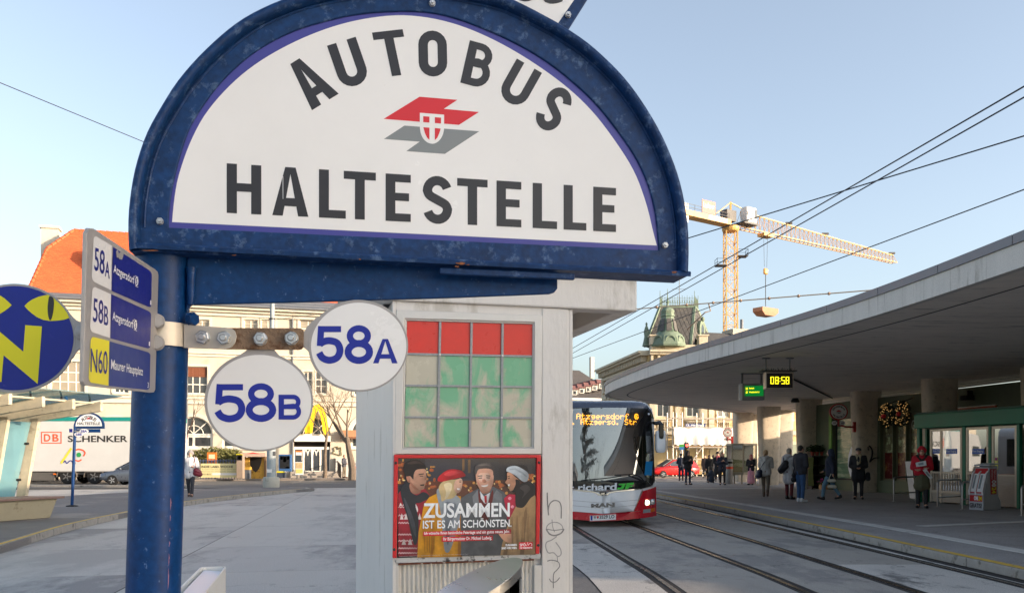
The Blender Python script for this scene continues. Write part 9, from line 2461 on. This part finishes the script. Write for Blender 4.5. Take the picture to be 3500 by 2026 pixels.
 pc('headband_rib',(176,186,194),[(1500,280),(1560,275),(1630,312),(1668,350),(1660,358),(1610,322),(1555,288),(1504,292)])
 pc('hand',(214,158,126),S((1390,860),(1440,880),(1540,900),(1545,920),(1530,960),(1500,980),(1450,960),(1400,900)))
 for q_ in ([(1026,404),(1046,400),(1046,407),(1028,410)],[(1022,394),(1048,388),(1048,392),(1022,398)],[(1484,368),(1506,362),(1506,370),(1486,374)],[(1480,352),(1508,344),(1508,350),(1482,357)]): pc('eye_line',(56,40,38),q_)
 pc('nose_shade',(186,128,100),S((1266,380),(1278,400),(1272,412),(1258,410),(1260,392)))
 pc('jaw_shade',(196,134,108),S((1205,440),(1232,480),(1268,500),(1310,486),(1338,440),(1318,492),(1280,514),(1236,504)))
 pc('hair_light',(128,118,112),S((1200,250),(1250,234),(1300,238),(1330,262),(1290,252),(1240,254)))
 pc('hair_light',(78,60,54),S((530,230),(590,208),(650,214),(690,244),(640,232),(570,236)))
 pc('scarf_texture',(64,58,58),S((1600,460),(1660,430),(1700,470),(1660,520),(1620,560),(1640,500)))
 for k_ in range(5): pc('coat_fold',(206,138,18),S((690+22*k_,760+30*k_),(700+22*k_,740),(706+22*k_,900),(700+22*k_,1080),(692+22*k_,960)))
 for k_ in range(4): pc('coat_fold',(150,116,78),S((1520+52*k_,760),(1530+52*k_,740),(1540+50*k_,900),(1530+48*k_,1060),(1522+50*k_,920)))
 # lettering
 def tx(s,q,b,col=(250,250,250)):
  lay[0] += .00012; mb = MB(); h = homog([g(p) for p in q]); put_text(mb,s,lambda u,v: KP.ray(*h(u,v),lay[0]),b); mb.build('poster_lettering',pm(*col),bk,fix=False)
 tx('ZUSAMMEN',((684,605),(1506,600),(1504,735),(682,748)),.028)
 tx('IST ES AM SCHÖNSTEN.',((682,755),(1520,745),(1520,828),(682,846)),.045)
 pc('red_bar',(222,40,52),[(684,876),(1518,852),(1517,893),(683,918)],[(860,925),(1345,912),(1345,957),(859,971)])
 tx('Ich wünsche Ihnen besinnliche Feiertage und ein gutes neues Jahr.',((694,878),(1506,858),(1506,895),(694,913)),.03)
 tx('Ihr Bürgermeister Dr. Michael Ludwig.',((874,930),(1334,918),(1334,957),(874,968)),.03)
 tx('ZUSAMMEN',((1462,993),(1572,990),(1572,1010),(1462,1013)),.04)
 tx('SIND WIR WIEN.',((1426,1022),(1574,1018),(1574,1038),(1426,1043)),.04)
 pc('red_field',(226,32,46),[(1592,976),(1724,972),(1723,1040),(1592,1044)])
 tx('SPÖ',((1600,984),(1655,982),(1655,1012),(1600,1014)),.05)
 tx('DIE WIENPARTEI',((1600,1022),(1718,1019),(1718,1035),(1600,1038)),.03)
 lay[0] += .0001; mb = MB()
 for q in stroke([g(p) for p in ((1660,1010),(1668,1000),(1674,975),(1680,1004),(1690,990),(1700,984),(1712,990),(1716,1002),(1706,1008))],1.2): px_poly(mb,[tuple(v) for v in q],KP,lay[0])
 mb.build('city_outline',pm(250,250,250),bk,fix=False)
 tx('Impressum: Medieninhaber und Hersteller, Löwelstraße 18, 1010 Wien; Foto: Studio; Druck: Wien',((460,1106),(1110,1084),(1110,1092),(460,1115)),.0,(190,190,190))
 # acrylic cover
 MB().prism([KP.ray(*g(p),.016) for p in ((446,180),(1762,178),(1752,1095),(436,1125))],-kn*.0015).build('cover_sheet',glass('acrylic',(.97,.97,.97),.03,.05),t)
PG = [0]
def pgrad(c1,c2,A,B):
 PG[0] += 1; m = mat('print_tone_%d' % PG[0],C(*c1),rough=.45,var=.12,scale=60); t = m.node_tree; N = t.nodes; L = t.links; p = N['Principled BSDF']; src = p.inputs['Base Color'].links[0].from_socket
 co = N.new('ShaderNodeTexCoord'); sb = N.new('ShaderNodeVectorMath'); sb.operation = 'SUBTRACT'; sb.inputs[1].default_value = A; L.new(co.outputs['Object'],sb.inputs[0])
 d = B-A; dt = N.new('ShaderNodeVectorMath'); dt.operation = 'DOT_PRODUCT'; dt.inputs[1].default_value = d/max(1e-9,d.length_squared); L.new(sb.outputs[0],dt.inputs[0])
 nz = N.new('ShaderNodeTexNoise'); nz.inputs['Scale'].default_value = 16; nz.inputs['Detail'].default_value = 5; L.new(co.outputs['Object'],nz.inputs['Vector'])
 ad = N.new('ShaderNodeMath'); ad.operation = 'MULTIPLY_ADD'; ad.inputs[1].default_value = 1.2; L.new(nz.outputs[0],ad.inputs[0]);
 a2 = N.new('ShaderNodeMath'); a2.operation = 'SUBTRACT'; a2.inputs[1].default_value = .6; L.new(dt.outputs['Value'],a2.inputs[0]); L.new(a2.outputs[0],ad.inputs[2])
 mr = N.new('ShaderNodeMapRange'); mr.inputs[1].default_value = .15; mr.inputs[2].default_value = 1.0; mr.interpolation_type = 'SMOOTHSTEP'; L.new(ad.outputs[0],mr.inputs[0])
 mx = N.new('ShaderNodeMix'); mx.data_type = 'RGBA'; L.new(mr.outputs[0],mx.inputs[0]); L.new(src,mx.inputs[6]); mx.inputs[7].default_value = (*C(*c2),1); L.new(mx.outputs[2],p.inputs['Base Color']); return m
def pm(r,g,b): return mat('print_%d_%d_%d' % (r,g,b),C(r,g,b),rough=.5,var=.09,scale=45)
build_kiosk()

# ================================================================== litter bin with slanted top


def build_bin():
 D = 3.6; cx = (1617-CX)/F*D; r = .2; c = Vector((cx,D,0))
 t = thing('litter_bin','round stainless steel litter bin with slanted lid in front of the kiosk','litter bin',(cx,D,.004))
 n = 56
 zt = lambda x,y: .953+.093*(x/r)+.035*(y/r)                     # slanted lid plane
 ring = lambda rr,f: [Vector((cx+rr*math.cos(2*math.pi*k/n),D+rr*math.sin(2*math.pi*k/n),f(rr*math.cos(2*math.pi*k/n),rr*math.sin(2*math.pi*k/n)))) for k in range(n)]
 MB().loft([ring(.165,lambda x,y: .004),ring(.165,lambda x,y: .06)]).build('foot',M_black,t)
 rings = [ring(r,lambda x,y: .06),ring(r,lambda x,y: .55),ring(r,lambda x,y: zt(x,y)-.20)]
 MB().loft(rings).build('body',M_steel,t,smooth=True)
 # hood above the slot: shell ring with an opening on the right front
 def arc(a0,a1,f0,f1,m,name,mt,rr=r):
  A = [R(a0+(a1-a0)*i/m) for i in range(m+1)]
  rg = lambda q,f: [Vector((cx+q*math.cos(a),D+q*math.sin(a),f(q*math.cos(a),q*math.sin(a)))) for a in A]
  s = MB(); s.loft([rg(rr,f0),rg(rr,f1)],False,False); s.loft([rg(rr-.006,f0),rg(rr-.006,f1)],False,False)
  s.loft([rg(rr,f0),rg(rr-.006,f0)],False,False)
  s.add([rg(rr,f0)[0],rg(rr,f1)[0],rg(rr-.006,f1)[0],rg(rr-.006,f0)[0]],[(0,1,2,3)]); s.add([rg(rr,f0)[-1],rg(rr,f1)[-1],rg(rr-.006,f1)[-1],rg(rr-.006,f0)[-1]],[(0,1,2,3)])
  return s.build(name,mt,t,smooth=True)
 arc(-12,304,lambda x,y: zt(x,y)-.20,lambda x,y: zt(x,y)-.0,44,'hood',M_steel)
 arc(304,348,lambda x,y: zt(x,y)-.036,lambda x,y: zt(x,y)-.0,12,'hood_front',M_steel)
 MB().loft([ring(r-.05,lambda x,y: zt(x,y)-.19),ring(r-.05,lambda x,y: zt(x,y)-.03)]).build('liner',M_black,t)
 MB().loft([ring(r+.004,lambda x,y: zt(x,y)+.0005),ring(r+.004,lambda x,y: zt(x,y)+.006)]).build('lid',M_steel,t,bevel=.0015)
 # ash cup in the slot
 a = R(322); q = Vector((cx+.185*math.cos(a),D+.185*math.sin(a),0)); z = zt(.185*math.cos(a),.185*math.sin(a))
 MB().lathe([(.035,z-.20),(.047,z-.20),(.047,z-.085),(.04,z-.085),(.038,z-.16),(.002,z-.165)],q,24).build('ash_cup',M_steel,t,smooth=True)
build_bin()

# ================================================================== narrow cabinet at the lower left
M_cab = mat('cabinet_offwhite',C(222,219,214),rough=.45,var=.05,scale=4,stain=C(206,186,156),stain_amt=.32,stain_scale=9)
def build_cabinet():
 zt = 1.0; fr,fl = G(758,1939,zt),G(685,1936,zt); nl = G(560,2058,zt)
 d = (nl-fl); d.z = 0; L = 1.25; d.normalize(); w = (fr-fl); w.z = 0; wl = w.length; w.normalize(); w = (w-d*w.dot(d)).normalized()
 o = fl.copy(); o.z = 0
 c = o+w*(wl/2)+d*(L/2)
 t = thing('timetable_cabinet','narrow off-white metal cabinet with a rounded rim, left of the kiosk beside the blue pole','cabinet',(c.x,c.y,.004))
 def loop(i,z,r=.028):
  pts = []
  for cxx,cyy,a0 in ((r,r,180),(wl-r,r,270),(wl-r,L-r,0),(r,L-r,90)):
   for k in range(6):
    a = R(a0+90*k/5); pts.append(o+w*(cxx+(r-i)*math.cos(a))+d*(cyy+(r-i)*math.sin(a))+Vector((0,0,z)))
  return pts
 MB().loft([loop(.0,.5),loop(.0,zt-.03),loop(.006,zt-.03),loop(.006,.5)]).build('case',M_cab,t,smooth=True)
 MB().ring(loop(0,zt-.03),loop(.006,zt-.03),(0,0,.03)).build('rim',M_cab,t,smooth=True,bevel=.001)
 a = [o+w*x+d*y for x,y in ((.014,.012),(wl-.004,.012),(wl-.004,L-.014),(.014,L-.014))]
 zz = [zt-.012,zt-.02,zt-.02,zt-.012]
 MB().hexa([p+Vector((0,0,.52)) for p in a],[p+Vector((0,0,z)) for p,z in zip(a,zz)]).build('lid',mat('cabinet_lid',C(214,220,228),rough=.3,var=.03),t,bevel=.006)
 for k in (.18,L-.18):
  q = o+w*(wl/2)+d*k
  MB().box((q.x,q.y,.252),(.05,.05,.496)).build('leg',M_cab,t)
build_cabinet()
